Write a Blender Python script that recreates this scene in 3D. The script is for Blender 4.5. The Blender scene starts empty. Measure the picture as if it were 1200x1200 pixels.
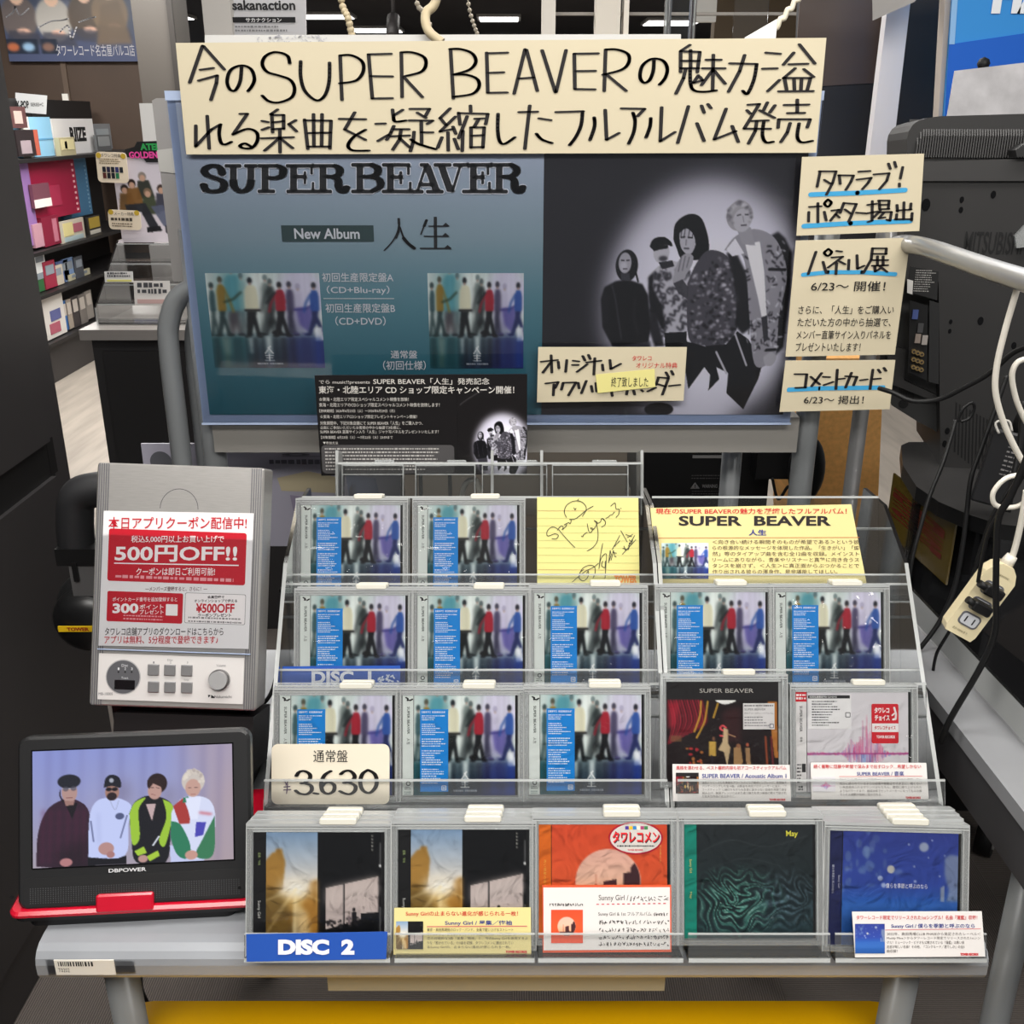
import bpy, math, random
import numpy as np
from mathutils import Vector, Matrix
random.seed(7)
SC = bpy.context.scene
COL = SC.collection

# ------------------------------------------------------------------ camera
EYE = Vector((0, 0, 1.5)); PITCH = math.radians(21.0)
CT, ST = math.cos(PITCH), math.sin(PITCH)
cam = bpy.data.cameras.new('camera'); cam.sensor_width = 36; cam.lens = 36.0
cam.clip_start = 0.02; cam.clip_end = 100
camo = bpy.data.objects.new('camera', cam); COL.objects.link(camo)
camo.location = EYE; camo.rotation_euler = (math.pi/2 - PITCH, 0, 0)
SC.camera = camo
# ------------------------------------------------------------------ world / exposure
W = bpy.data.worlds.new('shop_ambient'); SC.world = W; W.use_nodes = True
W.node_tree.nodes['Background'].inputs[0].default_value = (0.93, 0.96, 1.0, 1)
W.node_tree.nodes['Background'].inputs[1].default_value = 0.16
SC.view_settings.view_transform = 'Standard'
SC.view_settings.look = 'None'
SC.view_settings.exposure = 0.0
SC.view_settings.gamma = 1.0
SC.view_settings.use_curve_mapping = False
SC.cycles.transparent_max_bounces = 40
SC.cycles.max_bounces = 8
SC.cycles.caustics_reflective = False
SC.cycles.caustics_refractive = False
# ceiling fluorescent light over the shop (area lamps under the panels, plus added fills without one)
def area(name, loc, size, sy, power, rot=(0, 0, 0), col=(1, .97, .92)):
    L = bpy.data.lights.new(name, 'AREA'); L.shape = 'RECTANGLE'; L.size = size; L.size_y = sy
    L.energy = power; L.color = col
    o = bpy.data.objects.new(name, L); COL.objects.link(o); o.location = loc; o.rotation_euler = rot
    return o
area('lamp_front', (-0.2, -0.5, 2.53), 3.2, .8, 78)
area('fill_rear_left', (-2.7, -2.0, 2.53), 1.0, .8, 55)  # added fill for upright faces, no ceiling panel above it
area('fill_rear_right', (2.7, -2.0, 2.53), 1.0, .8, 55)  # matching fill on the right, likewise added without a panel
area('lamp_middle', (0.1, 1.0, 2.53), 2.6, .5, 32)
area('lamp_back', (0.2, 3.0, 2.53), 3.0, .6, 45)
area('lamp_far_left', (-1.6, 5.6, 2.53), 2.0, .6, 120)
area('fill_far_wall', (-3.2, 6.9, 2.53), .8, .4, 40)  # added only to brighten the far wall poster, no panel here
area('lamp_far', (0.5, 8.0, 2.53), 4.0, .6, 60)

# ------------------------------------------------------------------ maths
def ray(px, py):
    xc, yc = (px-600)/1200, (600-py)/1200
    return Vector((xc, CT+yc*ST, -ST+yc*CT))
def onY(px, py, Y):
    d = ray(px, py); return EYE + d*(Y/d.y)
def onX(px, py, X):
    d = ray(px, py); return EYE + d*(X/d.x)
def onZ(px, py, Z):
    d = ray(px, py); return EYE + d*((Z-EYE.z)/d.z)
class Frame:
    """a flat place in the shop: origin, right, up and outward axes"""
    def __init__(s, O, lean=0, yaw=0, roll=0):
        l, w = math.radians(lean), math.radians(yaw)
        s.O = Vector(O); s.U = Vector((math.cos(w), math.sin(w), 0))
        s.V = Vector((-math.sin(w)*math.sin(l), math.cos(w)*math.sin(l), math.cos(l)))
        if roll:
            r = math.radians(roll); U, V = s.U, s.V
            s.U = U*math.cos(r)+V*math.sin(r); s.V = V*math.cos(r)-U*math.sin(r)
        s.N = s.U.cross(s.V)
    def shift(s, u=0, v=0, n=0):
        f = Frame(s.O); f.U, f.V, f.N = s.U, s.V, s.N
        f.O = s.O+s.U*u+s.V*v+s.N*n; return f
    def px(s, x, y):
        d = ray(x, y); t = (s.O-EYE).dot(s.N)/d.dot(s.N); p = EYE+d*t-s.O
        return (p.dot(s.U), p.dot(s.V))
    def mat(s):
        m = Matrix.Identity(4)
        for i in range(3):
            m[i][0], m[i][1], m[i][2], m[i][3] = s.U[i], s.V[i], s.N[i], s.O[i]
        return m
    def loc(s, p):
        q = Vector(p)-s.O; return (q.dot(s.U), q.dot(s.V), q.dot(s.N))
class Map:
    """reads coordinates of a magnified view of a flat surface"""
    def __init__(s, F, ox=0, oy=0, sc=1): s.F, s.ox, s.oy, s.sc = F, ox, oy, sc
    def __call__(s, x, y): return s.F.px(s.ox+x/s.sc, s.oy+y/s.sc)
    def k(s, x, y):
        a, b = s(x, y), s(x+1, y); return math.hypot(a[0]-b[0], a[1]-b[1])
    def pts(s, L): return [s(x, y) for x, y in L]
def pp(t): return [tuple(float(c) for c in q.split(',')) for q in t.split()]
def catmull(P, n=6):
    if len(P) < 3: return P
    Q = [P[0]]+list(P)+[P[-1]]; out = []
    for i in range(1, len(Q)-2):
        p0, p1, p2, p3 = (np.array(q, float) for q in Q[i-1:i+3])
        for j in range(n):
            t = j/n
            out.append(tuple(.5*((2*p1)+(p2-p0)*t+(2*p0-5*p1+4*p2-p3)*t*t+(3*p1-p0-3*p2+p3)*t**3)))
    out.append(tuple(P[-1])); return out
def hull(P):
    P = sorted(set((round(x, 7), round(y, 7)) for x, y in P))
    def half(P):
        h = []
        for p in P:
            while len(h) > 1 and (h[-1][0]-h[-2][0])*(p[1]-h[-2][1])-(h[-1][1]-h[-2][1])*(p[0]-h[-2][0]) <= 0: h.pop()
            h.append(p)
        return h[:-1]
    return half(P)+half(P[::-1])

# ------------------------------------------------------------------ materials
def lin(h):
    h = h.lstrip('#'); v = [int(h[i:i+2], 16)/255 for i in (0, 2, 4)]
    return tuple(c/12.92 if c <= .04045 else ((c+.055)/1.055)**2.4 for c in v)
MATS = {}
def M(name, col=None, rough=.5, metal=0, spec=.5, coat=0, emit=0, noise=0, nscale=60, bump=0, stretch=None):
    if name in MATS: return MATS[name]
    m = bpy.data.materials.new(name); m.use_nodes = True; MATS[name] = m
    nt = m.node_tree; b = nt.nodes['Principled BSDF']
    c = lin(col) if isinstance(col, str) else col
    b.inputs['Base Color'].default_value = (*c, 1)
    b.inputs['Roughness'].default_value = rough; b.inputs['Metallic'].default_value = metal
    b.inputs['Specular IOR Level'].default_value = spec
    if coat: b.inputs['Coat Weight'].default_value = coat; b.inputs['Coat Roughness'].default_value = .08
    if emit:
        b.inputs['Emission Color'].default_value = (*c, 1); b.inputs['Emission Strength'].default_value = emit
    if noise or bump:
        tc = nt.nodes.new('ShaderNodeTexCoord'); nz = nt.nodes.new('ShaderNodeTexNoise')
        nz.inputs['Scale'].default_value = nscale; nz.inputs['Detail'].default_value = 4
        if stretch:
            mp = nt.nodes.new('ShaderNodeMapping'); mp.inputs['Scale'].default_value = stretch
            nt.links.new(tc.outputs['Object'], mp.inputs['Vector']); nt.links.new(mp.outputs[0], nz.inputs['Vector'])
        else: nt.links.new(tc.outputs['Object'], nz.inputs['Vector'])
        if noise:
            r = nt.nodes.new('ShaderNodeValToRGB')
            r.color_ramp.elements[0].position = .3; r.color_ramp.elements[1].position = .7
            r.color_ramp.elements[0].color = (*[x*(1-noise) for x in c], 1)
            r.color_ramp.elements[1].color = (*[min(1, x*(1+noise)) for x in c], 1)
            nt.links.new(nz.outputs['Fac'], r.inputs[0]); nt.links.new(r.outputs[0], b.inputs['Base Color'])
        if bump:
            bp = nt.nodes.new('ShaderNodeBump'); bp.inputs['Strength'].default_value = bump
            bp.inputs['Distance'].default_value = .002
            nt.links.new(nz.outputs['Fac'], bp.inputs['Height']); nt.links.new(bp.outputs[0], b.inputs['Normal'])
    return m
def ink(h, rough=.55):
    return M('ink_'+h.lstrip('#'), h, rough, spec=.3)
def clear(name, tint, diff, diffcol, rough=.06, bump=0, ior=1.45):
    """clear plastic sheet: see-through, glossy by Fresnel, a little haze"""
    if name in MATS: return MATS[name]
    m = bpy.data.materials.new(name); m.use_nodes = True; MATS[name] = m
    nt = m.node_tree; nt.nodes.remove(nt.nodes['Principled BSDF']); out = nt.nodes['Material Output']
    tr = nt.nodes.new('ShaderNodeBsdfTransparent'); tr.inputs[0].default_value = (*tint, 1)
    df = nt.nodes.new('ShaderNodeBsdfDiffuse'); df.inputs[0].default_value = (*diffcol, 1)
    gl = nt.nodes.new('ShaderNodeBsdfGlossy'); gl.inputs['Roughness'].default_value = rough
    fr = nt.nodes.new('ShaderNodeFresnel'); fr.inputs[0].default_value = ior
    m1 = nt.nodes.new('ShaderNodeMixShader'); m1.inputs[0].default_value = diff
    m2 = nt.nodes.new('ShaderNodeMixShader')
    nt.links.new(tr.outputs[0], m1.inputs[1]); nt.links.new(df.outputs[0], m1.inputs[2])
    nt.links.new(fr.outputs[0], m2.inputs[0]); nt.links.new(m1.outputs[0], m2.inputs[1]); nt.links.new(gl.outputs[0], m2.inputs[2])
    nt.links.new(m2.outputs[0], out.inputs[0])
    if bump:
        tc = nt.nodes.new('ShaderNodeTexCoord'); nz = nt.nodes.new('ShaderNodeTexNoise'); bp = nt.nodes.new('ShaderNodeBump')
        nz.inputs['Scale'].default_value = 28; nz.inputs['Distortion'].default_value = 1.5
        bp.inputs['Strength'].default_value = bump; bp.inputs['Distance'].default_value = .004
        nt.links.new(tc.outputs['Object'], nz.inputs['Vector']); nt.links.new(nz.outputs['Fac'], bp.inputs['Height'])
        nt.links.new(bp.outputs[0], gl.inputs['Normal']); nt.links.new(bp.outputs[0], fr.inputs['Normal'])
    return m
CLEAR = clear('clear_acrylic', (.982, .986, .986), .008, (.8, .82, .82))
EDGE = clear('acrylic_polished_edge', (.8, .82, .82), .48, (.76, .78, .77), .12)
CASE = clear('clear_case_plastic', (.93, .95, .95), .2, (.84, .86, .86), .08)
LIP = clear('acrylic_front_lip', (.97, .975, .975), .035, (.8, .82, .82), .08)
TOPBAR = clear('case_top_bar', (.8, .82, .82), .42, (.74, .76, .76), .1)
FILM = clear('shrink_film', (.985, .985, .985), .0, (.9, .9, .9), .06, bump=.75)
SLEEVE = clear('poster_sleeve_film', (.985, .99, 1), .004, (.75, .8, .9), .06)
def vcol(name, emit=0, rough=.35, coat=.0):
    if name in MATS: return MATS[name]
    m = bpy.data.materials.new(name); m.use_nodes = True; MATS[name] = m
    nt = m.node_tree; b = nt.nodes['Principled BSDF']
    a = nt.nodes.new('ShaderNodeVertexColor'); a.layer_name = 'Print'
    if emit:
        b.inputs['Base Color'].default_value = (.01, .01, .012, 1)
        nt.links.new(a.outputs[0], b.inputs['Emission Color']); b.inputs['Emission Strength'].default_value = emit
    else: nt.links.new(a.outputs[0], b.inputs['Base Color'])
    b.inputs['Roughness'].default_value = rough; b.inputs['Specular IOR Level'].default_value = .4
    b.inputs['Coat Weight'].default_value = coat
    return m
PRINT = vcol('printed_picture'); SCREEN = vcol('lit_screen', emit=1.0, rough=.15)

# ------------------------------------------------------------------ mesh builder
_TX = {}
def textmesh(s, off):
    if (s, off) in _TX: return _TX[(s, off)]
    cu = bpy.data.curves.new('t', 'FONT'); cu.body = s; cu.offset = off; cu.resolution_u = 3
    o = bpy.data.objects.new('t', cu); COL.objects.link(o)
    dg = bpy.context.evaluated_depsgraph_get(); dg.update()
    me = bpy.data.meshes.new_from_object(o.evaluated_get(dg))
    v = [(p.co.x, p.co.y) for p in me.vertices]; f = [tuple(p.vertices) for p in me.polygons]
    bpy.data.meshes.remove(me); bpy.data.objects.remove(o); bpy.data.curves.remove(cu)
    _TX[(s, off)] = (v, f); return v, f
class MB:
    def __init__(s): s.v, s.f, s.m, s.sm, s.mats = [], [], [], [], []
    def mi(s, m):
        if m not in s.mats: s.mats.append(m)
        return s.mats.index(m)
    def add(s, V, F, m, smooth=False):
        b = len(s.v); s.v += [tuple(p) for p in V]; k = s.mi(m)
        for f in F: s.f.append(tuple(b+i for i in f)); s.m.append(k); s.sm.append(smooth)
    def box(s, x0, x1, y0, y1, z0, z1, m):
        V = [(x, y, z) for z in (z0, z1) for y in (y0, y1) for x in (x0, x1)]
        s.add(V, [(0, 2, 3, 1), (4, 5, 7, 6), (0, 1, 5, 4), (2, 6, 7, 3), (0, 4, 6, 2), (1, 3, 7, 5)], m)
    def flat(s, P, z, m): s.add([(x, y, z) for x, y in P], [tuple(range(len(P)))], m)
    def prism(s, P, z0, z1, m, ax='z', side=None):
        n = len(P)
        def q(a, b, c): return {'z': (a, b, c), 'x': (c, a, b), 'y': (a, c, b)}[ax]
        V = [q(a, b, z0) for a, b in P]+[q(a, b, z1) for a, b in P]
        s.add(V, [tuple(range(n))[::-1], tuple(range(n, 2*n))], m)
        s.add(V, [(i, (i+1) % n, n+(i+1) % n, n+i) for i in range(n)], side or m)
    def rrect(s, x0, x1, y0, y1, z0, z1, r, m, bev=0):
        P = rr(x0, x1, y0, y1, r)
        if bev:
            s.prism(P, z0, z1-bev, m); Q = rr(x0+bev, x1-bev, y0+bev, y1-bev, max(r-bev, .0005)); n = len(P)
            V = [(a, b, z1-bev) for a, b in P]+[(a, b, z1) for a, b in Q]
            s.add(V, [(i, (i+1) % n, n+(i+1) % n, n+i) for i in range(n)], m); s.flat(Q, z1, m)
        else: s.prism(P, z0, z1, m)
    def stroke(s, P, a, b, z, m, smooth=False):
        if smooth: P = catmull(P, 5)
        E = [(a*math.cos(t*math.pi/5+.3), b*math.sin(t*math.pi/5+.3)) for t in range(10)]
        if len(P) == 1: s.flat([(P[0][0]+e[0], P[0][1]+e[1]) for e in E], z, m)
        for p, q in zip(P, P[1:]):
            s.flat(hull([(p[0]+e[0], p[1]+e[1]) for e in E]+[(q[0]+e[0], q[1]+e[1]) for e in E]), z, m)
    def pen(s, mp, text, a, b, z, m):
        """several marker strokes written as 'x,y x,y; ~x,y ...' in a magnified view"""
        for t in text.split(';'):
            t = t.strip()
            if not t: continue
            sm = t[0] == '~'; L = pp(t.lstrip('~')); k = mp.k(*L[0])
            s.stroke(mp.pts(L), a*k, b*k, z, m, sm)
    def text(s, t, x0, y0, x1, y1, z, m, off=0.0, rot=0):
        V, F = textmesh(t, off)
        if not V: return
        if rot: V = [(y, -x) for x, y in V] if rot == -90 else [(-y, x) for x, y in V]
        if rot == 'm': V = [(-x, y) for x, y in V]
        ax, bx = min(p[0] for p in V), max(p[0] for p in V); ay, by = min(p[1] for p in V), max(p[1] for p in V)
        sx, sy = (x1-x0)/(bx-ax), (y1-y0)/max(by-ay, 1e-6)
        s.add([(x0+(p[0]-ax)*sx, y0+(p[1]-ay)*sy, z) for p in V], F, m)
    def tx(s, mp, t, x0, y0, x1, y1, z, m, off=0.0, rot=0):
        """text filling a box read from a magnified view; follows the row's slope"""
        xm, ym = (x0+x1)/2, (y0+y1)/2; l, r = mp(x0, ym), mp(x1, ym); k = len(s.v)
        s.text(t, l[0], mp(xm, y1)[1], r[0], mp(xm, y0)[1], z, m, off, rot)
        sl = (r[1]-l[1])/(r[0]-l[0]); uc = (l[0]+r[0])/2
        s.v[k:] = [(p[0], p[1]+(p[0]-uc)*sl, p[2]) for p in s.v[k:]]
    def fine(s, x0, y0, x1, y1, rows, z, m, fill=.55, seed=0, ragged=.25):
        """unreadable small print: rows of short bars"""
        R = random.Random(seed); h = (y1-y0)/rows
        for r in range(rows):
            yy = y1-(r+.5)*h; x = x0; xe = x1-(x1-x0)*ragged*R.random()
            while x < xe:
                w = h*R.uniform(.3, .9); hh = h*fill*R.uniform(.6, 1)/2
                s.flat([(x, yy-hh), (min(x+w, xe), yy-hh), (min(x+w, xe), yy+hh), (x, yy+hh)], z, m); x += w+h*R.uniform(.12, .3)
    def tube(s, P, r, m, seg=10, smooth=True, caps=True):
        P = [Vector(p) for p in P]; V, F = [], []
        up = None
        for i, p in enumerate(P):
            d = (P[min(i+1, len(P)-1)]-P[max(i-1, 0)]).normalized()
            if up is None:
                up = Vector((0, 0, 1)) if abs(d.z) < .9 else Vector((1, 0, 0))
            a = d.cross(up).normalized(); up = a.cross(d).normalized()
            rr_ = r[i] if isinstance(r, (list, tuple)) else r
            for j in range(seg):
                t = 2*math.pi*j/seg; V.append(p+a*(rr_*math.cos(t))+up*(rr_*math.sin(t)))
        for i in range(len(P)-1):
            for j in range(seg):
                F.append((i*seg+j, i*seg+(j+1) % seg, (i+1)*seg+(j+1) % seg, (i+1)*seg+j))
        s.add(V, F, m, True)
        if caps:
            b = len(s.v)-len(V); k = s.mi(m)
            s.f += [tuple(b+j for j in range(seg))[::-1], tuple(b+(len(P)-1)*seg+j for j in range(seg))]; s.m += [k, k]; s.sm += [False, False]
    def disc(s, cx, cy, r, z0, z1, m, seg=28, ry=None, bev=0):
        P = [(cx+r*math.cos(2*math.pi*i/seg), cy+(ry or r)*math.sin(2*math.pi*i/seg)) for i in range(seg)]
        if z1 is None: s.flat(P, z0, m)
        else: s.prism(P, z0, z1, m)
    def build(s, name, parent=None, mat=None):
        me = bpy.data.meshes.new(name); me.from_pydata(s.v, [], s.f)
        for m in s.mats: me.materials.append(m)
        me.polygons.foreach_set('material_index', s.m); me.polygons.foreach_set('use_smooth', s.sm); me.update()
        o = bpy.data.objects.new(name, me); COL.objects.link(o)
        if parent is not None: o.parent = parent
        elif mat is not None: o.matrix_basis = mat
        return o
def rr(x0, x1, y0, y1, r, n=5):
    P = []
    for cx, cy, a in ((x1-r, y0+r, -90), (x1-r, y1-r, 0), (x0+r, y1-r, 90), (x0+r, y0+r, 180)):
        for i in range(n+1):
            t = math.radians(a+90*i/n); P.append((cx+r*math.cos(t), cy+r*math.sin(t)))
    return P
def tag(o, label, cat, group=None, kind=None):
    o['label'] = label; o['category'] = cat
    if group: o['group'] = group
    if kind: o['kind'] = kind
    return o
def thing(name, label, cat, F=None, group=None):
    o = bpy.data.objects.new(name, None); COL.objects.link(o); o.empty_display_size = .05
    if isinstance(F, Frame): o.matrix_basis = F.mat()
    elif F is not None: o.location = F
    return tag(o, label, cat, group)
def structure(o, label, cat): return tag(o, label, cat, None, 'structure')
def copy_tree(root, mat, label):
    r = root.copy(); COL.objects.link(r); r.matrix_basis = mat; r['label'] = label
    for ch in list(root.children):
        c = ch.copy(); COL.objects.link(c); c.parent = r; c.matrix_parent_inverse = ch.matrix_parent_inverse.copy()
        for g in list(ch.children):
            d = g.copy(); COL.objects.link(d); d.parent = c
    return r

# ------------------------------------------------------------------ painting of printed pictures
def gauss(A, s):
    if s <= .3: return A
    n = int(3*s)+1; k = np.exp(-.5*(np.arange(-n, n+1)/s)**2); k /= k.sum()
    B = np.pad(A, ((n, n), (n, n)), 'edge')
    B = sum(k[i]*B[i:i+A.shape[0], :] for i in range(2*n+1))
    return sum(k[i]*B[:, i:i+A.shape[1]] for i in range(2*n+1))
class Pic:
    """a picture in print, w x h cells, painted in design units (0..dw, 0..dh, y down)"""
    def __init__(s, w, h, bg, dw=100., dh=100.):
        s.w, s.h, s.sx, s.sy = w, h, w/dw, h/dh
        s.A = np.ones((h, w, 3))*np.array(hexf(bg)); s.mp = None
        y, x = np.mgrid[0:h, 0:w]; s.X = (x+.5)/s.sx; s.Y = (y+.5)/s.sy
        s.rng = np.random.default_rng(3)
    def q(s, P): return [s.mp(x, y) for x, y in P] if s.mp else P
    def lay(s, m, c, al=1., blur=0):
        if blur: m = gauss(m, blur*s.sx)
        m = (np.clip(m, 0, 1)*al)[..., None]; s.A = s.A*(1-m)+np.array(hexf(c))*m; return s
    def poly(s, P, c, al=1., blur=0):
        if isinstance(P, str):
            sm = P[0] == '~'; P = pp(P.lstrip('~'))
            if sm: P = catmull(P+[P[0]], 5)
        P = s.q(P); m = np.zeros((s.h, s.w))
        for oy in (-.25, .25):
            for ox in (-.25, .25):
                x = s.X+ox/s.sx; y = s.Y+oy/s.sy; ins = np.zeros(x.shape, bool)
                for (x1, y1), (x2, y2) in zip(P, P[1:]+P[:1]):
                    if y1 == y2: continue
                    ins ^= ((y1 > y) != (y2 > y)) & (x < (x2-x1)*(y-y1)/(y2-y1)+x1)
                m += ins*.25
        return s.lay(m, c, al, blur)
    def ell(s, cx, cy, rx, ry, c, al=1., blur=0):
        if s.mp:
            a, b, d = s.mp(cx, cy), s.mp(cx+rx, cy), s.mp(cx, cy+ry); cx, cy = a; rx, ry = abs(b[0]-cx), abs(d[1]-cy)
        d = np.sqrt(((s.X-cx)/rx)**2+((s.Y-cy)/ry)**2)
        return s.lay(np.clip((1-d)*min(rx*s.sx, ry*s.sy)+.5, 0, 1), c, al, blur)
    def line(s, P, wd, c, al=1., blur=0):
        if isinstance(P, str):
            sm = P[0] == '~'; P = pp(P.lstrip('~'))
            if sm: P = catmull(P, 5)
        k = 1.
        if s.mp: a, b = s.mp(*P[0]), s.mp(P[0][0]+1, P[0][1]); k = abs(b[0]-a[0])
        P = s.q(P); D = np.full((s.h, s.w), 1e9)
        for (x1, y1), (x2, y2) in zip(P, P[1:]):
            dx, dy = x2-x1, y2-y1; L = dx*dx+dy*dy+1e-12
            t = np.clip(((s.X-x1)*dx+(s.Y-y1)*dy)/L, 0, 1)
            D = np.minimum(D, np.hypot(s.X-x1-t*dx, s.Y-y1-t*dy))
        return s.lay(np.clip((wd*k/2-D)*s.sx+.5, 0, 1), c, al, blur)
    def vgrad(s, stops):
        t = np.linspace(0, 1, s.h); ys = [a for a, _ in stops]; cs = np.array([hexf(c) for _, c in stops])
        g = np.stack([np.interp(t, ys, cs[:, i]) for i in range(3)], 1); s.A = np.repeat(g[:, None, :], s.w, 1); return s
    def mottle(s, P, c, n, r0, r1, al=.8, seed=1):
        """scatter blots inside the box P=(x0,y0,x1,y1)"""
        R = random.Random(seed)
        for _ in range(n):
            s.ell(R.uniform(P[0], P[2]), R.uniform(P[1], P[3]), R.uniform(r0, r1), R.uniform(r0, r1), c, al)
        return s
    def obj(s, name, parent, x0, y0, x1, y1, z, mat=None, mesh=None):
        if mesh is None: mesh = s.mesh(name, x0, y0, x1, y1, z, mat)
        o = bpy.data.objects.new(name, mesh); COL.objects.link(o); o.parent = parent; return o
    def mesh(s, name, x0, y0, x1, y1, z, mat=None, quad=None):
        w, h = s.w, s.h; me = bpy.data.meshes.new(name)
        fx, fy = np.meshgrid(np.linspace(0, 1, w), np.linspace(1, 0, h))
        co = np.stack([x0+(x1-x0)*fx, y0+(y1-y0)*fy, np.full(fx.shape, z)], -1)
        me.vertices.add(w*h); me.vertices.foreach_set('co', co.ravel())
        i = np.arange((h-1)*w).reshape(h-1, w)[:, :-1].ravel()
        F = np.stack([i, i+w, i+w+1, i+1], 1)
        me.loops.add(F.size); me.loops.foreach_set('vertex_index', F.ravel().astype(np.int32))
        me.polygons.add(len(F)); me.polygons.foreach_set('loop_start', np.arange(0, F.size, 4, dtype=np.int32))
        me.update(calc_edges=True)
        at = me.color_attributes.new('Print', 'FLOAT_COLOR', 'POINT')
        L = np.clip(s.A, 0, 1); L = np.where(L <= .04045, L/12.92, ((L+.055)/1.055)**2.4)
        at.data.foreach_set('color', np.concatenate([L, np.ones((h, w, 1))], -1).astype(np.float32).ravel())
        me.materials.append(mat or PRINT); return me
def hexf(h):
    if not isinstance(h, str): return h
    h = h.lstrip('#'); return [int(h[i:i+2], 16)/255 for i in (0, 2, 4)]
class Unit:
    """maps a magnified view of the photo onto a picture's own units, through the flat surface it is printed on"""
    def __init__(s, F, rect, pic, dw, dh, ox=0, oy=0, sc=1):
        s.m = Map(F, ox, oy, sc); s.r = rect; s.dw, s.dh = dw, dh
    def __call__(s, x, y):
        u, v = s.m(x, y); x0, y0, x1, y1 = s.r
        return ((u-x0)/(x1-x0)*s.dw, (y1-v)/(y1-y0)*s.dh)
def wpart(mb, name, root):
    """a part whose mesh was written in shop coordinates"""
    inv = root.matrix_basis.inverted(); mb.v = [tuple(inv @ Vector(p)) for p in mb.v]; return mb.build(name, root)
def flocal(mb, F):
    """moves a mesh written in a frame's coordinates into shop coordinates"""
    m = F.mat(); mb.v = [tuple(m @ Vector(p)) for p in mb.v]; return mb
def rect(F, x0, y0, x1, y1):
    ym, xm = (y0+y1)/2, (x0+x1)/2
    return F.px(x0, ym)[0], F.px(xm, y1)[1], F.px(x1, ym)[0], F.px(xm, y0)[1]

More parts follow.
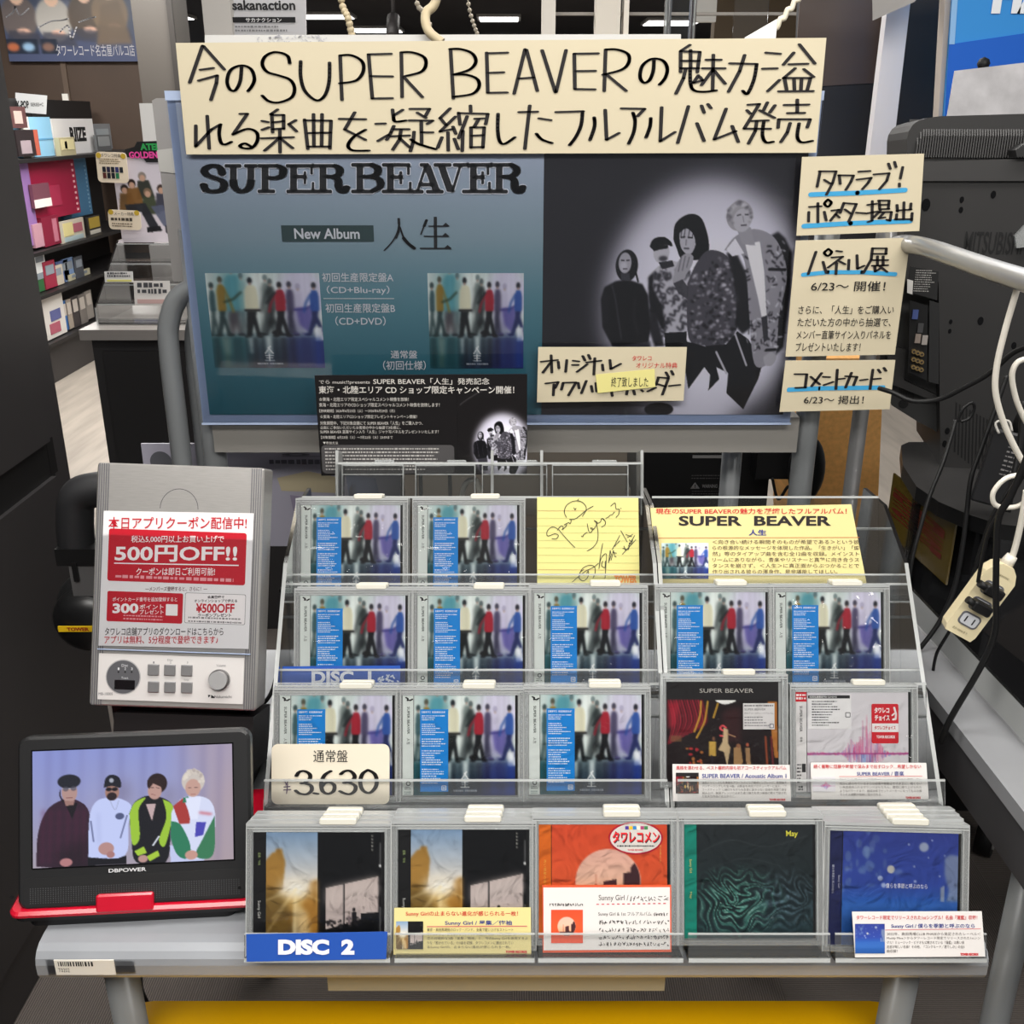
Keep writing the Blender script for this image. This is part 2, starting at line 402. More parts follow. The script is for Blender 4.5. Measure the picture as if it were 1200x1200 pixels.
# ================================================================== printed pictures
def art_crowd(w=116, h=116):
    """blurred crowd walking over a shiny floor"""
    p = Pic(w, h, '#c9d2d2').vgrad([(0, '#c2cfcd'), (.3, '#d6deda'), (.6, '#c6d0ce'), (.655, '#7e9094'), (.8, '#4c5f6c'), (1, '#333f55')])
    p.ell(82, 22, 20, 28, '#cdc9df', .9, 5); p.ell(22, 20, 14, 34, '#86aeb2', .75, 4); p.ell(47, 20, 9, 22, '#e6ebe8', .7, 4); p.ell(78, 46, 10, 12, '#b9b6d2', .6, 4)
    p.poly('0,66 34,66 34,100 0,100', '#2f656b', .8, 3); p.poly('68,66 100,66 100,100 66,100', '#343f7c', .8, 4)
    def fig(x, hy, tor, leg, wd, st, al=.9, bl=.9, feet=65, hair='#1d1f25', arm=0):
        k = 39
        p.poly([(x-wd*.75, k-1), (x+wd*.8, k-1), (x+wd*.55, k+6), (x+st+1.6, feet), (x+st-2, feet), (x+.6, k+13), (x-st+2.2, feet), (x-st-1.6, feet), (x-wd*.9, k+8)], leg, al, bl)
        p.ell(x-st-1, feet, 3, 1.3, leg, al, .5); p.ell(x+st+1, feet, 3, 1.3, leg, al, .5)
        p.poly(catmull([(x-wd*.55, hy+5), (x+wd*.55, hy+5), (x+wd, hy+11), (x+wd*1.05, k-6), (x+wd*.85, k), (x-wd*.85, k), (x-wd*1.05, k-6), (x-wd, hy+11)], 3), tor, al, bl*.8)
        if arm: p.line([(x+arm*wd*.8, hy+9), (x+arm*(wd+4), k-8), (x+arm*(wd+6), k+1)], 2.3, leg if bl > 1 else tor, al*.85, bl)
        p.ell(x, hy, 2.1, 3.3, hair, al, .5); p.ell(x, hy+3.2, 1.3, 1.6, '#a88c80', al*.8, .4)
    fig(23, -3, '#4a8f9d', '#3a2c33', 7, 4, .75, 2.0, 64, '#2a474d'); fig(31, 3, '#7fa3a3', '#2c3a40', 3.5, 3, .6, 1.8, 64, '#405055')
    fig(4.5, 13, '#2c4a50', '#33484a', 2.6, 3, .85, 1, 65, '#2a3a3c'); fig(52, 5, '#5a6664', '#20282a', 4, 6, .75, 1.7, 63, '#5a6c6e', 1); fig(56, 9, '#303838', '#181d20', 3.4, 7, .8, 1.4, 64, '#4a5658', -1)
    fig(72.5, 12, '#403a56', '#25233a', 3.6, 2.5, .85, 1.3, 64, '#302e3c'); fig(80, 14, '#b2adc8', '#5d568f', 3, 3, .5, 2.4, 63, '#8d88a6')
    fig(12.5, 7, '#8d7028', '#25383a', 3.6, 4.5, .9, .9, 65, '#4d4a3c', 1); p.line('15,30 23,27 30,20', 2.2, '#31402f', .8, .8)
    fig(38.5, 8, '#d0ceb6', '#14181b', 5.6, 4.5, .96, .8, 66, '#1b2026'); p.line('33,38.5 45,38.5', 2.4, '#1a191c', .9, .5)
    p.poly('77,36 92,35 91,50 87,62 80,54', '#5f599c', .85, 1.2); p.line('76,38 86,37 92,33', 2.2, '#413e7c', .8, .7)
    fig(94, 13, '#31549a', '#232c5c', 3.8, 6.5, .93, .8, 64, '#22232c', -1); p.poly('92,57 99,56 100,70 93,71', '#dfe3ea', .9, .8)
    fig(64, 12.5, '#9c2838', '#15161c', 4.3, 5, .97, .7, 65.5, '#27252a', -1); p.ell(59, 62, 4.5, 2.6, '#17161b', .9, .6); p.line('60,20 55,27 52,31', 2.2, '#22262a', .85, .8)
    for x, c, ww in ((5, '#16383c', 3), (13, '#5b6a5c', 2), (23, '#1d454c', 4), (33, '#16272f', 2), (39, '#141b22', 2.6), (46, '#1b242b', 2), (57, '#1c2430', 3), (64, '#1b1b28', 3), (72, '#22203a', 3), (84, '#2f3566', 4), (95, '#1f3c8a', 3)):
        p.poly([(x-ww, 66.5), (x+ww, 66.5), (x+ww*1.1, 99), (x-ww*1.1, 99)], c, .6, 1.8)
    p.poly('33,67 37,67 36,84 34,84', '#cfd8d8', .7, 1.3); p.poly('49,66 53,66 53,86 49,86', '#d6dedd', .9, 1.6); p.poly('9,68 18,68 17,86 11,84', '#8fa4a2', .5, 2)
    p.line('0,66 100,66', .6, '#c8d4d6', .3, .5)
    n = gauss(np.random.default_rng(5).normal(size=(h, w)), .1); n = gauss(n, 1.2); n = n-n.mean(); p.A = p.A*(1+.10*(n/n.std()).mean(0))[None, :, None]
    B = np.stack([gauss(p.A[..., i], .9) for i in range(3)], -1); p.A = np.clip(((.5*p.A+.5*B)-.5)*1.2+.5, .03, 1)
    p.line('50,78 52,76.3 47,84', .9, '#f4f6f6'); p.line('50,78 54,84', .9, '#f4f6f6')
    p.line('50.5,85 50.5,91.6', .9, '#f4f6f6'); p.line('47,86.4 54,86.4', .7, '#f4f6f6'); p.line('47.6,88.8 53.4,88.8', .6, '#f4f6f6'); p.line('46.6,91.6 54.6,91.6', .7, '#f4f6f6')
    R = random.Random(5)
    for i, x in enumerate((40, 42, 44, 46, 48, 51.5, 53.5, 55.5, 57.5, 59.5, 61.5)): p.poly([(x-1, 94), (x+.7, 94), (x+.7, 96), (x-1, 96)], '#c8ccd4', .7)
    return p
def art_sunset(w=110, h=110):
    p = Pic(w, h, '#101114')
    p.A[:, :int(.45*w)] = Pic(int(.45*w), h, '#000000').vgrad([(0, '#7d9abc'), (.25, '#b5bfca'), (.48, '#ece2d2'), (.6, '#d9b36a'), (.75, '#8a6428'), (.9, '#4a3c2c'), (1, '#2b2522')]).A
    p.poly('1,24 6,18 8,18 9,15 14,15 15,20 17,26 15,50 0,60 0,26', '#a67a34', .95, .8)
    p.poly('38,44 45,41 45,96 30,100 32,62', '#a8752c', .9, 1.5); p.poly('0,50 10,50 20,62 22,100 0,100', '#6b5326', .85, 3)
    p.ell(26, 49, 14, 8, '#fff7e4', .85, 4); p.ell(26, 50, 5, 4, '#fffdf4', .95, 2)
    p.poly('25,52 27,52 27,100 23,100', '#fff0bf', .75, 1.2); p.poly('25,62 36,70 40,98 28,98', '#e9cf9a', .75, 2)
    for a in ((0, 60), (6, 76), (46, 60), (0, 90)): p.line([(26, 50), a], 1.4, '#ffe9b0', .35, .8)
    p.poly('0,96 0,93 5,98 8,100 0,100', '#e6c9a0', .9)
    p.poly('52,49 97,39 97,70 82,71 82,76 52,85', '#c3b4b0'); p.poly('52,49 97,39 97,55 52,64', '#d0c2bd', .8, 3)
    p.line('52,48.6 97,38.4', .8, '#54504e'); p.line('67.5,46 67.5,82', 1.2, '#1a1a1d')
    p.mottle((53, 77, 66, 84), '#2a282a', 26, .5, 1.4, .9, 4); p.mottle((70, 74, 82, 82), '#2a282a', 18, .5, 1.3, .9, 5)
    p.ell(76, 68, 1.3, 1.8, '#1d1b1e'); p.poly('74,70 78,70 79,80 74,80', '#1d1b1e'); p.ell(72, 71, 1, 1.5, '#8a7d78'); p.poly('70.6,73 73.2,73 73.4,81 71,81', '#75686a')
    for y in (3, 6, 9, 12, 15): p.poly([(91, y), (92.4, y), (92.4, y+1.6), (91, y+1.6)], '#b9b7b0', .7)
    p.line('98.3,10 98.3,30', .6, '#dddddd', .7); p.line('98.3,66 98.3,95', .6, '#dddddd', .7); p.ell(98.3, 30, .7, 1.2, '#ffffff')
    return p
def art_red(w=96, h=96):
    p = Pic(w, h, '#e2542f').vgrad([(0, '#dd4f30'), (.5, '#e35a32'), (1, '#df5030')])
    p.ell(49, 50, 28, 28, '#eeb5a2'); q = Pic(w, h, '#000000').vgrad([(0, '#eab0a6'), (.45, '#f0bda4'), (.62, '#ecb089'), (.8, '#d98e70'), (1, '#4e2a2c')])
    m = np.clip((1-np.hypot((p.X-49)/28, (p.Y-50)/28))*27, 0, 1)[..., None]; b = p.A.copy(); p.A = q.A
    p.poly('45,50 56,48 57,66 45,66', '#4a2a2e'); p.poly('62,43 68,42 68,38 72,33 78,33 80,70 62,68', '#43272c'); p.poly('20,66 80,64 80,82 20,82', '#3d2529')
    p.line('38.5,44 38.5,66', .5, '#b0503c'); p.poly('38,52 39,52 40,66 37,66', '#b0503c')
    p.A = b*(1-m)+p.A*m
    return p
def art_paint(w=110, h=110):
    """marbled paint: dark ground with combed green and blue grey swirls"""
    p = Pic(w, h, '#1d2427').vgrad([(0, '#262b2e'), (.45, '#222c2f'), (1, '#1f3338')]); rg = np.random.default_rng(4)
    x, y = p.X.copy(), p.Y.copy()
    for _ in range(5):
        a, b, c, d = rg.uniform(.03, .09, 2).tolist()+rg.uniform(0, 6.3, 2).tolist()
        x, y = x+6*np.sin(y*b*1.3+c)+2*np.sin(y*.25+d), y+5*np.sin(x*a*1.3+d)+1.6*np.sin(x*.3+c)
    r = np.hypot((x-34)*.8, (y-68)*1.15); st = .5+.5*np.sin(r*.95+1.4*np.arctan2(y-68, x-34)); f2 = .5+.5*np.sin(r*2.7)
    m = np.clip(1.25-np.hypot((p.X-34)/38, (p.Y-70)/30), 0, 1); n = rg.random((h, w)); n = gauss(n, .7); n = (n-n.min())/np.ptp(n)
    p.lay(m*np.clip(st*1.5-.45, 0, 1), '#3f8878', .8); p.lay(m*np.clip(st*f2*2-.75, 0, 1)*n*1.5, '#a5d0c2', .75); p.lay(m*np.clip((1-st)*1.4-.6, 0, 1), '#0f1c1e', .8)
    m2 = np.clip(1.2-np.hypot((p.X-76)/30, (p.Y-68)/28), 0, 1); s2 = .5+.5*np.sin(y*.8+x*.15)
    p.lay(m2*np.clip(s2*1.4-.5, 0, 1)*n*1.3, '#7d9bb0', .7); p.lay(m2*np.clip((1-s2)*1.3-.6, 0, 1), '#101c24', .7)
    p.line('~4,24 30,14 60,20 96,10', .6, '#4b5355', .5, .4); p.line('~10,40 40,30 70,36', .5, '#4b5355', .4, .4)
    return p
def art_night(w=110, h=110):
    p = Pic(w, h, '#2c3f92').vgrad([(0, '#33408f'), (.45, '#3249a0'), (.6, '#2f5cb0'), (.75, '#2f62b2'), (1, '#275296')])
    R = random.Random(9)
    for i in range(34):
        x, y = R.gauss(18, 11), R.gauss(28, 16); p.ell(x, y, R.uniform(1, 4), R.uniform(1.5, 5), R.choice(['#6c86b0', '#7f96b4', '#5a76b0']), R.uniform(.25, .5), .5)
    p.ell(42, 33, 3.2, 3.4, '#c9c8bf', .95, .3); p.ell(70, 13, 4, 4, '#a9b3c6', .85, .5); p.ell(48, 35, 4, 2.4, '#7288b6', .5, .7)
    for x, y, r in ((57, 11, .8), (62, 30, .8), (63, 43, 1.1), (84, 38, .7), (77, 7, .7), (33, 41, 2.2), (36, 47, 2), (74, 22, .6), (88, 20, .6)): p.ell(x, y, r, r, '#aebbd8', .8, .2)
    p.poly('88,22 93,19 100,20 100,60 90,60 92,50 88,36', '#8795ac', .75, 1); p.poly('85,48 88,46 88,60 85,60', '#a9b3c2', .8, .4)
    p.poly('0,62 100,60 100,80 0,82', '#3d6cb8', .5, 1.5)
    return p
def art_stage(w=112, h=112):
    p = Pic(w, h, '#1c1214')
    p.poly('0,0 100,0 100,19 0,19', '#211f20'); p.vg = None
    for i in range(26):
        x = i*1.35; p.line(catmull([(2+x*.9, 19), (4+x*.9+2, 40), (2+x*.7, 62-x*.4)], 4), 1.5, ['#8e1c2c', '#5a1420', '#b02a3c', '#3a0e16'][i % 4], .85, .3)
    p.poly('1,22 12,20 9,42 2,48', '#c0283c', .6, 1.5)
    for P in ('31,20 30,34 25,50', '37,20 34,40 27,56', '46,22 42,36'): p.line('~'+P, 1.5, '#d8a83a', .9, .3)
    p.poly('~43,19 52,23 62,19', '#f1f1ee'); p.poly('60,26 66,26 66,60 50,60 50,30', '#3b1c1f', .8, 2)
    p.poly('90,20 98,20 99,76 96,76', '#c07a34', .9); p.line('88,55 90,92', 1.6, '#b8542c', .8, .4); p.line('93,55 95,92', 1.6, '#8a2a2c', .8, .4)
    p.line('~53,46 50,44 48,47 52,50 52,54 48,54', 1.7, '#e8545c')
    p.poly('51,46 55,48 55,62 57,66 54,84 51,70 46,68 50,60', '#cdb48c', .95, .2); p.line('54,52 61,55', 1, '#b8906a')
    p.ell(42, 57, 1.3, 2, '#7a5540'); p.poly('38,60 44,60 44,74 38,74', '#c8a24a', .95, .2); p.line('40,74 42,86', 1.6, '#2c2430')
    p.poly('60,66 66,64 68,80 62,92 58,90 60,80', '#b08a5c', .9, .3); p.ell(64, 64, 2, 2, '#8a5c40'); p.poly('70,66 74,66 75,84 71,84', '#a8845c', .9, .3); p.ell(72, 63, 1.3, 1.8, '#b05c40')
    p.mottle((18, 66, 32, 94), '#c87a3a', 16, .6, 1.8, .8, 2); p.mottle((18, 66, 32, 94), '#c03038', 8, .6, 2, .8, 3); p.mottle((10, 90, 96, 99), '#b06a3a', 26, .6, 2.4, .6, 6); p.mottle((12, 88, 96, 99), '#a02a30', 14, .6, 2.6, .7, 7)
    p.ell(82, 93, 7, 2.2, '#cf3a3a', .9); p.poly('4,54 14,54 14,60 4,60', '#7a5a3a', .7, .4)
    return p
def art_wave(w=124, h=112):
    p = Pic(w, h, '#d8d5da')
    R = random.Random(21)
    for i in range(900):
        x = R.uniform(0, 100); e = 2+34*math.exp(-((x-58)/7.5)**2)+11*math.exp(-((x-43)/5)**2)+10*math.exp(-((x-70)/6)**2)
        up = R.random() < .5; a = e*R.uniform(.1, 1)**1.2*(1.1 if up else .85)
        c = R.choice(['#c8286c', '#d8447c', '#e27a9c', '#b83070']) if R.random() < (.75 if up else .62) else R.choice(['#3f6fc4', '#5b8ad4', '#7a78c0'])
        if abs(x-58) < 5 and not up and R.random() < .75: c = R.choice(['#2f6fd0', '#5f98e0', '#88b0e8'])
        y0 = 62; y1 = y0-a if up else y0+a
        p.lay(np.clip((.35-np.abs(p.X-x))*p.sx+.5, 0, 1)*((p.Y > min(y0, y1)) & (p.Y < max(y0, y1))), c, R.uniform(.12, .5))
    p.line('0,62 100,61.6', 1.6, '#a83a80', .85, .3)
    return p
def paint_band(p, U):
    """four men in a round spotlight, black and white"""
    p.mp = U
    p.ell(575, 590, 500, 585, '#a9a7b4', 1, 4); p.ell(620, 620, 400, 480, '#c9c7d3', .9, 8)
    D = '#151418'
    p.poly('915,240 950,222 985,255 1020,330 1012,520 975,800 945,830 900,880 960,500', D, .97, .4)
    p.poly('130,780 310,770 320,1000 180,1000', '#2b2a30', .9, .5)
    p.poly('62,560 80,500 140,468 200,462 270,485 298,540 312,700 300,775 180,790 120,797 70,700', D, 1, .3)
    p.line('~118,490 135,560 150,660 165,760', 5, '#5c5a62', .8, .3); p.line('~235,560 225,640 250,740', 4, '#45434a', .8, .4)
    for i in range(8): p.line([(66, 540+i*18), (100, 552+i*18)], 3.5, '#3d3b42', .7, .3)
    p.ell(192, 392, 56, 80, '#1b1a1e'); p.ell(183, 378, 32, 52, '#908e97'); p.ell(176, 395, 16, 24, '#a6a4ad', .8, .3); p.line('165,365 178,366', 5, '#2a292d'); p.line('192,366 204,364', 5, '#2a292d'); p.line('174,408 192,407', 5, '#454349'); p.poly('160,428 205,430 210,470 165,465', '#3b3a40')
    p.line('225,400 238,430 248,470', 9, '#1b1a1e')
    p.poly('~300,450 350,395 430,370 500,420 496,720 390,732 350,640 310,560', '#a3a1aa')
    R = random.Random(4)
    for i in range(60):
        x, y = R.uniform(325, 490), R.uniform(400, 720); a = R.uniform(0, 6.3)
        p.line(catmull([(x, y), (x+22*math.cos(a), y+22*math.sin(a)), (x+30*math.cos(a+.9), y+30*math.sin(a+.9))], 3), R.uniform(6, 11), '#2c2b31', .85, .3)
    p.poly('300,450 330,420 322,500 372,600 385,725 360,700 300,560', D, .95, .4); p.poly('305,560 330,590 380,795 330,797 300,700', D, .9, .4)
    p.poly('380,728 492,722 492,830 385,830', D)
    p.ell(365, 325, 40, 55, '#a3a1aa'); p.poly('~306,295 325,258 375,247 412,270 418,295 385,288 330,312', '#141317'); p.line('330,310 352,304', 14, '#101013'); p.line('362,302 392,297', 14, '#101013'); p.ell(374, 356, 22, 13, '#3a393f', .95, .3)
    p.poly('350,375 420,365 430,395 370,410', '#2f2e33')
    p.poly('~425,260 436,180 500,134 562,150 596,235 602,320 560,360 470,360 440,300', '#141317')
    p.poly('~455,230 490,205 525,235 535,290 510,335 480,325 460,290', '#9d9ba4'); p.line('465,250 482,248', 6, '#201f24'); p.line('500,250 520,252', 6, '#201f24'); p.line('490,262 488,288', 4, '#5d5b62'); p.line('480,305 502,306', 6, '#3f3d44')
    for x in (450, 462, 478, 500, 520): p.line([(x+10, 190), (x, 250)], 4, '#141317', .8)
    p.poly('~495,480 540,380 600,315 690,340 735,450 750,600 745,700 690,780 580,792 500,750', '#46444b')
    for i in range(260):
        x, y = R.uniform(508, 738), R.uniform(350, 785)
        if y < 470-(x-500)*.9: continue
        p.ell(x, y, R.uniform(3, 12), R.uniform(3, 9), R.choice(['#a5a2ac', '#8f8c96', '#131216', '#1a191d', '#c1bec8']), R.uniform(.4, .85), .25)
    p.poly('690,325 745,335 790,430 812,560 818,700 770,735 735,690 745,560 715,400', D, .95, .4)
    p.poly('~428,430 455,360 490,330 525,345 515,395 480,450 450,500 425,490', '#8d8b93'); p.line('465,350 450,420', 4, '#55535a'); p.line('485,345 470,415', 4, '#55535a'); p.line('505,350 492,400', 4, '#55535a')
    p.poly('425,480 470,460 500,500 495,560 450,530', '#3a393f', .9)
    p.poly('488,770 580,795 690,785 745,720 800,760 872,880 850,960 775,1112 690,1030 700,930 640,900 655,960 600,1018 610,940 580,900 500,1010 482,900', D)
    p.line('640,825 690,930', 10, '#a3a1aa'); p.line('735,735 790,890', 9, '#a3a1aa')
    p.poly('~680,315 735,245 830,208 930,250 985,370 990,480 955,640 940,830 900,885 830,882 805,640 790,420 760,330', '#85838b')
    for i in range(150):
        x, y = R.uniform(790, 985), R.uniform(280, 830); a = R.uniform(0, 6.3)
        if 800 < x < 885 and y < 640: continue
        p.line([(x, y), (x+18*math.cos(a), y+18*math.sin(a))], R.uniform(4, 8), R.choice(['#1d1c21', '#1d1c21', '#b9b7c0']), .85, .2)
    p.poly('690,310 735,255 780,330 720,345', '#c2c0c9'); p.line('905,410 985,412', 12, '#1a191d')
    p.poly('785,285 858,270 880,420 892,640 868,655 850,560', '#c9c7d0')
    p.poly('865,650 895,640 900,760 878,780', '#35343a'); p.line('890,815 935,812', 12, '#1a191d')
    p.poly('740,200 812,198 835,290 770,285', '#8b8991'); p.ell(757, 142, 66, 76, '#8f8c93'); p.ell(770, 165, 45, 58, '#a19fa7')
    for i in range(70):
        a = R.uniform(2.4, 7.0); x, y = 757+60*math.cos(a)*R.uniform(.7, 1.05), 140+68*math.sin(a)*R.uniform(.7, 1.05); p.ell(x, y, 7, 6, R.choice(['#6a686f', '#b3b1b8', '#55535a']), .7, .3)
    p.line('745,140 762,136', 5, '#3a393f'); p.line('785,135 800,136', 5, '#3a393f'); p.line('765,190 790,188', 6, '#4a484f'); p.line('773,145 778,172', 4, '#77757d')
    p.poly('~875,850 915,825 940,850 920,890 885,890', '#96949c')
    p.ell(352, 1112, 72, 34, '#1b1a1e')
    p.mp = None; p.A = np.clip((p.A-.4)*1.36+.46, .02, 1); return p
def paint_interview(p, U):
    """the picture on the player's screen: four men by a pale curtain"""
    p.vgrad([(0, '#8c95cf'), (.35, '#969ac6'), (1, '#a49aa8')]); p.mp = U
    p.poly('830,60 1140,50 1110,690 1000,690 980,400', '#ab9ba8', .8, 8); p.poly('1000,300 1120,260 1110,690 1010,690', '#b59a92', .7, 10); p.poly('90,90 300,90 240,350 60,500', '#7f8cd0', .5, 10)
    for x in (130, 210, 315, 420, 520, 640, 715, 850, 960, 1050): p.line([(x, 60), (x-12, 690)], 12, '#625f90', .6, 1.6)
    for x in (325, 728): p.line([(x, 60), (x-10, 400)], 8, '#b4bcf0', .6, 1.5)
    p.ell(535, 310, 30, 60, '#6e6478', .6, 3); p.ell(775, 330, 30, 60, '#6e6478', .5, 3)
    p.poly('~62,715 70,540 120,410 215,352 290,362 345,420 352,570 335,715', '#33202f')
    for x in (100, 140, 185, 235, 280, 320): p.line([(x, 410), (x-8, 700)], 9, '#6a2242', .55, 1)
    for y in (430, 480, 530, 580, 630, 680): p.line([(85, y), (335, y-6)], 7, '#5a2040', .5, 1)
    p.poly('215,372 285,372 255,460', '#17141a'); p.poly('170,640 340,560 345,715 160,715', '#191319', .6, 3); p.ell(222, 692, 34, 22, '#b27a7c')
    p.poly('~192,300 195,340 215,365 205,372 185,330', '#221a20'); p.ell(240, 315, 42, 58, '#b08e88'); p.ell(238, 258, 62, 38, '#20222b'); p.line('205,298 275,294', 8, '#d8dcf0', .7); p.ell(220, 298, 16, 13, '#4c4a58', .7); p.ell(262, 295, 16, 13, '#4c4a58', .7); p.line('225,345 255,344', 6, '#7a4c4c'); p.poly('212,362 268,362 262,385 220,388', '#9a766f')
    p.poly('340,662 548,655 548,700 340,712', '#14141a'); p.poly('~342,665 348,450 385,365 450,345 520,352 575,392 558,480 538,655', '#c0caf4'); p.line('395,430 400,590', 6, '#8e96c4', .7, 1); p.line('355,470 370,580', 9, '#4a5076', .7); p.line('550,440 515,560', 9, '#4a5076', .7); p.ell(511, 444, 24, 18, '#3c4468', .85); p.line('~455,350 485,410 505,360', 3, '#9aa0b8')
    p.ell(438, 618, 42, 34, '#b48a86'); p.ell(462, 650, 22, 18, '#a87876'); p.ell(470, 315, 38, 45, '#a27a6e'); p.ell(468, 338, 27, 22, '#2a1f22'); p.poly('~424,292 436,238 472,221 510,240 516,290 470,282', '#1c1e27'); p.ell(452, 300, 16, 10, '#15131a'); p.ell(484, 299, 16, 10, '#15131a'); p.ell(466, 252, 12, 12, '#c8ccdc', .8)
    p.poly('~562,430 590,370 655,335 740,345 795,390 785,500 760,690 600,690 575,560', '#17181d')
    p.poly('~563,430 590,372 650,345 612,410 618,560 578,592', '#9ac23a'); p.poly('~742,352 796,388 786,490 752,605 722,570 762,450', '#9ac23a'); p.poly('590,632 640,606 657,640 608,657', '#a4c83c'); p.poly('655,660 716,628 726,656 672,686', '#a4c83c'); p.line('690,600 722,552', 9, '#dfe4f0')
    p.poly('652,380 705,378 684,470', '#bfa6a8'); p.ell(636, 672, 26, 20, '#b8908a'); p.ell(712, 268, 54, 54, '#291b1a'); p.ell(699, 308, 37, 46, '#bb948a'); p.poly('660,250 720,235 740,290 690,268 668,300', '#2e1f1d'); p.line('680,325 700,330', 5, '#8a5a58'); p.line('680,290 692,291', 5, '#332426'); p.line('708,291 722,293', 5, '#332426')
    p.poly('780,600 1000,600 960,690 785,692', '#c0c8ec'); p.poly('~790,420 850,345 960,340 1016,392 1022,520 975,655 855,668 792,560', '#d3d9f3'); p.poly('798,390 852,345 890,440 888,482 832,486', '#a63a37'); p.poly('~788,470 840,492 892,605 872,670 820,650 786,560', '#2d7a5a'); p.poly('~1022,440 1022,610 992,670 918,655 960,560', '#397955'); p.poly('922,474 976,476 960,545 915,556', '#4a47b0'); p.poly('852,345 880,338 885,370 850,372', '#2d7a5a'); p.poly('865,345 950,340 930,460 890,460', '#dfe4fa')
    p.ell(896, 652, 34, 25, '#c4968a'); p.ell(906, 255, 62, 64, '#c8bfb8'); p.ell(905, 292, 41, 48, '#c39c90'); p.line('880,290 893,292', 5, '#5a4444'); p.line('915,290 928,290', 5, '#5a4444'); p.line('895,328 918,327', 6, '#9a5c5a')
    R = random.Random(2)
    for i in range(40): a = R.uniform(2.9, 6.6); p.ell(906+56*math.cos(a)*R.uniform(.6, 1), 250+58*math.sin(a)*R.uniform(.6, 1), 9, 8, R.choice(['#e0d8cc', '#a89c98', '#d2c8be']), .6)
    p.line('945,425 1000,432', 16, '#c23a40', .85, .6)
    p.mp = None; return p

# ================================================================== the room
GREYD = M('ceiling_paint', '#454243', .9)
def carpet():
    m = bpy.data.materials.new('striped_carpet_tile'); m.use_nodes = True; nt = m.node_tree; b = nt.nodes['Principled BSDF']
    L = nt.links.new; N = nt.nodes.new
    tc = N('ShaderNodeTexCoord'); ck = N('ShaderNodeTexChecker'); ck.inputs['Scale'].default_value = 2.0
    ws = []
    for d in ('X', 'Y'):
        w = N('ShaderNodeTexWave'); w.bands_direction = d; w.inputs['Scale'].default_value = 70; w.inputs['Distortion'].default_value = .8; w.inputs['Detail'].default_value = 2
        L(tc.outputs['Object'], w.inputs['Vector']); ws.append(w)
    L(tc.outputs['Object'], ck.inputs['Vector'])
    mx = N('ShaderNodeMix'); L(ck.outputs['Fac'], mx.inputs[0]); L(ws[0].outputs['Fac'], mx.inputs[2]); L(ws[1].outputs['Fac'], mx.inputs[3])
    nz = N('ShaderNodeTexNoise'); nz.inputs['Scale'].default_value = 300; L(tc.outputs['Object'], nz.inputs['Vector'])
    ad = N('ShaderNodeMath'); ad.operation = 'MULTIPLY_ADD'; L(nz.outputs['Fac'], ad.inputs[0]); ad.inputs[1].default_value = .5; L(mx.outputs[0], ad.inputs[2])
    r = N('ShaderNodeValToRGB'); r.color_ramp.elements[0].position = .45; r.color_ramp.elements[0].color = (*lin('#4f4945'), 1); r.color_ramp.elements[1].position = 1.0; r.color_ramp.elements[1].color = (*lin('#706863'), 1)
    L(ad.outputs[0], r.inputs[0]); L(r.outputs[0], b.inputs['Base Color']); b.inputs['Roughness'].default_value = .95
    bp = N('ShaderNodeBump'); bp.inputs['Strength'].default_value = .4; bp.inputs['Distance'].default_value = .003; L(ad.outputs[0], bp.inputs['Height']); L(bp.outputs[0], b.inputs['Normal'])
    return m
b = MB(); CP = carpet(); WD = M('grey_wood_floor', '#a39a90', .5, noise=.18, nscale=3, stretch=(6, .6, 1))
b.add([(-5, -3, 0), (5, -3, 0), (5, 3.6, 0), (-5, 3.6, 0)], [(0, 1, 2, 3)], CP)
b.add([(-5, 3.6, 0), (5, 3.6, 0), (5, 18, 0), (-5, 18, 0)], [(0, 1, 2, 3)], WD)
structure(b.build('floor'), 'dark striped carpet tiles turning to pale wood farther back', 'floor')
b = MB(); b.box(-5, 5, -3, 18, 2.6, 2.65, GREYD); structure(b.build('ceiling'), 'dark grey shop ceiling', 'ceiling')
b = MB(); b.box(-5, 5, 18, 18.1, 0, 2.6, M('far_wall_paint', '#4f4a49', .8)); structure(b.build('wall_back'), 'dark far wall of the shop', 'wall')
b = MB(); BRN = M('brown_wall_panel', '#46362b', .6, noise=.06, nscale=4)
a = onY(207, 60, 8.2); b.box(-5, a.x, 8.2, 8.3, 0, 2.6, BRN); a, c = onY(75, 100, 8.2), onY(81, 100, 8.2); b.box(a.x, c.x, 8.185, 8.2, 1.3, 2.6, M('brown_conduit', '#5a4a3e', .6)); a, c = onY(75.5, 119, 8.2), onY(81, 110, 8.2); b.box(a.x, c.x, 8.17, 8.2, a.z, c.z, ink('#e6e2da'))
structure(b.build('wall_left'), 'brown panelled partition with a conduit and small white switch', 'wall')
PIL = M('dark_pillar', '#3a3632', .5)
b = MB(); p0, p1 = onY(160, 60, 6.2), onY(206, 60, 6.2); b.box(p0.x, p1.x, 6.2, 6.5, 0, 2.6, PIL); b.box(p1.x-.02, p1.x+.01, 6.18, 6.2, 0, 2.6, ink('#24211f'))
structure(b.build('trim_1'), 'dark brown pillar beside the brown partition', 'pillar')
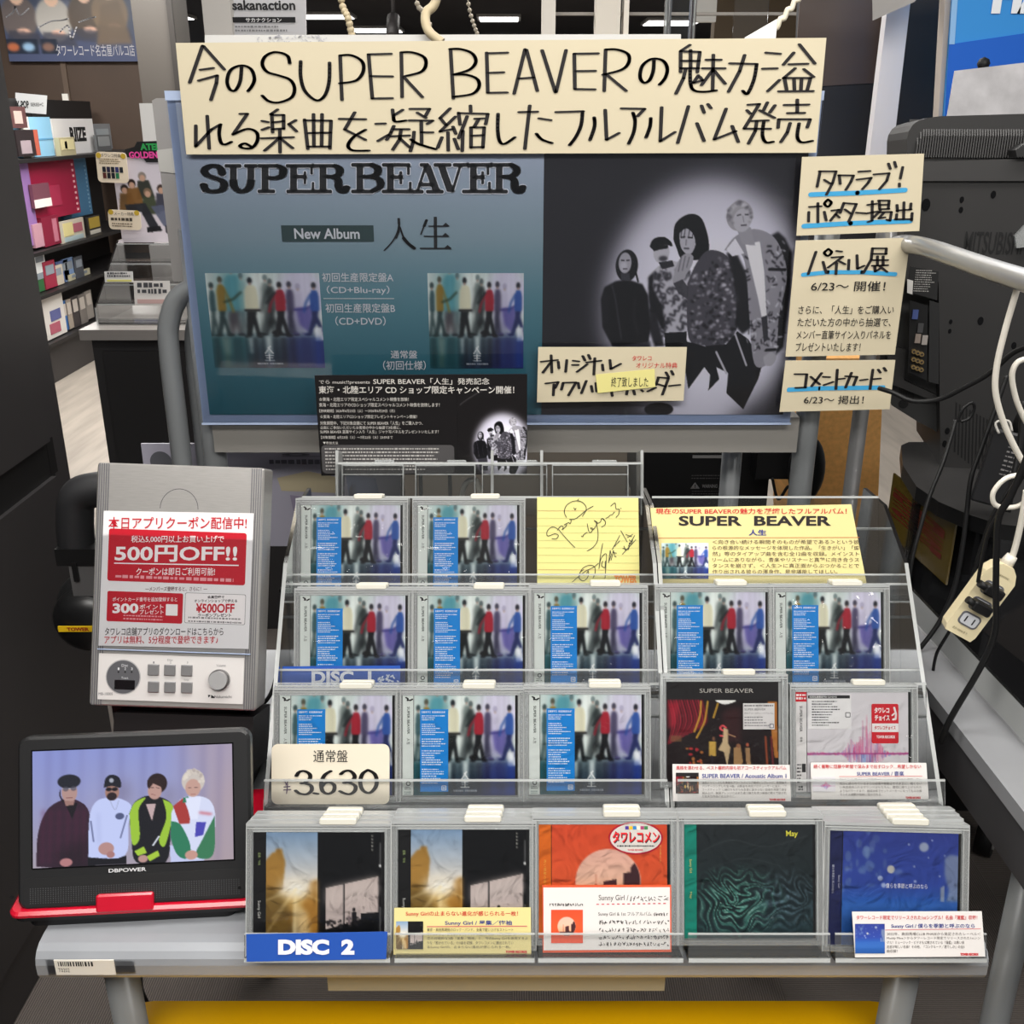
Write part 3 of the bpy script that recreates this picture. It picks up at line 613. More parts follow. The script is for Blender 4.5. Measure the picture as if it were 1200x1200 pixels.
# ceiling light fittings
LE = M('fluorescent_diffuser', (1, .98, .95), emit=3.0)
cells = [(-0.2, -.5, 1.2, .25), (0.1, 1.0, 1.2, .25), (.2, 3.0, 1.5, .3), (-1.6, 5.6, 1.0, .3), (.5, 8.0, 2.0, .3)]
far = [(-4.0, 12.7, .35, .3), (-2.1, 12.7, .3, .22), (-1.75, 14.6, .3, .3), (-.15, 13.0, .22, .25), (-.3, 16.0, .5, .25), (1.9, 13.5, .3, .3)]
where = ['nearest the camera', 'above the trolley', 'just behind the trolley', 'over the left aisle', 'in the middle of the shop', 'far left, by the dark pillar', 'far away left of the beaded cord', 'far away behind the beaded cord', 'far away behind the white window frame', 'farthest, low over the banner', 'far away right of the glass tube']
for i, (x, y, hx, hy) in enumerate(cells+far):
    t = thing('ceiling_light', 'white fluorescent ceiling light panel, '+where[i], 'ceiling light', (x, y, 2.6), 'ceiling light panels')
    q = MB(); q.box(-hx-.03, hx+.03, -hy-.03, hy+.03, -.03, 0, ink('#b9b6b2')); q.build('housing', t)
    q = MB(); q.box(-hx, hx, -hy, hy, -.04, -.0301, LE); q.build('diffuser', t)
# ---------------------------------------------------------------- left cabinet
CAB = M('charcoal_cabinet_laminate', '#2d2b2c', .42, noise=.05, nscale=3); SEAM = ink('#0e0d0e')
t = thing('tall_cabinet', 'tall charcoal cabinet along the left edge with door over drawer', 'cabinet', (-1.15, 1.0, 0))
b = MB(); b.box(-1.45, -.885, .1, 1.94, 0, 2.2, CAB); wpart(b, 'carcass', t)
b = MB(); b.box(-.885, -.875, .15, 1.86, .93, 2.15, CAB); wpart(b, 'door', t)
b = MB(); b.box(-.885, -.875, .15, 1.86, .12, .86, CAB); wpart(b, 'drawer', t)
b = MB(); b.box(-.886, -.884, .12, 1.89, .86, .93, SEAM); b.box(-.886, -.8835, 1.86, 1.875, .1, 2.17, SEAM); wpart(b, 'shadow_gap', t)

# ---------------------------------------------------------------- far left shelf
FS = Frame((-2.76, 6.0, 0), 0, 90)
t = thing('display_shelf', 'black stepped display shelf full of photobooks by brown partition', 'shelf', (-2.9, 6.0, 0))
BLK = M('black_shelf_laminate', '#1b191a', .5)
for z, h in ((1.287, .02), (.778, .02), (.535, .02), (.249, .02)):
    b = MB(); b.box(-3.12, -2.74, 5.2, 8.1, z-h, z, BLK); wpart(b, 'shelf_board', t)
b = MB(); b.box(-3.14, -3.10, 5.2, 8.1, 0, 1.62, BLK); wpart(b, 'back_panel', t)
b = MB(); b.box(-3.12, -2.78, 5.2, 8.1, 0, .225, M('shelf_plinth', '#302d2e', .5)); wpart(b, 'plinth', t)
def far_item(name, label, cat, x0, y0, x1, y1, n0, depth, cols, extra=None, group='goods on the far shelf'):
    u0, v0, u1, v1 = rect(FS, x0, y0, x1, y1); f = FS.shift(0, 0, n0)
    q = MB(); q.box(u0, u1, v0, v1, -depth, 0, M('goods_'+cols[0].lstrip('#'), cols[0], .45))
    for (a, bb, c, d), h in extra or []:
        q.box(u0+(u1-u0)*a, u0+(u1-u0)*c, v0+(v1-v0)*bb, v0+(v1-v0)*d, 0, .003, ink(h))
    o = q.build(name, None, f.mat()); return tag(o, label, cat, group)
G = far_item
G('photobook', 'dark photobook with a pale face, upper left of the far shelf', 'book', 17, 125, 35, 150, -.02, .02, ['#5b3c3c'], [((.2, .2, .7, .8), '#c0a8a0')])
G('photobook', 'dark photobook with a blurred portrait, below the other dark one', 'book', 22, 152, 48, 183, -.01, .02, ['#2a2224'], [((.15, .1, .6, .6), '#9a8c92'), ((.8, 0, .97, 1), '#b05a48')])
G('album_box', 'sky blue album box with white spine on the far shelf', 'album', 36, 137, 73, 184, -.06, .05, ['#8ec3e2'], [((0, 0, .3, 1), '#ece7dc'), ((.3, .42, 1, .46), '#5f9cc4')])
G('album_box', 'small holographic box in front of the white panel', 'album', 74, 161, 92, 183, -.02, .03, ['#b5ac8a'], [((.1, .35, .9, .9), '#d9cfa0'), ((.3, .4, .45, .8), '#6a5a3a')])
q = G('brand_panel', 'white panel with narrow black lettering on the far shelf', 'panel', 82, 139, 128, 184, -.1, .01, ['#e6e4e4'])
u0, v0, u1, v1 = rect(FS, 82, 139, 128, 184)
c = MB(); c.text('RIIZE', u0+(u1-u0)*.38, v0+(v1-v0)*.4, u0+(u1-u0)*.78, v0+(v1-v0)*.78, .0015, ink('#1a1a1a'), .05); c.build('lettering', q)
G('photo_case', 'grey video case at the right end of the top row', 'case', 131, 145, 150, 175, -.12, .03, ['#7e8084'], [((.15, .2, .85, .8), '#9aa0a4')])
G('photo_case', 'grey photo card behind the white lettered panel', 'case', 124, 158, 140, 177, -.06, .02, ['#5e6062'], [((.1, .3, .9, .9), '#8f9294')])
G('photobook', 'lilac photobook at the left of the second row', 'book', 26, 188, 46, 290, -.03, .02, ['#8a68a0'])
G('photobook', 'large crimson photobook with a dotted edge', 'book', 40, 186, 99, 256, -.045, .025, ['#8e1437'], [((.93, .05+.1*i, .96, .09+.1*i), '#d8a8b0') for i in range(9)]+[((.3, .2, .62, .55), '#9c2a48')])
G('photobook', 'large steel blue photobook beside the crimson one', 'book', 88, 184, 122, 255, -.1, .02, ['#3f6d90'], [((.9, .05+.07*i, .94, .08+.07*i), '#7f9fb8') for i in range(12)])
G('photo_case', 'small album with pale label in front of the crimson photobook', 'album', 40, 215, 60, 243, -.005, .02, ['#6a3f4c'], [((0, 0, 1, .35), '#e3d7d4')])
G('album_box', 'crimson album standing on the second row', 'album', 54, 253, 74, 288, -.02, .03, ['#7c1a34'], [((.6, .1, .85, .9), '#b06a7c')])
G('album_box', 'pink album beside the crimson one on the second row', 'album', 44, 262, 55, 290, -.02, .03, ['#b88a98'])
G('disc_case', 'shiny disc case on the second row of the far shelf', 'disc', 75, 257, 103, 283, -.02, .015, ['#b9b2a4'], [((.1, .3, .5, .9), '#cfc48c'), ((.5, .4, .9, .8), '#a05a68'), ((.1, .05, .9, .25), '#9fb0b4')])
G('disc_case', 'disc case with yellow picture at the right of the second row', 'disc', 112, 253, 127, 276, -.05, .015, ['#2f2b28'], [((.1, .4, .9, .95), '#a58d3c'), ((.1, .1, .9, .3), '#c9c4b8')])
cols = [('#dfe3e4', 47, 294, 60, 320), ('#2f6a3c', 49, 312, 62, 342), ('#9c2c44', 58, 305, 72, 338), ('#c9bfae', 67, 311, 82, 335), ('#5f74a8', 78, 305, 92, 330), ('#7f9cc8', 86, 302, 98, 329), ('#50545c', 97, 300, 107, 326), ('#c3bda0', 90, 318, 116, 327)]
nm = ['pale', 'green', 'red', 'cream', 'slate blue', 'light blue', 'charcoal', 'low cream']
for (c_, x0, y0, x1, y1), n_ in zip(cols, nm): G('disc_case', n_+' disc case on the third row of the far shelf', 'disc', x0, y0, x1, y1, -.02-.004*len(n_), .012, [c_], [((.15, .5, .85, .85), '#8d96a0')])
G('photobook', 'white photobook with red scrawl on the bottom row', 'book', 55, 345, 80, 396, -.02, .02, ['#d5d1cc'], [((.2, .1, .7, .35), '#a85a6a'), ((.3, .4, .8, .65), '#5a5f90')])
for (c_, x0, y0, x1, y1), n_ in zip([('#2f62a0', 79, 352, 85, 388), ('#a09488', 84, 350, 91, 386), ('#3a3436', 90, 346, 99, 384), ('#7a7470', 98, 344, 107, 380), ('#96908a', 106, 340, 114, 374)], ['blue', 'beige', 'black', 'grey', 'pale grey']):
    G('disc_case', n_+' disc case on the bottom row of the far shelf', 'disc', x0, y0, x1, y1, -.03, .012, [c_], [((.2, .5, .8, .9), '#c0b8b0')])
FW = Frame((0, 5.6, 1.0))
def vcard(name, label, cat, Y, quad, col, thick=.004, lean=0, yaw=0):
    """a flat upright board given by its four corners"""
    F = Frame((0, Y, 1.0), lean, yaw); P = [F.px(*q) for q in quad]; o = P[0]
    f = F.shift(P[3][0], P[3][1]); t = thing(name, label, cat, f)
    mp = Map(f); b = MB(); b.prism([f.px(*q) for q in quad][::-1], -thick, 0, col if not isinstance(col, str) else M('board_'+col.lstrip('#'), col, .6)); b.build('board', t)
    return t, f
t, f = vcard('genre_sign', 'white genre sign standing above the far shelf', 'sign', 6.9, [(18, 108.5), (55, 112), (54, 134), (18, 131)], '#dcdcdc')
b = MB(); mp = Map(f); b.tx(mp, 'K-POP', 20, 118, 34, 127, .001, ink('#1a1a1a'), .04); b.tx(mp, 'SERIES+C', 36, 120.5, 51, 124.5, .001, ink('#555555'), .02); b.build('lettering', t)
b = MB(); u, v = f.px(36, 131); b.box(u-.005, u+.005, -.33, v, -.012, -.004, BLK); b.build('post', t)
# group poster high on the brown wall
Fp = Frame((0, 8.16, 1.8)); r = rect(Fp, 2, -46, 158, 72)
t = thing('signed_poster', 'large signed group poster high on the brown partition', 'poster', Fp)
p = Pic(90, 60, '#3a4152', 156, 118); p.mp = lambda x, y: (x-2, y+46)
p.poly('0,40 160,40 160,75 0,75', '#3a4058', .8, 4); p.mottle((0, -8, 158, 24), '#565c70', 30, 3, 9, .4)
for x, y, c in ((22, 20, '#5a5250'), (62, 22, '#9a9690'), (100, 18, '#4a4038'), (128, 14, '#6a5a48')): p.ell(x, y, 21, 26, c, .95, 1); p.ell(x, y-24, 8, 9, '#c4a08c'); p.ell(x+3, y+16, 8, 4, '#c09a88', .9, .5); p.poly([(x-14, y+14), (x+20, y+18), (x+24, y+32), (x-18, y+28)], '#33343e', .8, 1)
p.poly('118,5 140,0 150,50 108,52', '#5c4e40', .9, 1.5)
for x, c in ((10, '#b0603c'), (28, '#8fb0cc'), (51, '#7a5a4c')): p.poly([(x-8, 44), (x+11, 44), (x+11, 62), (x-8, 62)], '#1e2430'); p.ell(x, 54, 7, 5, c, .8, 1)
p.mp = None; p.A = np.clip(p.A*1.35, 0, 1); b_ = p.obj('picture', t, *r, .004)
b = MB(); b.box(r[0], r[2], r[1], r[3], -.006, .003, ink('#cfcfd4')); b.build('sheet', t)
b = MB(); mp = Map(Fp); b.tx(mp, 'タワーレコード名古屋パルコ店', 66, 52, 158, 66, .006, ink('#c8c6cc'), .0)
b.pen(mp, '~8,20 16,14 18,8 24,18 34,10; ~46,32 60,25 72,24 80,22; ~70,38 80,30 84,46 90,32; ~93,26 104,22 112,20', .9, .7, .006, ink('#d0ced4')); b.build('lettering', t)
# white panel behind the standee
t, f = vcard('white_board', 'narrow white board standing behind the poster frame at left', 'board', 3.9, [(163, 121), (188, 121), (240, 602), (215, 602)], '#d3d2d0', .02)
# counter
t = thing('counter', 'dark sales counter with pale grey top behind the trolley', 'counter', (-.8, 3.2, 0))
b = MB(); b.box(-1.19, .6, 2.88, 3.55, 0, .92, M('counter_dark', '#2d2c2d', .5)); wpart(b, 'body', t)
b = MB(); b.box(-1.16, .57, 2.872, 2.881, .30, .885, M('counter_panel', '#262526', .5)); wpart(b, 'front_panel', t)
b = MB(); b.box(-1.21, .62, 2.85, 3.58, .921, .95, M('counter_top_grey', '#9c9793', .35)); wpart(b, 'worktop', t)
b = MB(); b.box(-1.14, -.5, 3.3, 3.55, .95, 1.13, M('grey_riser', '#9b9896', .5)); o = b.build('riser'); tag(o, 'pale grey riser box on the back of the counter', 'riser')
# standee
Fs = Frame((0, 3.38, 1.13)); t = thing('promo_standee', 'album promotion standee with group photo on the counter riser', 'standee', Fs)
r = rect(Fs, 137, 184, 215, 282); r = (r[0], 0.0, r[2], r[3])
p = Pic(70, 90, '#d6d0d8', 78, 98); p.mp = lambda x, y: (x-137, y-184); p.vgrad([(0, '#cfc8d2'), (1, '#dcd4dc')])
for x, y, c, hc in ((170, 208, '#2c2f28', '#8a8078'), (148, 222, '#6a4c28', '#2a2220'), (157, 216, '#7a5428', '#2a2220'), (174, 226, '#3c4430', '#7a6450'), (190, 222, '#3a3a48', '#3a2a26')):
    p.poly([(x-6, y+3), (x+7, y+2), (x+12, y+22), (x-9, y+24)], c, .95, .6); p.ell(x, y-2, 4.6, 5, hc); p.ell(x, y, 3.2, 3.6, '#c09a84')
p.poly('146,238 170,236 182,262 174,270 164,246 148,246', '#23252c', .95, .5); p.poly('176,240 190,238 200,268 188,262', '#5a6078', .9, .5); p.poly('168,264 184,262 186,268 168,270', '#17171b', .95, .3); p.poly('190,262 196,262 196,276 190,270', '#1a1a20', .9)
p.mp = None; p.obj('picture', t, *r, .002)
b = MB(); b.box(r[0], r[2], 0, r[3], -.004, .0015, ink('#e0dadf')); q = [(147, 184), (147, 175), (158, 172), (161, 166), (215, 164), (215, 190), (172, 190), (168, 185)]
b.prism([Fs.px(*a) for a in q][::-1], -.004, .0045, ink('#1a1a1c')); b.build('board', t)
b = MB(); mp = Map(Fs); b.tx(mp, 'ATEEZ', 165, 168, 195, 176, .006, ink('#2f9a50'), .05); b.tx(mp, 'GOLDEN HOUR', 152, 177.5, 212, 185.5, .006, ink('#e04a9c'), .04); b.build('lettering', t)
for quad, rows, lab, nmx in (([(110.5, 177), (146, 178), (151, 213), (115, 214)], 5, 'cream bonus card with eight dark swatches on the standee', 'a'), ([(125.5, 246), (163, 245), (165.5, 268), (128, 269)], 4, 'cream bonus card at the foot of the standee', 'b')):
    Fx = Frame((0, 3.35, 1.13)); P = [Fx.px(*q) for q in quad]; x0 = (P[0][0]+P[3][0])/2; x1 = (P[1][0]+P[2][0])/2; y1 = (P[0][1]+P[1][1])/2; y0 = (P[2][1]+P[3][1])/2
    f = Fx.shift(x0, y0); f = Frame(f.O, 0, 0, -2); tt = thing('bonus_card', lab, 'card', f, 'bonus cards on the standee'); w, h = x1-x0, y1-y0
    b = MB(); b.rrect(0, w, 0, h, -.003, 0, .012, ink('#ecdcc4')); b.build('card', tt)
    b = MB(); b.disc(w*.1, h*.88, .008, .001, None, ink('#c8a83a')); b.disc(w*.9, h*.88, .008, .001, None, ink('#c8a83a'))
    if nmx == 'a':
        b.text('タワレコ特典', w*.18, h*.83, w*.82, h*.95, .001, ink('#3a3228')); b.fine(w*.1, h*.6, w*.9, h*.8, 3, .001, ink('#8a7a5a'))
        for i in range(9): j, k = i % 5, i//5; b.box(w*(.18+.14*j), w*(.29+.14*j), h*(.34-.2*k), h*(.52-.2*k), 0, .001, ink(['#22242e', '#2c2a44', '#20222c', '#34386a', '#22242c', '#5a2c28', '#20222a', '#22242c', '#2c7a52'][i]))
    else:
        b.text('メーカー特典', w*.2, h*.72, w*.8, h*.9, .001, ink('#3a3228')); b.fine(w*.08, h*.42, w*.92, h*.64, 1, .001, ink('#4a4238'), .8); b.fine(w*.1, h*.12, w*.9, h*.36, 2, .001, ink('#6a5a48'))
    b.build('lettering', tt)
# small acrylic rack on the counter
t = thing('acrylic_card_rack', 'small clear acrylic rack on the counter top', 'rack', (-1.05, 2.98, .951)); b = MB()
for k, (yy, z0) in enumerate(((2.93, .955), (3.0, 1.0), (3.07, 1.05), (3.14, 1.1))):
    b.box(-1.18, -.6, yy, yy+.004, z0, z0+.05, CLEAR); b.box(-1.18, -.6, yy-.002, yy+.006, z0+.05, z0+.053, EDGE); b.box(-1.18, -.6, yy, yy+.07, z0-.004, z0, CLEAR)
b.prism([(2.92, .952), (2.92, 1.0), (3.16, 1.16), (3.2, 1.16), (3.2, .952)], -1.185, -1.18, CLEAR, 'x', EDGE); wpart(b, 'tiers', t)
for quad, c1, c2, lab in (([(123, 318), (156, 318), (156, 331), (123, 331)], '#dad8d6', '#d8d27a', 'pale ticket card with yellow stripe in the small acrylic rack'), ([(158, 329), (200, 329), (200, 358), (158, 358)], '#dcd8d4', '#c8a8a4', 'white photo card with grey figures in the small acrylic rack')):
    F = Frame((0, 2.985 if c2 == '#d8d27a' else 2.922, 1.0), 12); P = [F.px(*q) for q in quad]; f = F.shift(P[3][0], P[3][1]); w, h = P[2][0]-P[3][0], P[0][1]-P[3][1]
    b = MB(); b.box(0, w, 0, h, -.003, 0, ink(c1)); b.box(w*.08, w*.95, h*.08, h*.25, 0, .001, ink(c2)); b.fine(w*.1, h*.45, w*.95, h*.95, 2, .001, ink('#4a4a4e'), .8, 5)
    tag(b.build('photo_card', None, f.mat()), lab, 'card')
# ---------------------------------------------------------------- behind the top of the banner
def post(name, label, cat, Y, x0, x1, col, z0=0, z1=2.6, d=.08, struct=False):
    a, c = onY(x0, 20, Y), onY(x1, 20, Y); b = MB(); b.box(a.x, c.x, Y, Y+d, z0, z1, M('post_'+col.lstrip('#'), col, .5)); o = b.build(name)
    return structure(o, label, cat) if struct else tag(o, label, cat)
post('trim_2', 'pale grey pillar left of the hanging name card', 'pillar', 4.2, 238, 271, '#b9b5b0', struct=True, d=.3)
post('trim_3', 'pale window frame post behind banner, left one', 'post', 4.2, 635, 651, '#c9c3ba', struct=True)
post('trim_4', 'broad pale window frame post behind banner', 'post', 4.2, 698, 727, '#cbc4b8', struct=True)
post('trim_5', 'narrow pale window frame post behind banner', 'post', 4.2, 731, 737, '#d5cec2', struct=True)
b = MB(); a, c = onY(640, 20, 4.3), onY(1000, 20, 4.3); b.box(a.x, c.x, 4.27, 4.3, 1.865, 1.875, ink('#8f8a84')); structure(b.build('trim_6'), 'thin rail across the window frame posts', 'rail')
post('wall_panel', 'dim olive brown panel right of the hanging glass tube', 'panel', 6.0, 838, 945, '#5d4c34', .0, 2.55, .1)
t, f = vcard('name_card', 'white hanging artist name card behind the banner', 'sign', 3.0, [(273, -30), (358, -30), (359, 45), (275, 45)], '#d5d4d6')
b = MB(); mp = Map(f); b.tx(mp, 'sakanaction', 272, 0, 346, 12, .001, ink('#2a2a2c'), .03); x0, y0 = mp(273, 26.5); x1, y1 = mp(346, 20); b.box(x0, x1, y0, y1, 0, .001, ink('#1d1d1f')); b.tx(mp, 'サカナクション', 288, 21, 330, 26, .0015, ink('#e8e8e8'), .02); u = mp(276, 38), mp(340, 29); b.fine(u[0][0], u[0][1], u[1][0], u[1][1], 2, .001, ink('#8a8a8c')); b.build('lettering', t)
b = MB(); u = f.px(315, -30); b.tube([(u[0], u[1], 0), (u[0], u[1]+.6, 0)], .003, ink('#888888')); b.build('hanger', t)
t, f = vcard('foam_board', 'long white foam board standing just behind the banner', 'board', 1.56, [(240, 41), (798, 40), (798, 70), (240, 70)], '#c6c5c2', .01)
b = MB(); u = f.px(222, 0); mp = Map(f)
R = random.Random(3)
for i in range(60):
    x, y = R.uniform(300, 385), R.uniform(41.5, 50); b.pen(mp, f'{x},{y} {x+R.uniform(-3,3)},{y+R.uniform(-2,2)}', .5, .4, .001, ink('#a9a9b0'))
b.build('crumpled_tape', t)
# beaded cord, rope, hooks
def bead_cord(P, r, n, name, label, col):
    b = MB(); P = catmull3(P, n)
    for p in P[::2]: sph(b, p, r, col)
    b.tube(P, r*.35, col, 6); return tag(b.build(name), label, 'strand')
def catmull3(P, n=8):
    Q = [P[0]]+list(P)+[P[-1]]; out = []
    for i in range(1, len(Q)-2):
        p0, p1, p2, p3 = [Vector(q) for q in Q[i-1:i+3]]
        for j in range(n):
            t = j/n; out.append(.5*((2*p1)+(p2-p0)*t+(2*p0-5*p1+4*p2-p3)*t*t+(3*p1-p0-3*p2+p3)*t**3))
    out.append(Vector(P[-1])); return out
def sph(b, c, r, m, n=8, k=6, sc=(1, 1, 1)):
    V, F = [], []
    for i in range(k+1):
        a = math.pi*i/k
        for j in range(n):
            t = 2*math.pi*j/n; V.append((c[0]+sc[0]*r*math.sin(a)*math.cos(t), c[1]+sc[1]*r*math.sin(a)*math.sin(t), c[2]+sc[2]*r*math.cos(a)))
    for i in range(k):
        for j in range(n): F.append((i*n+j, (i+1)*n+j, (i+1)*n+(j+1) % n, i*n+(j+1) % n))
    b.add(V, F, m, True)
CREAM = M('cream_cord', '#ab9d80', .6)
bead_cord([onY(397, -60, 1.6), onY(400, 0, 1.58), onY(408, 22, 1.57), onY(413, 44, 1.575)], .0052, 8, 'bead_strand', 'cream beaded cord hanging behind the banner, left of the rope', CREAM)
bead_cord([onY(486, -60, 2.6), onY(488, 0, 2.6), onY(496, 14, 2.6), onY(504, 30, 2.6)], .006, 7, 'beaded_chain', 'thin beaded chain hanging beside the cream rope', M('pearl_chain', '#b5ab98', .4))
bead_cord([onY(545, -60, 2.6), onY(549, 5, 2.6), onY(560, 42, 2.6)], .005, 14, 'beaded_chain', 'thin beaded chain hanging right of the cream rope', M('pearl_chain', '#b5ab98', .4))
b = MB(); b.tube(catmull3([onY(520, -60, 1.58), onY(511, 0, 1.58), onY(499, 16, 1.57), onY(502, 36, 1.55), onY(518, 50, 1.545)]), .0065, CREAM); tag(b.build('hanging_rope'), 'twisted cream rope looping down behind the banner', 'rope')
b = MB(); P = [onY(940-i*4.2, -8+i*5.4+(3 if i % 2 else -3), 1.55) for i in range(11)]; b.tube(catmull3(P, 4), .0036, ink('#d8d0bc')); tag(b.build('coiled_cord'), 'pale coiled cord above the right end of the banner', 'cord')
t, f = vcard('paper_corner', 'white triangular card sticking up behind the banner at right', 'card', 1.54, [(873, 44), (911, 22), (908, 60), (873, 60)], '#e2e0de')
b = MB(); a = onY(797, 20, 2.4); b.tube([(a.x, 2.4, 1.55), (a.x, 2.4, 2.58)], .028, CLEAR, 16, caps=False); b.tube([(a.x+.03, 2.4, 1.55), (a.x+.03, 2.4, 2.58)], .004, EDGE); b.tube([(a.x-.03, 2.4, 1.55), (a.x-.03, 2.4, 2.58)], .004, EDGE); tag(b.build('acrylic_tube'), 'clear acrylic tube hanging behind the banner', 'tube')
b = MB(); a = onY(880, 20, 2.0); b.box(a.x-.03, a.x+.03, 2.0, 2.004, 1.5, 2.58, CLEAR); tag(b.build('acrylic_strip'), 'clear acrylic strip hanging beside the coiled cord', 'strip')
t = thing('spotlight', 'small black spotlight on a ceiling stem, between ropes', 'spotlight', onY(461, 20, 7.0)); c = onY(461, 20, 7.0)
b = MB(); b.tube([(c.x, 7, c.z), (c.x, 7, 2.6)], .012, ink('#3a3838')); wpart(b, 'stem', t); b = MB(); b.tube([(c.x, 7, c.z), (c.x, 6.9, c.z-.12)], .04, ink('#2c2a2a')); wpart(b, 'lamp_head', t)
t = thing('spotlight', 'white square spotlight right of the glass tube', 'spotlight', onY(824, 12, 5.0)); c = onY(824, 12, 5.0)
b = MB(); b.tube([(c.x+.03, 5, c.z), (c.x+.03, 5, 2.6)], .012, ink('#a8a6a2')); wpart(b, 'stem', t); b = MB(); b.box(c.x-.05, c.x+.05, 4.95, 5.0, c.z-.05, c.z+.05, ink('#dedcd6')); wpart(b, 'lamp_head', t)
# ---------------------------------------------------------------- right background
t, f = vcard('dark_partition', 'tall dark partition right of the banner', 'partition', 2.7, [(940, -60), (1075, -60), (1040, 330), (925, 330)], '#26262a', .03)
b = MB(); mp = Map(f); b.prism([mp(*q) for q in ((941, -60), (1073, -60), (1062, 95), (930, 103))][::-1], 0, .004, M('brown_upper_panel', '#574840', .35)); b.build('upper_panel', t)
t, f = vcard('leaning_board', 'slim white board leaning between dark partitions', 'board', 2.45, [(1046, -40), (1072, -40), (1045, 190), (1018, 190)], '#d8d5d8', .03)
t, f = vcard('torn_paper', 'grey torn paper pinned above the white leaning board', 'paper', 2.35, [(1022, -40), (1100, -40), (1072, 2), (1023, 24)], '#a8a4a0', .002)
t, f = vcard('brown_partition', 'dark brown partition behind the television', 'partition', 2.6, [(1060, -60), (1125, -60), (1110, 330), (1035, 330)], '#2e2721', .03)
t, f = vcard('frame_post', 'beige upright edge of the blue sign', 'post', 2.3, [(1111, -60), (1128, -60), (1104, 250), (1093, 250)], '#b8ada2', .03)
t, f = vcard('blue_sign', 'large bright blue sign with white letters, upper right', 'sign', 2.28, [(1128, -120), (1330, -120), (1320, 250), (1100, 250)], '#2f8fdb', .02)
b = MB(); mp = Map(f); b.prism([mp(*q) for q in ((1112, 52), (1330, 20), (1320, 250), (1100, 250))][::-1], 0, .002, ink('#1e62c8')); b.prism([mp(*q) for q in ((1123, -120), (1130, -120), (1118, 52), (1112, 52))][::-1], 0, .003, ink('#8fbce8')); b.build('blue_band', t)
b = MB(); b.tx(mp, 'HA', 1164, -30, 1236, 16, .003, ink('#eef2f6'), .06); b.build('lettering', t)
t, f = vcard('foil_panel', 'crinkled silver foil sheet in front of the blue sign', 'panel', 2.1, [(1119, 83), (1280, 64), (1290, 160), (1110, 136)], M('crinkled_foil', '#c2c0c2', .5, .1, noise=.18, nscale=18, bump=.5), .003)
b = MB(); a = f.px(1158, 74); sph(b, (a[0], a[1], -.02), .012, ink('#1a1a1a')); b.build('clip', t)
WOOD = M('orange_wood_veneer', '#e2a862', .5, noise=.12, nscale=10, stretch=(9, 9, .6))
t, f = vcard('wood_cabinet', 'orange wood cabinet side standing behind the right cards', 'cabinet', 2.15, [(955, 420), (1036, 420), (1004, 1180), (955, 1180)], WOOD, .4)
b = MB(); b.box(-.3, .52, 2.7, 2.75, 0, 1.0, M('beige_low_wall', '#7d7468', .7)); tag(b.build('low_partition'), 'beige low partition behind the acrylic rack', 'partition')

# ================================================================== the trolley
GRY = M('grey_powder_coat', '#8d8e8f', .38, noise=.04, nscale=8); GRYT = M('grey_tube', '#7e8183', .35, .15)
SIL = M('silver_grey_top', '#94979c', .32, .1, noise=.05, nscale=14)
t = TR = thing('display_trolley', 'grey steel display trolley carrying the racks and poster', 'trolley', (0, 1.15, 0))
b = MB(); prof = [(1.50, .64), (.85, .64), (.844, .643), (.841, .649), (.841, .662), (.843, .669), (.848, .675), (.856, .679), (.868, .68), (1.50, .68)]
b.prism(prof, -.505, .505, SIL, 'x'); wpart(b, 'tabletop', t)
for sx in (-1, 1):
    for y0, y1 in ((.90, .93), (1.48, 1.50)):
        b = MB(); b.tube([(sx*.445, y0, .64), (sx*.452, y1, 0)], .019, GRYT, 14); wpart(b, 'leg', t)
b = MB(); b.rrect(-.485, .485, .66, .972, .44, .475, .04, M('yellow_gloss_paint', '#d9a404', .22, coat=.3)); wpart(b, 'lower_shelf', t)
b = MB(); b.box(-.205, .17, .875, .89, .592, .639, ink('#8f8a78')); wpart(b, 'under_rail', t)
b = MB(); b.tube(catmull3([(-.521, 1.535, .0), (-.520, 1.535, 1.0), (-.519, 1.535, 1.17), (-.514, 1.535, 1.215), (-.497, 1.535, 1.250), (-.468, 1.535, 1.266), (-.43, 1.535, 1.268), (-.2, 1.56, 1.268)], 8), .0155, GRYT, 14); b.tube(catmull3([(-.497, 1.575, .0), (-.496, 1.575, 1.0), (-.495, 1.575, 1.15), (-.488, 1.575, 1.205), (-.468, 1.575, 1.232), (-.43, 1.575, 1.236)], 8), .0135, GRYT, 12); wpart(b, 'handle_loop', t)
for px_ in (-.468, .46):
    b = MB(); b.tube([(px_, 1.54, .64), (px_, 1.54, 1.35)], .018, GRYT, 14); wpart(b, 'upright', t)
b = MB(); b.box(-.46, .44, 1.513, 1.55, 1.018, 1.074, M('grey_rail_paint', '#8f8c87', .4)); wpart(b, 'cross_rail', t)
for x, y in ((.365, 1.62),):
    b = MB(); b.tube([(x, y, 0), (x, y, 1.33)], .0165, GRYT, 14); wpart(b, 'rear_post', t)
F = Frame((0, .8405, .66), 0); mp = Map(F, 0, 1040, 4)
b = MB(); 
x0, x1 = F.px(64, 1128)[0], F.px(134, 1128)[0]; b.box(x0, x1, -.009, .011, 0, .0012, ink('#e9e5dc'))
R = random.Random(8); xx = x0+.004
while xx < x0+.04: w = R.choice([.0008, .0014, .002]); b.box(xx, xx+w, .003, .009, .0012, .0014, ink('#1c1c1c')); xx += w+R.choice([.001, .0016])
b.text('T0202', x0+.003, -.005, x0+.015, .0005, .0014, ink('#2a2a2a')); flocal(b, F)
s = wpart(b, 'barcode_label', t)
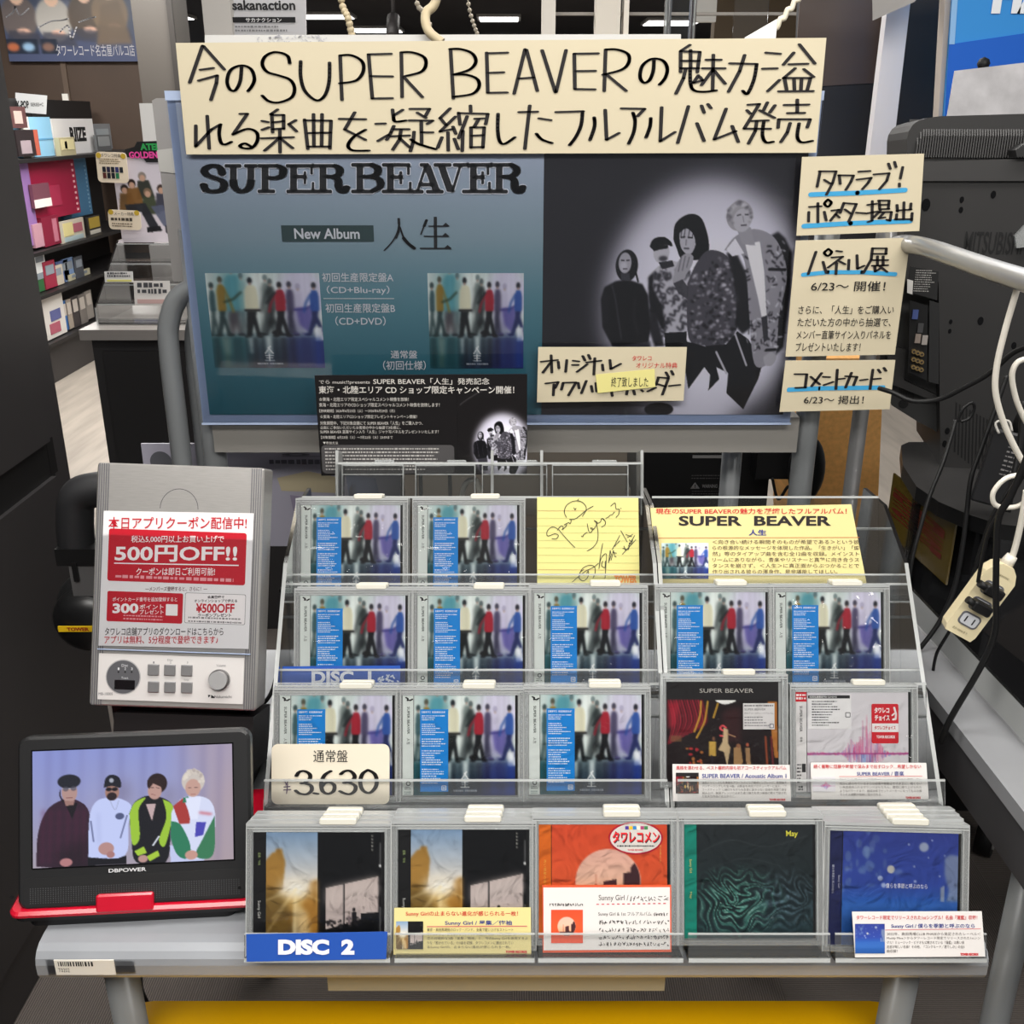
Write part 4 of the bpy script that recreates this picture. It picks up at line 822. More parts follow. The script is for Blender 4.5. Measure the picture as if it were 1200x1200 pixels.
b = MB(); q0, q1 = F.px(54, 1128)[0], F.px(157, 1128)[0]; b.flat([(q0, -.010), (q1, -.008), (q1, .010), (q0, .012)], .0004, SLEEVE); flocal(b, F); wpart(b, 'tape', t)
# grey backing board with tape
Fb = Frame((0, 1.585, 1.2)); t = thing('backing_board', 'grey backing board with torn tape behind the poster', 'board', Fb)
b = MB(); b.prism([Fb.px(*q) for q in ((178, 118), (183, 115), (400, 115), (400, 330), (203, 330))][::-1], -.006, 0, M('grey_board', '#8f8c8a', .6)); b.build('board', t)
b = MB(); b.prism([Fb.px(*q) for q in ((184, 176), (215, 172), (217, 200), (204, 203), (187, 201))][::-1], 0, .0008, M('old_tape', '#b3b1ac', .5)); b.build('tape', t)
# ---------------------------------------------------------------- poster
FP = Frame((0, 1.5, 1.0)); t = thing('album_poster', 'wide album poster in a clear sleeve, blue half and band photo half', 'poster', FP)
L, B_, Rr, T_ = -.458, FP.px(600, 486)[1], FP.px(936, 300)[0], FP.px(600, 112)[1]; SP = FP.px(636, 330)[0]
b = MB(); b.box(L-.012, Rr+.012, FP.px(600, 497)[1], T_+.004, -.012, -.003, M('sleeve_back_blue', '#8ea0c4', .4)); b.build('backing', t)
p = Pic(40, 60, '#4b6c80').vgrad([(0, '#c3d0e8'), (.18, '#b3c0d6'), (.42, '#8ea6b4'), (.62, '#598998'), (.85, '#2f6b7c'), (1, '#286070')])  # printed gradient; top stops lifted to include the sleeve's reflection
p.obj('blue_print_and_sheen', t, L, B_, SP, T_, -.001)
p = Pic(330, 370, '#2a292e'); r = (SP, B_, Rr, T_); paint_band(p, Unit(FP, r, p, 100, 100, 690, 220, 4.284)); BANDPIC = p
p.obj('band_photo', t, *r, -.001)
cov = art_crowd(120, 120)
for q, s in (((246, 320, 377.5, 431), 0), ((502.5, 320, 613.5, 431.5), 1)):
    r = rect(FP, *q); c = cov.obj('cover_picture', t, r[0], r[1], r[2], r[3], .0005)
K1 = ink('#17161a'); WH = ink('#dfe3ea'); HALO = ink('#f2f5ff'); b = MB(); mA, mB = Map(FP, 225, 180, 6), Map(FP, 420, 180, 5.4545)
SUP = '''~212,148 205,110 180,90 140,86 100,100 88,125 105,150 150,168 205,188 228,215 218,248 180,264 130,264 95,250 82,215; 82,215 82,264; 212,95 212,148|238,86 342,86; 292,90 292,190; ~292,190 296,230 330,262 370,262 405,235 415,190; 415,190 415,90; 375,86 455,86
|515,90 515,262; 470,265 578,265; 470,86 600,86; ~600,86 638,105 642,130 632,155 600,170 545,172|715,88 715,262; 668,86 850,86; 842,90 842,140; 715,162 800,162; 795,130 795,208; 672,266 878,266; 852,205 852,262
|922,88 922,262; 888,266 978,266; 850,86 1005,86; ~1005,86 1036,105 1036,140 1005,160 940,162; ~1000,165 1028,185 1032,235 1050,264 1075,262 1086,232'''
BEA = '''10,75 10,238; -38,72 85,72; ~85,72 122,90 122,125 88,146 20,148; ~88,148 135,168 138,212 92,240; -38,242 92,242|205,75 205,238; 158,72 325,72; 320,75 320,130; 205,150 275,150; 272,118 272,190; 158,242 342,242; 332,185 332,240
|400,72 445,72; 488,72 588,72; 612,72 700,72; 352,243 410,243; 440,243 538,243; 395,198 480,198|735,75 735,238; 700,72 850,72; 828,75 828,130; 735,150 798,150; 794,118 794,190; 670,242 850,242; 838,185 838,240
|900,75 900,238; 862,242 948,242; 850,72 975,72; ~975,72 1008,92 1008,125 972,146 915,148; ~965,150 996,170 1000,215 1016,242 1038,240 1050,208'''
for m_, S in ((mA, SUP), (mB, BEA)):
    for g in S.split('|'):
        for st in g.split(';'):
            v = '~' not in st and len(pp(st.strip())) == 2 and abs(pp(st.strip())[0][0]-pp(st.strip())[1][0]) < 3
            thin = v and abs(pp(st.strip())[0][1]-pp(st.strip())[1][1]) < 90
            a, c = (9, 6) if thin else ((25 if m_ is mA else 22, 8) if (v or '~' in st) else (8, 12))
            if m_ is mB: c *= .92
            b.pen(m_, st, a+6, c+6, .0006, HALO); b.pen(m_, st, a, c, .0012, K1)
for st, a in (('432,75 378,240', 9), ('440,78 500,238', 24), ('530,75 588,240', 24), ('652,75 602,240', 9)): b.pen(mB, st, a+6, 10, .0006, HALO); b.pen(mB, st, a, 4, .0012, K1)
# the two-character title
for st, a, c in (('258,414 260,450', 9, 3), ('~260,440 250,500 215,565 166,618', 5, 3), ('262,440 258,500 240,540', 7, 3), ('~266,470 300,555 360,600', 6, 6), ('~290,540 320,575 358,604', 12, 9), ('435,422 400,515', 5, 3), ('436,424 420,465', 10, 4), ('492,406 494,604', 11, 3), ('450,463 580,463', 3, 3.5), ('420,528 575,528', 3, 3.5), ('395,605 592,605', 3, 4)): b.pen(mB, st, a, c, .0012, K1)
for x, y in ((560, 463), (558, 528), (572, 605)): b.prism([mB(x-25, y), (mB(x-2, y-22)), mB(x+24, y)][::-1], .0005, .0012, K1)
BAR = ink('#2e4648'); r = rect(FP, 330, 264, 438, 283); b.box(r[0], r[2], r[1], r[3], 0, .0006, BAR)
m1 = Map(FP); b.tx(m1, 'New Album', 345, 267.5, 421.5, 280, .0012, WH, .02)
for s, q in (('初回生産限定盤A', (377.5, 319.5, 461, 330.5)), ('（CD+Blu-ray）', (383, 334.5, 456.5, 345.5)), ('初回生産限定盤B', (381.5, 355.5, 463, 366.5)), ('（CD+DVD）', (393, 370.5, 452, 381.5)), ('通常盤', (458, 410.5, 489, 420)), ('（初回仕様）', (449, 422.5, 499, 433.5))): b.tx(m1, s, *q, .0006, WH, .008)
r = rect(FP, 379, 349.5, 462, 350.3); b.box(r[0], r[2], r[1], r[3], 0, .0005, WH); b.build('lettering', t)
b = MB(); r = rect(FP, 200, 100, 980, 497); x0, x1, y1 = L-.012, Rr+.012, T_+.006; yb = FP.px(600, 497)[1]
b.box(x0, x1, yb, y1, .003, .0035, SLEEVE); b.box(x0, x1, yb, yb+.003, .0035, .0042, M('sleeve_rim', '#a9b8d4', .3)); b.box(x0, x1, y1-.012, y1, .0035, .0042, M('sleeve_rim', '#a9b8d4', .3)); b.build('sleeve', t)
# ---------------------------------------------------------------- handwritten banner
CRM = M('cream_card_stock', '#cabfa4', .65); KM = ink('#221f20', .5)
def pxcard(name, label, cat, F, quad, mat, th=.0009, group=None, rnd=0):
    P = [F.px(*q) for q in quad]; f = F.shift(*P[3]); t = thing(name, label, cat, f, group); b = MB()
    Q = [(x-P[3][0], y-P[3][1]) for x, y in P]
    if rnd: x0, x1, y0, y1 = min(Q[0][0], Q[3][0]), max(Q[1][0], Q[2][0]), min(Q[2][1], Q[3][1]), max(Q[0][1], Q[1][1]); b.rrect(x0, x1, y0, y1, -th, 0, rnd, mat)
    else: b.prism(Q[::-1], -th, 0, mat)
    b.build('card', t); return t, f
FB = Frame((0, 1.488, 1.0))
t, f = pxcard('handwritten_banner', 'long cream banner with black marker writing across the poster top', 'banner', FB, [(205.8, 50.3), (968.5, 44.3), (956.5, 179), (218.3, 181)], CRM, .002)
b = MB(); m1, m2, m3, m4 = Map(f, 200, 40, 6), Map(f, 380, 40, 6), Map(f, 570, 40, 6), Map(f, 770, 40, 6); Z = .0008
H1 = '''225,82 135,340; 232,84 378,248; 210,250 300,238; 198,326 328,290; 328,292 322,345 284,462; ~500,225 490,330 455,395 415,385 398,325 425,250 500,220 565,245 590,310 575,360 545,400;
~838,205 820,150 740,126 670,152 645,210 680,265 760,290 840,320 872,380 850,445 760,480 690,470 645,432; ~915,190 915,300 945,400 1025,465 1085,430 1115,330 1118,200; 258,574 272,805; 178,642 178,788; 178,788 288,670 352,634; ~350,634 342,700 355,762 385,775 428,757;
490,560 540,560 440,704; ~440,704 540,666 605,690 610,750 570,800 510,800 488,784 525,768 575,796; 752,530 705,562; 712,562 718,690; 712,568 795,568 795,665; 720,620 795,612; 720,668 795,662; 645,610 685,618; 645,672 690,655; 880,605 832,632 885,682; 640,732 862,724; 768,670 770,832; 765,730 662,818; 775,735 858,800;
942,600 965,806; 942,606 1128,608 1120,804; 968,695 1125,692; 970,790 1118,790; 1005,562 1008,788; 1065,562 1062,788'''
H2 = '''112,150 125,462; ~112,150 190,148 265,190 275,260 225,325 110,346; 312,142 338,452; 312,142 470,138; 330,295 478,297; 340,452 478,450; 542,128 548,442; ~542,128 620,128 700,160 715,215 680,265 570,295; 560,302 690,442;
888,106 908,452; ~885,105 960,105 1040,135 1066,195 1020,250 910,284; ~910,283 1000,285 1075,315 1088,370 1040,420 910,440; 1142,130 1150,412; 108,595 290,598; 215,550 145,670 290,742; ~290,672 210,720 168,780 200,816 315,818;
365,630 428,628; 378,750 450,708; 480,530 488,590; 552,532 490,570; ~487,585 500,614 575,607; 490,645 470,690 440,742; 490,668 595,668; 470,718 598,712; 540,670 530,740 482,812; 530,730 600,795; 605,525 740,525 712,575; 655,552 715,588; 600,606 762,608 725,630; 682,612 685,770; 685,690 762,690; 632,686 625,760 606,822; ~610,740 660,770 720,790 785,808;
885,522 815,590 858,640; 922,580 815,684 900,668; 905,650 925,700; 870,690 872,818; 828,725 798,798; 915,735 942,808; 1028,502 1030,545; 945,552 955,636; 945,555 1150,560 1135,632; 1005,577 945,732; 975,680 970,822; 1060,595 1120,592; 1085,600 1052,655; 1032,655 1125,655 1115,798; 1032,655 1032,798; 1040,714 1118,710; 1035,795 1115,793'''
H3 = '''15,134 148,130; 15,272 120,268; 15,412 145,410; 272,106 195,418; 282,110 358,398; 230,312 330,305; 392,114 485,408; 560,112 490,406; 618,138 622,386; 618,138 785,135; 632,260 765,258; 625,386 762,388; 838,108 828,400; ~838,108 920,108 995,140 1000,200 950,250 820,285; 850,288 982,398;
~1178,180 1172,260 1145,325 1105,340 1080,300 1095,225 1150,178 1215,175 1255,200 1272,250 1255,310 1217,355; ~82,560 80,680 95,755 130,770 200,725; 230,548 358,545; 305,502 270,806; 370,592 452,604; ~352,700 390,740 460,765; 490,548 680,542; ~676,545 665,640 630,720 585,780; ~758,585 760,650 728,744; 835,532 845,742 932,695;
950,522 1112,525 1062,576; ~1030,552 1045,610 1035,690 1000,770; ~1155,590 1150,650 1122,726'''
H4 = '''32,514 22,752 125,688; 220,506 145,764; 280,626 330,750; 312,502 330,552; 357,492 378,520; 485,524 402,740 552,682; 527,645 570,757; 640,496 718,491 612,664; 632,535 655,558; 775,480 748,535; 828,500 792,550; 722,536 825,588; 665,610 780,606; 612,664 795,665; 700,612 690,680 642,768; ~750,612 740,710 765,760 815,756;
895,498 1065,495; 985,460 985,550; 918,555 1035,553; 855,600 850,658; 855,598 1075,598 1055,655; 935,625 915,690 870,758; ~998,627 985,720 1015,760 1090,750; 230,76 172,114; 165,120 165,266; 165,120 300,125 282,268; 235,112 235,235; 175,188 295,188; 165,240 290,240; 200,245 185,310 132,418; ~232,245 235,350 260,395 330,405 415,395; 290,290 255,342 320,325 300,300; 345,180 448,180; 320,240 475,240; 395,145 390,398; 390,252 312,358; 400,255 478,348;
512,205 700,210; ~700,210 680,320 635,418 602,398; 615,147 580,260 502,404; 765,130 865,138; 742,243 842,240; 860,322 778,400; 1000,72 1108,206; 960,130 888,214; 928,212 1058,208; 970,240 888,310; 1032,246 1100,300; 895,307 910,392; 895,308 1078,308 1055,392; 962,315 965,390; 1015,315 1010,390; 855,402 1095,400'''
for m_, h in ((m1, H1), (m2, H2), (m3, H3), (m4, H4)): b.pen(m_, h, 14, 6.5, Z, KM)
b.build('marker_writing', t)
# ---------------------------------------------------------------- cards on the right
FC = Frame((0, 1.48, 1.0)); BLU = ink('#3f9ccc'); G5 = 'cream handwritten cards beside the poster'
t, f = pxcard('notice_card', 'top one of three cream cards at the right of the poster', 'card', FC, [(940, 184), (1083, 180), (1077.3, 270.7), (933.3, 276.3)], CRM, .0012, G5)
b = MB(); m_ = Map(f, 930, 180, 7.5)
b.pen(m_, '150,360 560,345 980,320; 90,637 500,612 1025,592', 22, 20, .0005, BLU)
b.pen(m_, '''232,155 205,290; 225,155 372,155 340,260 287,360; 268,230 320,262; 400,190 408,266; 395,190 525,192 500,250 457,318; 570,158 670,152; 555,228 680,212 650,260 602,312; 705,182 838,172 815,240 752,313; 832,87 848,133; 885,72 898,118; 957,117 936,218; 928,262 928,288;
138,468 240,462; 212,434 212,603; 132,512 130,596; 268,510 285,586; ~300,402 330,430 300,466 270,438 300,402; 335,500 400,492 322,588; 372,535 400,560; 440,432 408,520; 440,434 550,442 482,598; 450,490 500,525; 550,518 630,524; 650,450 725,440; 690,417 688,588 652,600; 638,525 735,508; 750,415 755,488; 745,412 838,412 830,485; 755,450 832,448; 755,488 835,485; 760,500 702,560; 755,515 858,512 845,588 818,580; 790,520 748,568 800,560; 968,427 965,578; 907,450 912,508; 1030,437 1025,490; 907,500 1030,490; 905,532 900,578; 1040,522 1035,588; 890,577 1035,575''', 14, 7.5, .001, KM)
b.build('marker_writing', t)
t, f = pxcard('notice_card', 'middle and tallest of three cream cards at the right of the poster', 'card', FC, [(932.7, 282), (1067, 278.7), (1048.7, 415.5), (920.5, 418)], CRM, .0012, G5)
b = MB(); m_ = Map(f, 930, 180, 7.5)
b.pen(m_, '80,1065 300,1042 600,1042 895,1060', 16, 18, .0005, BLU)
b.pen(m_, '''195,862 127,1058; 257,950 285,1048; ~305,837 333,865 300,898 268,870 305,837; 377,855 420,860; 335,912 430,905 302,1000; 377,960 370,1058; 400,945 450,970; 485,932 480,1018; 555,892 560,1010 618,985; 692,830 680,930 612,1048; 690,832 813,832 808,880; 695,880 812,880; 700,935 825,935; 690,985 825,980; 735,902 735,983; 785,902 785,983; 712,985 715,1035 758,1010; 752,985 818,1038''', 14, 7.5, .001, KM)
m0 = Map(f, 920, 330, 7.5)
b.tx(m0, '6/23〜 開催！', 228, -5, 880, 85, .001, KM, .008)
for s, q in (('さらに、「人生」をご購入い', (115, 210, 955, 285)), ('ただいた方の中から抽選で、', (108, 318, 930, 395)), ('メンバー直筆サイン入りパネルを', (100, 428, 930, 505)), ('プレゼントいたします！', (92, 535, 660, 612))): b.tx(m0, s, *q, .001, KM, .005)
b.build('marker_writing', t)
t, f = pxcard('notice_card', 'lowest and shortest of three cream cards at the right of the poster', 'card', FC, [(920.6, 422.7), (1049.3, 422), (1042.5, 479.5), (913.5, 482.7)], CRM, .0012, G5)
b = MB(); m_ = Map(f, 920, 330, 7.5); b.pen(m_, '25,950 300,938 870,930', 10, 20, .0005, BLU)
b.pen(m_, '''85,812 190,812 175,930; 92,932 180,928; 320,802 232,918; 225,835 302,900; 335,835 390,838; 340,908 420,880; 458,772 445,943; 460,856 520,850; 530,830 630,835 600,910; 582,800 530,930; 660,866 720,858; 770,772 745,943; 770,856 835,850; 817,772 835,798; 867,757 885,783''', 14, 7.5, .001, KM)
b.tx(m_, '6/23〜 掲出！', 165, 1000, 690, 1075, .001, KM, .008); b.build('marker_writing', t)
t, f = pxcard('bonus_notice', 'cream card with marker writing at the foot of the band photo', 'card', FC, [(630.8, 406.8), (805, 406.8), (801, 469.5), (629.3, 471.5)], CRM, .0012)
b = MB(); m_ = Map(f, 620, 400, 6)
b.pen(m_, '''85,142 200,130; 155,97 160,218; 150,150 97,218; 205,142 210,188; 265,130 257,213; 310,135 350,140; 305,165 345,165; 337,213 408,160; 377,102 393,133; 417,94 430,123; 405,147 505,135; 462,117 455,233; 515,162 520,203; 568,130 575,193 643,157; 117,295 205,285 182,328; 175,302 170,378; 240,290 227,338; 240,290 330,287 277,378; 345,290 352,330; 402,277 368,363; 437,312 445,353; 470,292 475,352; 910,252 892,305; 907,252 980,257 937,373; 905,300 958,315; 962,217 980,248; 1000,207 1013,233; 985,312 1060,305; 580,355 585,382; 690,345 685,372; 735,345 742,372; 790,342 800,350; 835,350 890,325''', 11, 6, .001, KM)
b.tx(m_, 'タワレコ', 725, 100, 860, 135, .001, ink('#c8242c'), .01); b.tx(m_, 'オリジナル特典', 752, 148, 1042, 188, .001, ink('#c8242c'), .0); b.build('marker_writing', t)
t, f = pxcard('sticky_note', 'small yellow note stuck over the foot card of the photo', 'note', FC.shift(0, 0, .0025), [(698, 439), (767, 432.3), (768, 453.5), (700.5, 460.7)], M('yellow_note_paper', '#e2d98c', .6), .0005)
b = MB(); b.tx(Map(f, 620, 400, 6), '終了致しました', 578, 250, 838, 320, .0006, ink('#2a2728'), .0); b.build('lettering', t)
# ---------------------------------------------------------------- black campaign board
FE = Frame((0, 1.415, 1.0), 4); t, f = pxcard('campaign_board', 'black campaign board with white print above the acrylic rack', 'board', FE, [(368.5, 440), (617.8, 438.5), (617.5, 554.5), (376.5, 557.5)], ink('#171516', .35), .003)
m_ = Map(f, 360, 430, 4.2857); r0 = m_(760, 540); r1 = m_(1105, 42); r = (r0[0], r0[1], r1[0], r1[1])
p = Pic(130, 170, '#1d1b1c'); c = Unit(f, r, p, 100, 100, 360, 430, 4.2857); p.mp = c; p.line('~770,190 810,160 880,120 960,100', 4, '#5a585a', .5, .5)
p.mp = None; q = None; 
def sub(x, y):  # the same band photograph, smaller
    a = c(835+(x-62)*.2835, 255+(y-70)*.2835); return a
paint_band(p, sub); p.obj('band_photo', t, *r, .0006)
b = MB(); W2 = ink('#c9c5bf')
for s, q, o_ in (('でら music!!presents', (60, 66, 315, 88), .0), ('SUPER BEAVER「人生」発売記念', (332, 55, 915, 88), .006), ('東海・北陸エリア CD ショップ限定キャンペーン開催！', (58, 95, 1040, 134), .012), ('☆東海・北陸エリア限定スペシャルコメント映像を放映！', (60, 152, 510, 172), 0), ('東海・北陸エリアのCDショップ限定スペシャルコメント映像を放映します！', (60, 180, 665, 200), 0), ('【放映期間】2026年6月23日（火）〜2026年6月29日（月）', (62, 212, 440, 228), 0), ('☆東海・北陸エリアCDショップ限定プレゼントキャンペーン開催！', (65, 240, 552, 258), 0), ('対象期間中、下記対象店舗にて SUPER BEAVER「人生」をご購入かつ、', (66, 272, 580, 291), 0), ('企画にご参加いただいたお客様の中から抽選で3名様に、', (66, 296, 470, 312), 0), ('SUPER BEAVER 直筆サイン入り「人生」ジャケ写パネルをプレゼントいたします！', (66, 316, 660, 334), 0), ('【対象期間】6月23日（火）〜7月22日（水）23:59まで', (70, 345, 430, 361), 0), ('▼参加方法', (80, 374, 155, 388), 0)): b.tx(m_, s, *q, .001, W2, o_)
x0, y0 = m_(78, 535); x1, y1 = m_(738, 392); b.rrect(x0, x1, y0, y1, .0002, .0006, .006, ink('#4b494a'))
x0, y0 = m_(95, 522); x1, y1 = m_(715, 402); b.fine(x0, y0, x1, y1, 7, .001, ink('#b5b2ae'), .5, 4, .35); b.build('lettering', t)
b = MB()
for x in (567, 715): u, v = m_(x, 540); b.tube([(u, v+.01, -.006), (u, v-.16, -.006)], .0028, ink('#141414'), 8)
b.build('stand_wire', t)
# flyer shelf panel low behind the left of the trolley
Ff = Frame((0, 1.6, .8)); t, f = pxcard('flyer_panel', 'pale lilac flyer panel behind the silver player', 'panel', Ff, [(165, 520), (470, 520), (468, 640), (180, 640)], M('lilac_flyer', '#a5a2b0', .5), .004)
b = MB(); m_ = Map(f); b.tx(m_, 'looper', 315, 521, 378, 535, .001, ink('#6d6a72'), .03, 'm'); x0, y0 = m_(316, 545); x1, y1 = m_(465, 537); b.fine(x0, y0, x1, y1, 1, .001, ink('#605e68'), .8, 3)
for q, c in (([(325, 560), (360, 552), (400, 560), (402, 578), (330, 575)], '#b9ad90'), ([(405, 556), (440, 560), (450, 600), (410, 590)], '#8a90a8'), ([(340, 580), (385, 585), (380, 610), (345, 605)], '#8c8498')): b.prism([m_(*z) for z in q][::-1], .0003, .0008, ink(c))
b.disc(*m_(189, 541), .018, .001, None, ink('#5a5a60')); b.build('lettering', t)

# ================================================================== acrylic racks and discs
LEAN = 22
R0 = Frame((0, 1.396, 1.036), LEAN); R1 = Frame((0, 1.280, .957), LEAN); R2 = Frame((0, 1.164, .878), LEAN); R3 = Frame((0, 1.043, .799), LEAN); RF = Frame((0, .863, .7515), LEAN)
def rack(name, label, x0, x1, rows, side):
    t = thing(name, label, 'acrylic rack', ((x0+x1)/2, 1.2, .68))
    for Fr in rows:
        b = MB(); top = .02 if Fr is R0 else .068
        b.box(x0, x1, -.071, -.067, -.034, .016, CLEAR); b.box(x0, x1, -.071, top, -.037, -.034, CLEAR); b.box(x0, x1, top, top+.003, -.037, -.034, EDGE)
        b.box(x0, x1, -.071, -.037, .0165, .019, LIP); b.box(x0, x1, -.037, -.0345, .0165, .019, EDGE); b.box(x0, x1, -.0735, -.071, .0165, .0195, EDGE)
        flocal(b, Fr); wpart(b, 'tier', t)
    for x in side:
        b = MB(); b.prism([(.995, .682), (1.0, .705), (1.018, .738), (1.219, .961), (1.316, 1.005), (1.40, 1.0), (1.43, .682)], x-.0025, x+.0025, CLEAR, 'x', EDGE); wpart(b, 'side_panel', t)
    for y, z in ((1.12, .79), (1.24, .87), (1.36, .95)):
        b = MB(); b.box(x0, x1, y, y+.003, z-.11, z, CLEAR); b.box(x0, x1, y, y+.003, z, z+.003, EDGE); wpart(b, 'riser', t)
rack('acrylic_stair_rack', 'clear acrylic stepped rack, wide one at the left', -.292, .183, [R1, R2, R3], (-.2945, .1855))
rack('acrylic_stair_rack', 'clear acrylic stepped rack, narrower one at the right', .195, .51, [R1, R2, R3], (.192, .5125))
t = thing('acrylic_back_tray', 'raised clear acrylic tray behind the top row of discs', 'acrylic tray', (-.05, 1.41, .68)); b = MB()
b.box(-.25, .185, -.072, -.067, -.03, .016, CLEAR); b.box(-.25, .185, -.072, -.0, .016, .02, CLEAR); b.box(-.25, .185, 0, .003, .016, .02, EDGE); b.box(-.25, .185, -.072, .02, -.034, -.03, CLEAR)
for x in (-.25, -.03, .04, .182): b.box(x, x+.004, -.072, .02, -.03, .02, EDGE)
flocal(b, R0)
for x in (-.24, .17): b.box(x, x+.005, 1.42, 1.45, .68, .99, CLEAR)
wpart(b, 'tray', t)

WTAB = M('cream_lock_tab', '#cfccc0', .4); JEW = M('jewel_case_frosted', '#a9abab', .25); DKTRAY = M('disc_tray_black', '#1c1c1d', .3)
STK = M('blue_sticker', '#0f87e0', .35); OBI = M('pale_obi_paper', '#dbe3df', .4)
COVER = {}
def cover_mesh(key, pic, u0, u1):
    if key not in COVER: COVER[key] = pic().mesh('cover', u0, -.0595, u1, .0595, .0)
    return COVER[key]
def case_body(t, tab=True, tab_u=.022, keep=True, mat=None):
    """the clear keeper box with its white lock tab"""
    b = MB(); m = mat or CASE
    b.box(-.071, .071, -.0625, .0625, -.0102, -.0012, JEW); 
    for x0, x1, y0, y1 in ((-.0755, -.0700, -.066, .0685), (.0690, .0755, -.066, .0685), (-.0700, .0690, .0600, .0685), (-.0700, .0690, -.066, -.0605)):
        b.box(x0, x1, y0, y1, -.0112, .0022, m)
    b.box(-.0755, .0755, .0660, .0690, -.0112, .0028, TOPBAR); b.box(-.0755, .0755, .0635, .0646, .0022, .0026, EDGE); b.box(-.0762, -.0752, -.066, .069, -.0112, .0026, EDGE); b.box(.0752, .0762, -.066, .069, -.0112, .0026, EDGE); b.box(.0700, .0704, -.0605, .0635, .0022, .0026, EDGE)
    b.build('keeper_case', t)
    if tab:
        b = MB(); b.rrect(tab_u-.0195, tab_u+.0195, .0675, .0745, -.006, .0035, .0025, WTAB, .001); b.build('lock_tab', t)
def disc(name, label, Fr, u, v, key, pic, group, spine, spinewrite=None, extra=None, tab_u=.022, roll=0, film=True, full=False):
    f = Frame(Fr.O+Fr.U*u+Fr.V*v, LEAN, 0, roll); t = thing(name, label, 'disc', f, group); case_body(t, True, tab_u)
    u0 = -.0555 if not full else -.0685
    c = bpy.data.objects.new('cover', cover_mesh(key, pic, u0, .0655)); COL.objects.link(c); c.parent = t
    if spine:
        b = MB(); b.box(-.0690, -.0562, -.0595, .0595, -.001, -.0002, M('spine_'+spine.lstrip('#'), spine, .4)); b.box(-.0562, -.0555, -.0595, .0595, -.001, -.0004, DKTRAY); b.box(.0655, .0685, -.0595, .0595, -.001, -.0004, DKTRAY)
        if spinewrite: spinewrite(b)
        b.build('spine', t)
    if extra: extra(t)
    if film:
        b = MB(); b.flat([(-.0700, -.0610), (.0690, -.0610), (.0690, .0605), (-.0700, .0605)], .0016, FILM); b.build('wrap', t)
    return t
def dv(Fr, x0, x1, ytop, dv_=0):
    a, c = Fr.px(x0, ytop), Fr.px(x1, ytop); return (a[0]+c[0])/2, a[1]-.0595
def sticker(t):
    b = MB(); b.box(-.0480, -.0145, -.0550, .0430, .0002, .0008, STK); b.build('sticker', t); b = MB(); Wt = ink('#e8f2fa')
    b.text('【通常盤】初回限定仕様', -.0460, .0385, -.0175, .0410, .001, Wt, .02)
    for (y1, y0, r, s) in ((.0365, .0295, 3, 1), (.0265, .012, 6, 2), (.009, -.002, 4, 3), (-.005, -.024, 7, 4), (-.027, -.046, 7, 5)): b.fine(-.0460, y0, -.0165, y1, r, .001, Wt, .5, s, .5)
    b.rrect(-.0225, -.0165, -.0535, -.0475, .0008, .001, .001, Wt); b.box(-.0215, -.0175, -.0525, -.0485, .001, .0012, STK); b.text('N', -.0208, -.0518, -.0182, -.0492, .0013, Wt, .05); b.build('sticker_print', t)
def obi(b):
    K = ink('#3b4442'); b.text('SUPER BEAVER', -.0637, .0135, -.0605, .0460, .0002, K, .01, -90); b.text('人生', -.0640, .0010, -.0602, .0085, .0002, K, 0, -90)
    b.pen2 = None
    for P in ([(-.0650, .0570), (-.0628, .0558), (-.0632, .0535)], [(-.0625, .0540), (-.0600, .0535), (-.0575, .0550)]): b.stroke(P, .0011, .0008, .0002, ink('#202224'))
    b.disc(-.0622, -.0455, .0028, .0002, None, ink('#3b4244')); b.disc(-.0622, -.0455, .0016, .0003, None, OBI); b.fine(-.0665, -.0530, -.0580, -.0490, 2, .0002, K, .6, 2); b.fine(-.0670, -.0590, -.0580, -.0545, 2, .0002, ink('#8fa09c'), .7, 3)
GA = 'new album copies in the acrylic racks'
ALB = [(R1, 352.5, 472.7, 592, 'blue-stickered album, leftmost of the top row'), (R1, 491.3, 607.3, 592, 'blue-stickered album in the top row, beside the yellow memo'),
       (R2, 351, 479, 698, 'blue-stickered album behind the blue divider reading DISC 1'), (R2, 490, 615, 698, 'blue-stickered album in the middle row, next right of the DISC 1 divider'), (R2, 627.6, 751, 695, 'blue-stickered album in the middle row, just below the yellow memo'),
       (R2, 773.7, 900, 694, 'blue-stickered album below the left half of the wide yellow comment card'), (R2, 908, 1036, 694, 'blue-stickered album at the right end of the middle row'),
       (R3, 328, 463, 815, 'blue-stickered album half covered by the price card'), (R3, 472, 607, 815, 'blue-stickered album in the third row, next right of the price card'), (R3, 621, 754, 814, 'blue-stickered album in the third row, left of the red curtain album')]
first = None
for Fr, x0, x1, yt, lab in ALB:
    u, v = dv(Fr, x0, x1, yt)
    if first is None:
        first = disc('compact_disc', lab, Fr, u, v, 'album', lambda: art_crowd(124, 124), GA, '#dbe3df', obi, sticker)
    else: copy_tree(first, Frame(Fr.O+Fr.U*u+Fr.V*v, LEAN).mat(), lab)
def spare(Fr, x0, x1, yt, ks, what, tab_us, group):
    """further copies standing in the stack behind a front disc: only their top edges show"""
    u, v = dv(Fr, x0, x1, yt); r = None
    for i, k in enumerate(ks):
        f = Frame(Fr.O+Fr.U*(u+.0012*(i+1))+Fr.V*(v+.0012*(i+1))+Fr.N*(-.0135*(i+1)), LEAN)
        if r is None:
            r = thing('compact_disc', k+' '+what, 'disc', f, group); case_body(r, True, tab_us)
        else: copy_tree(r, f.mat(), k+' '+what)
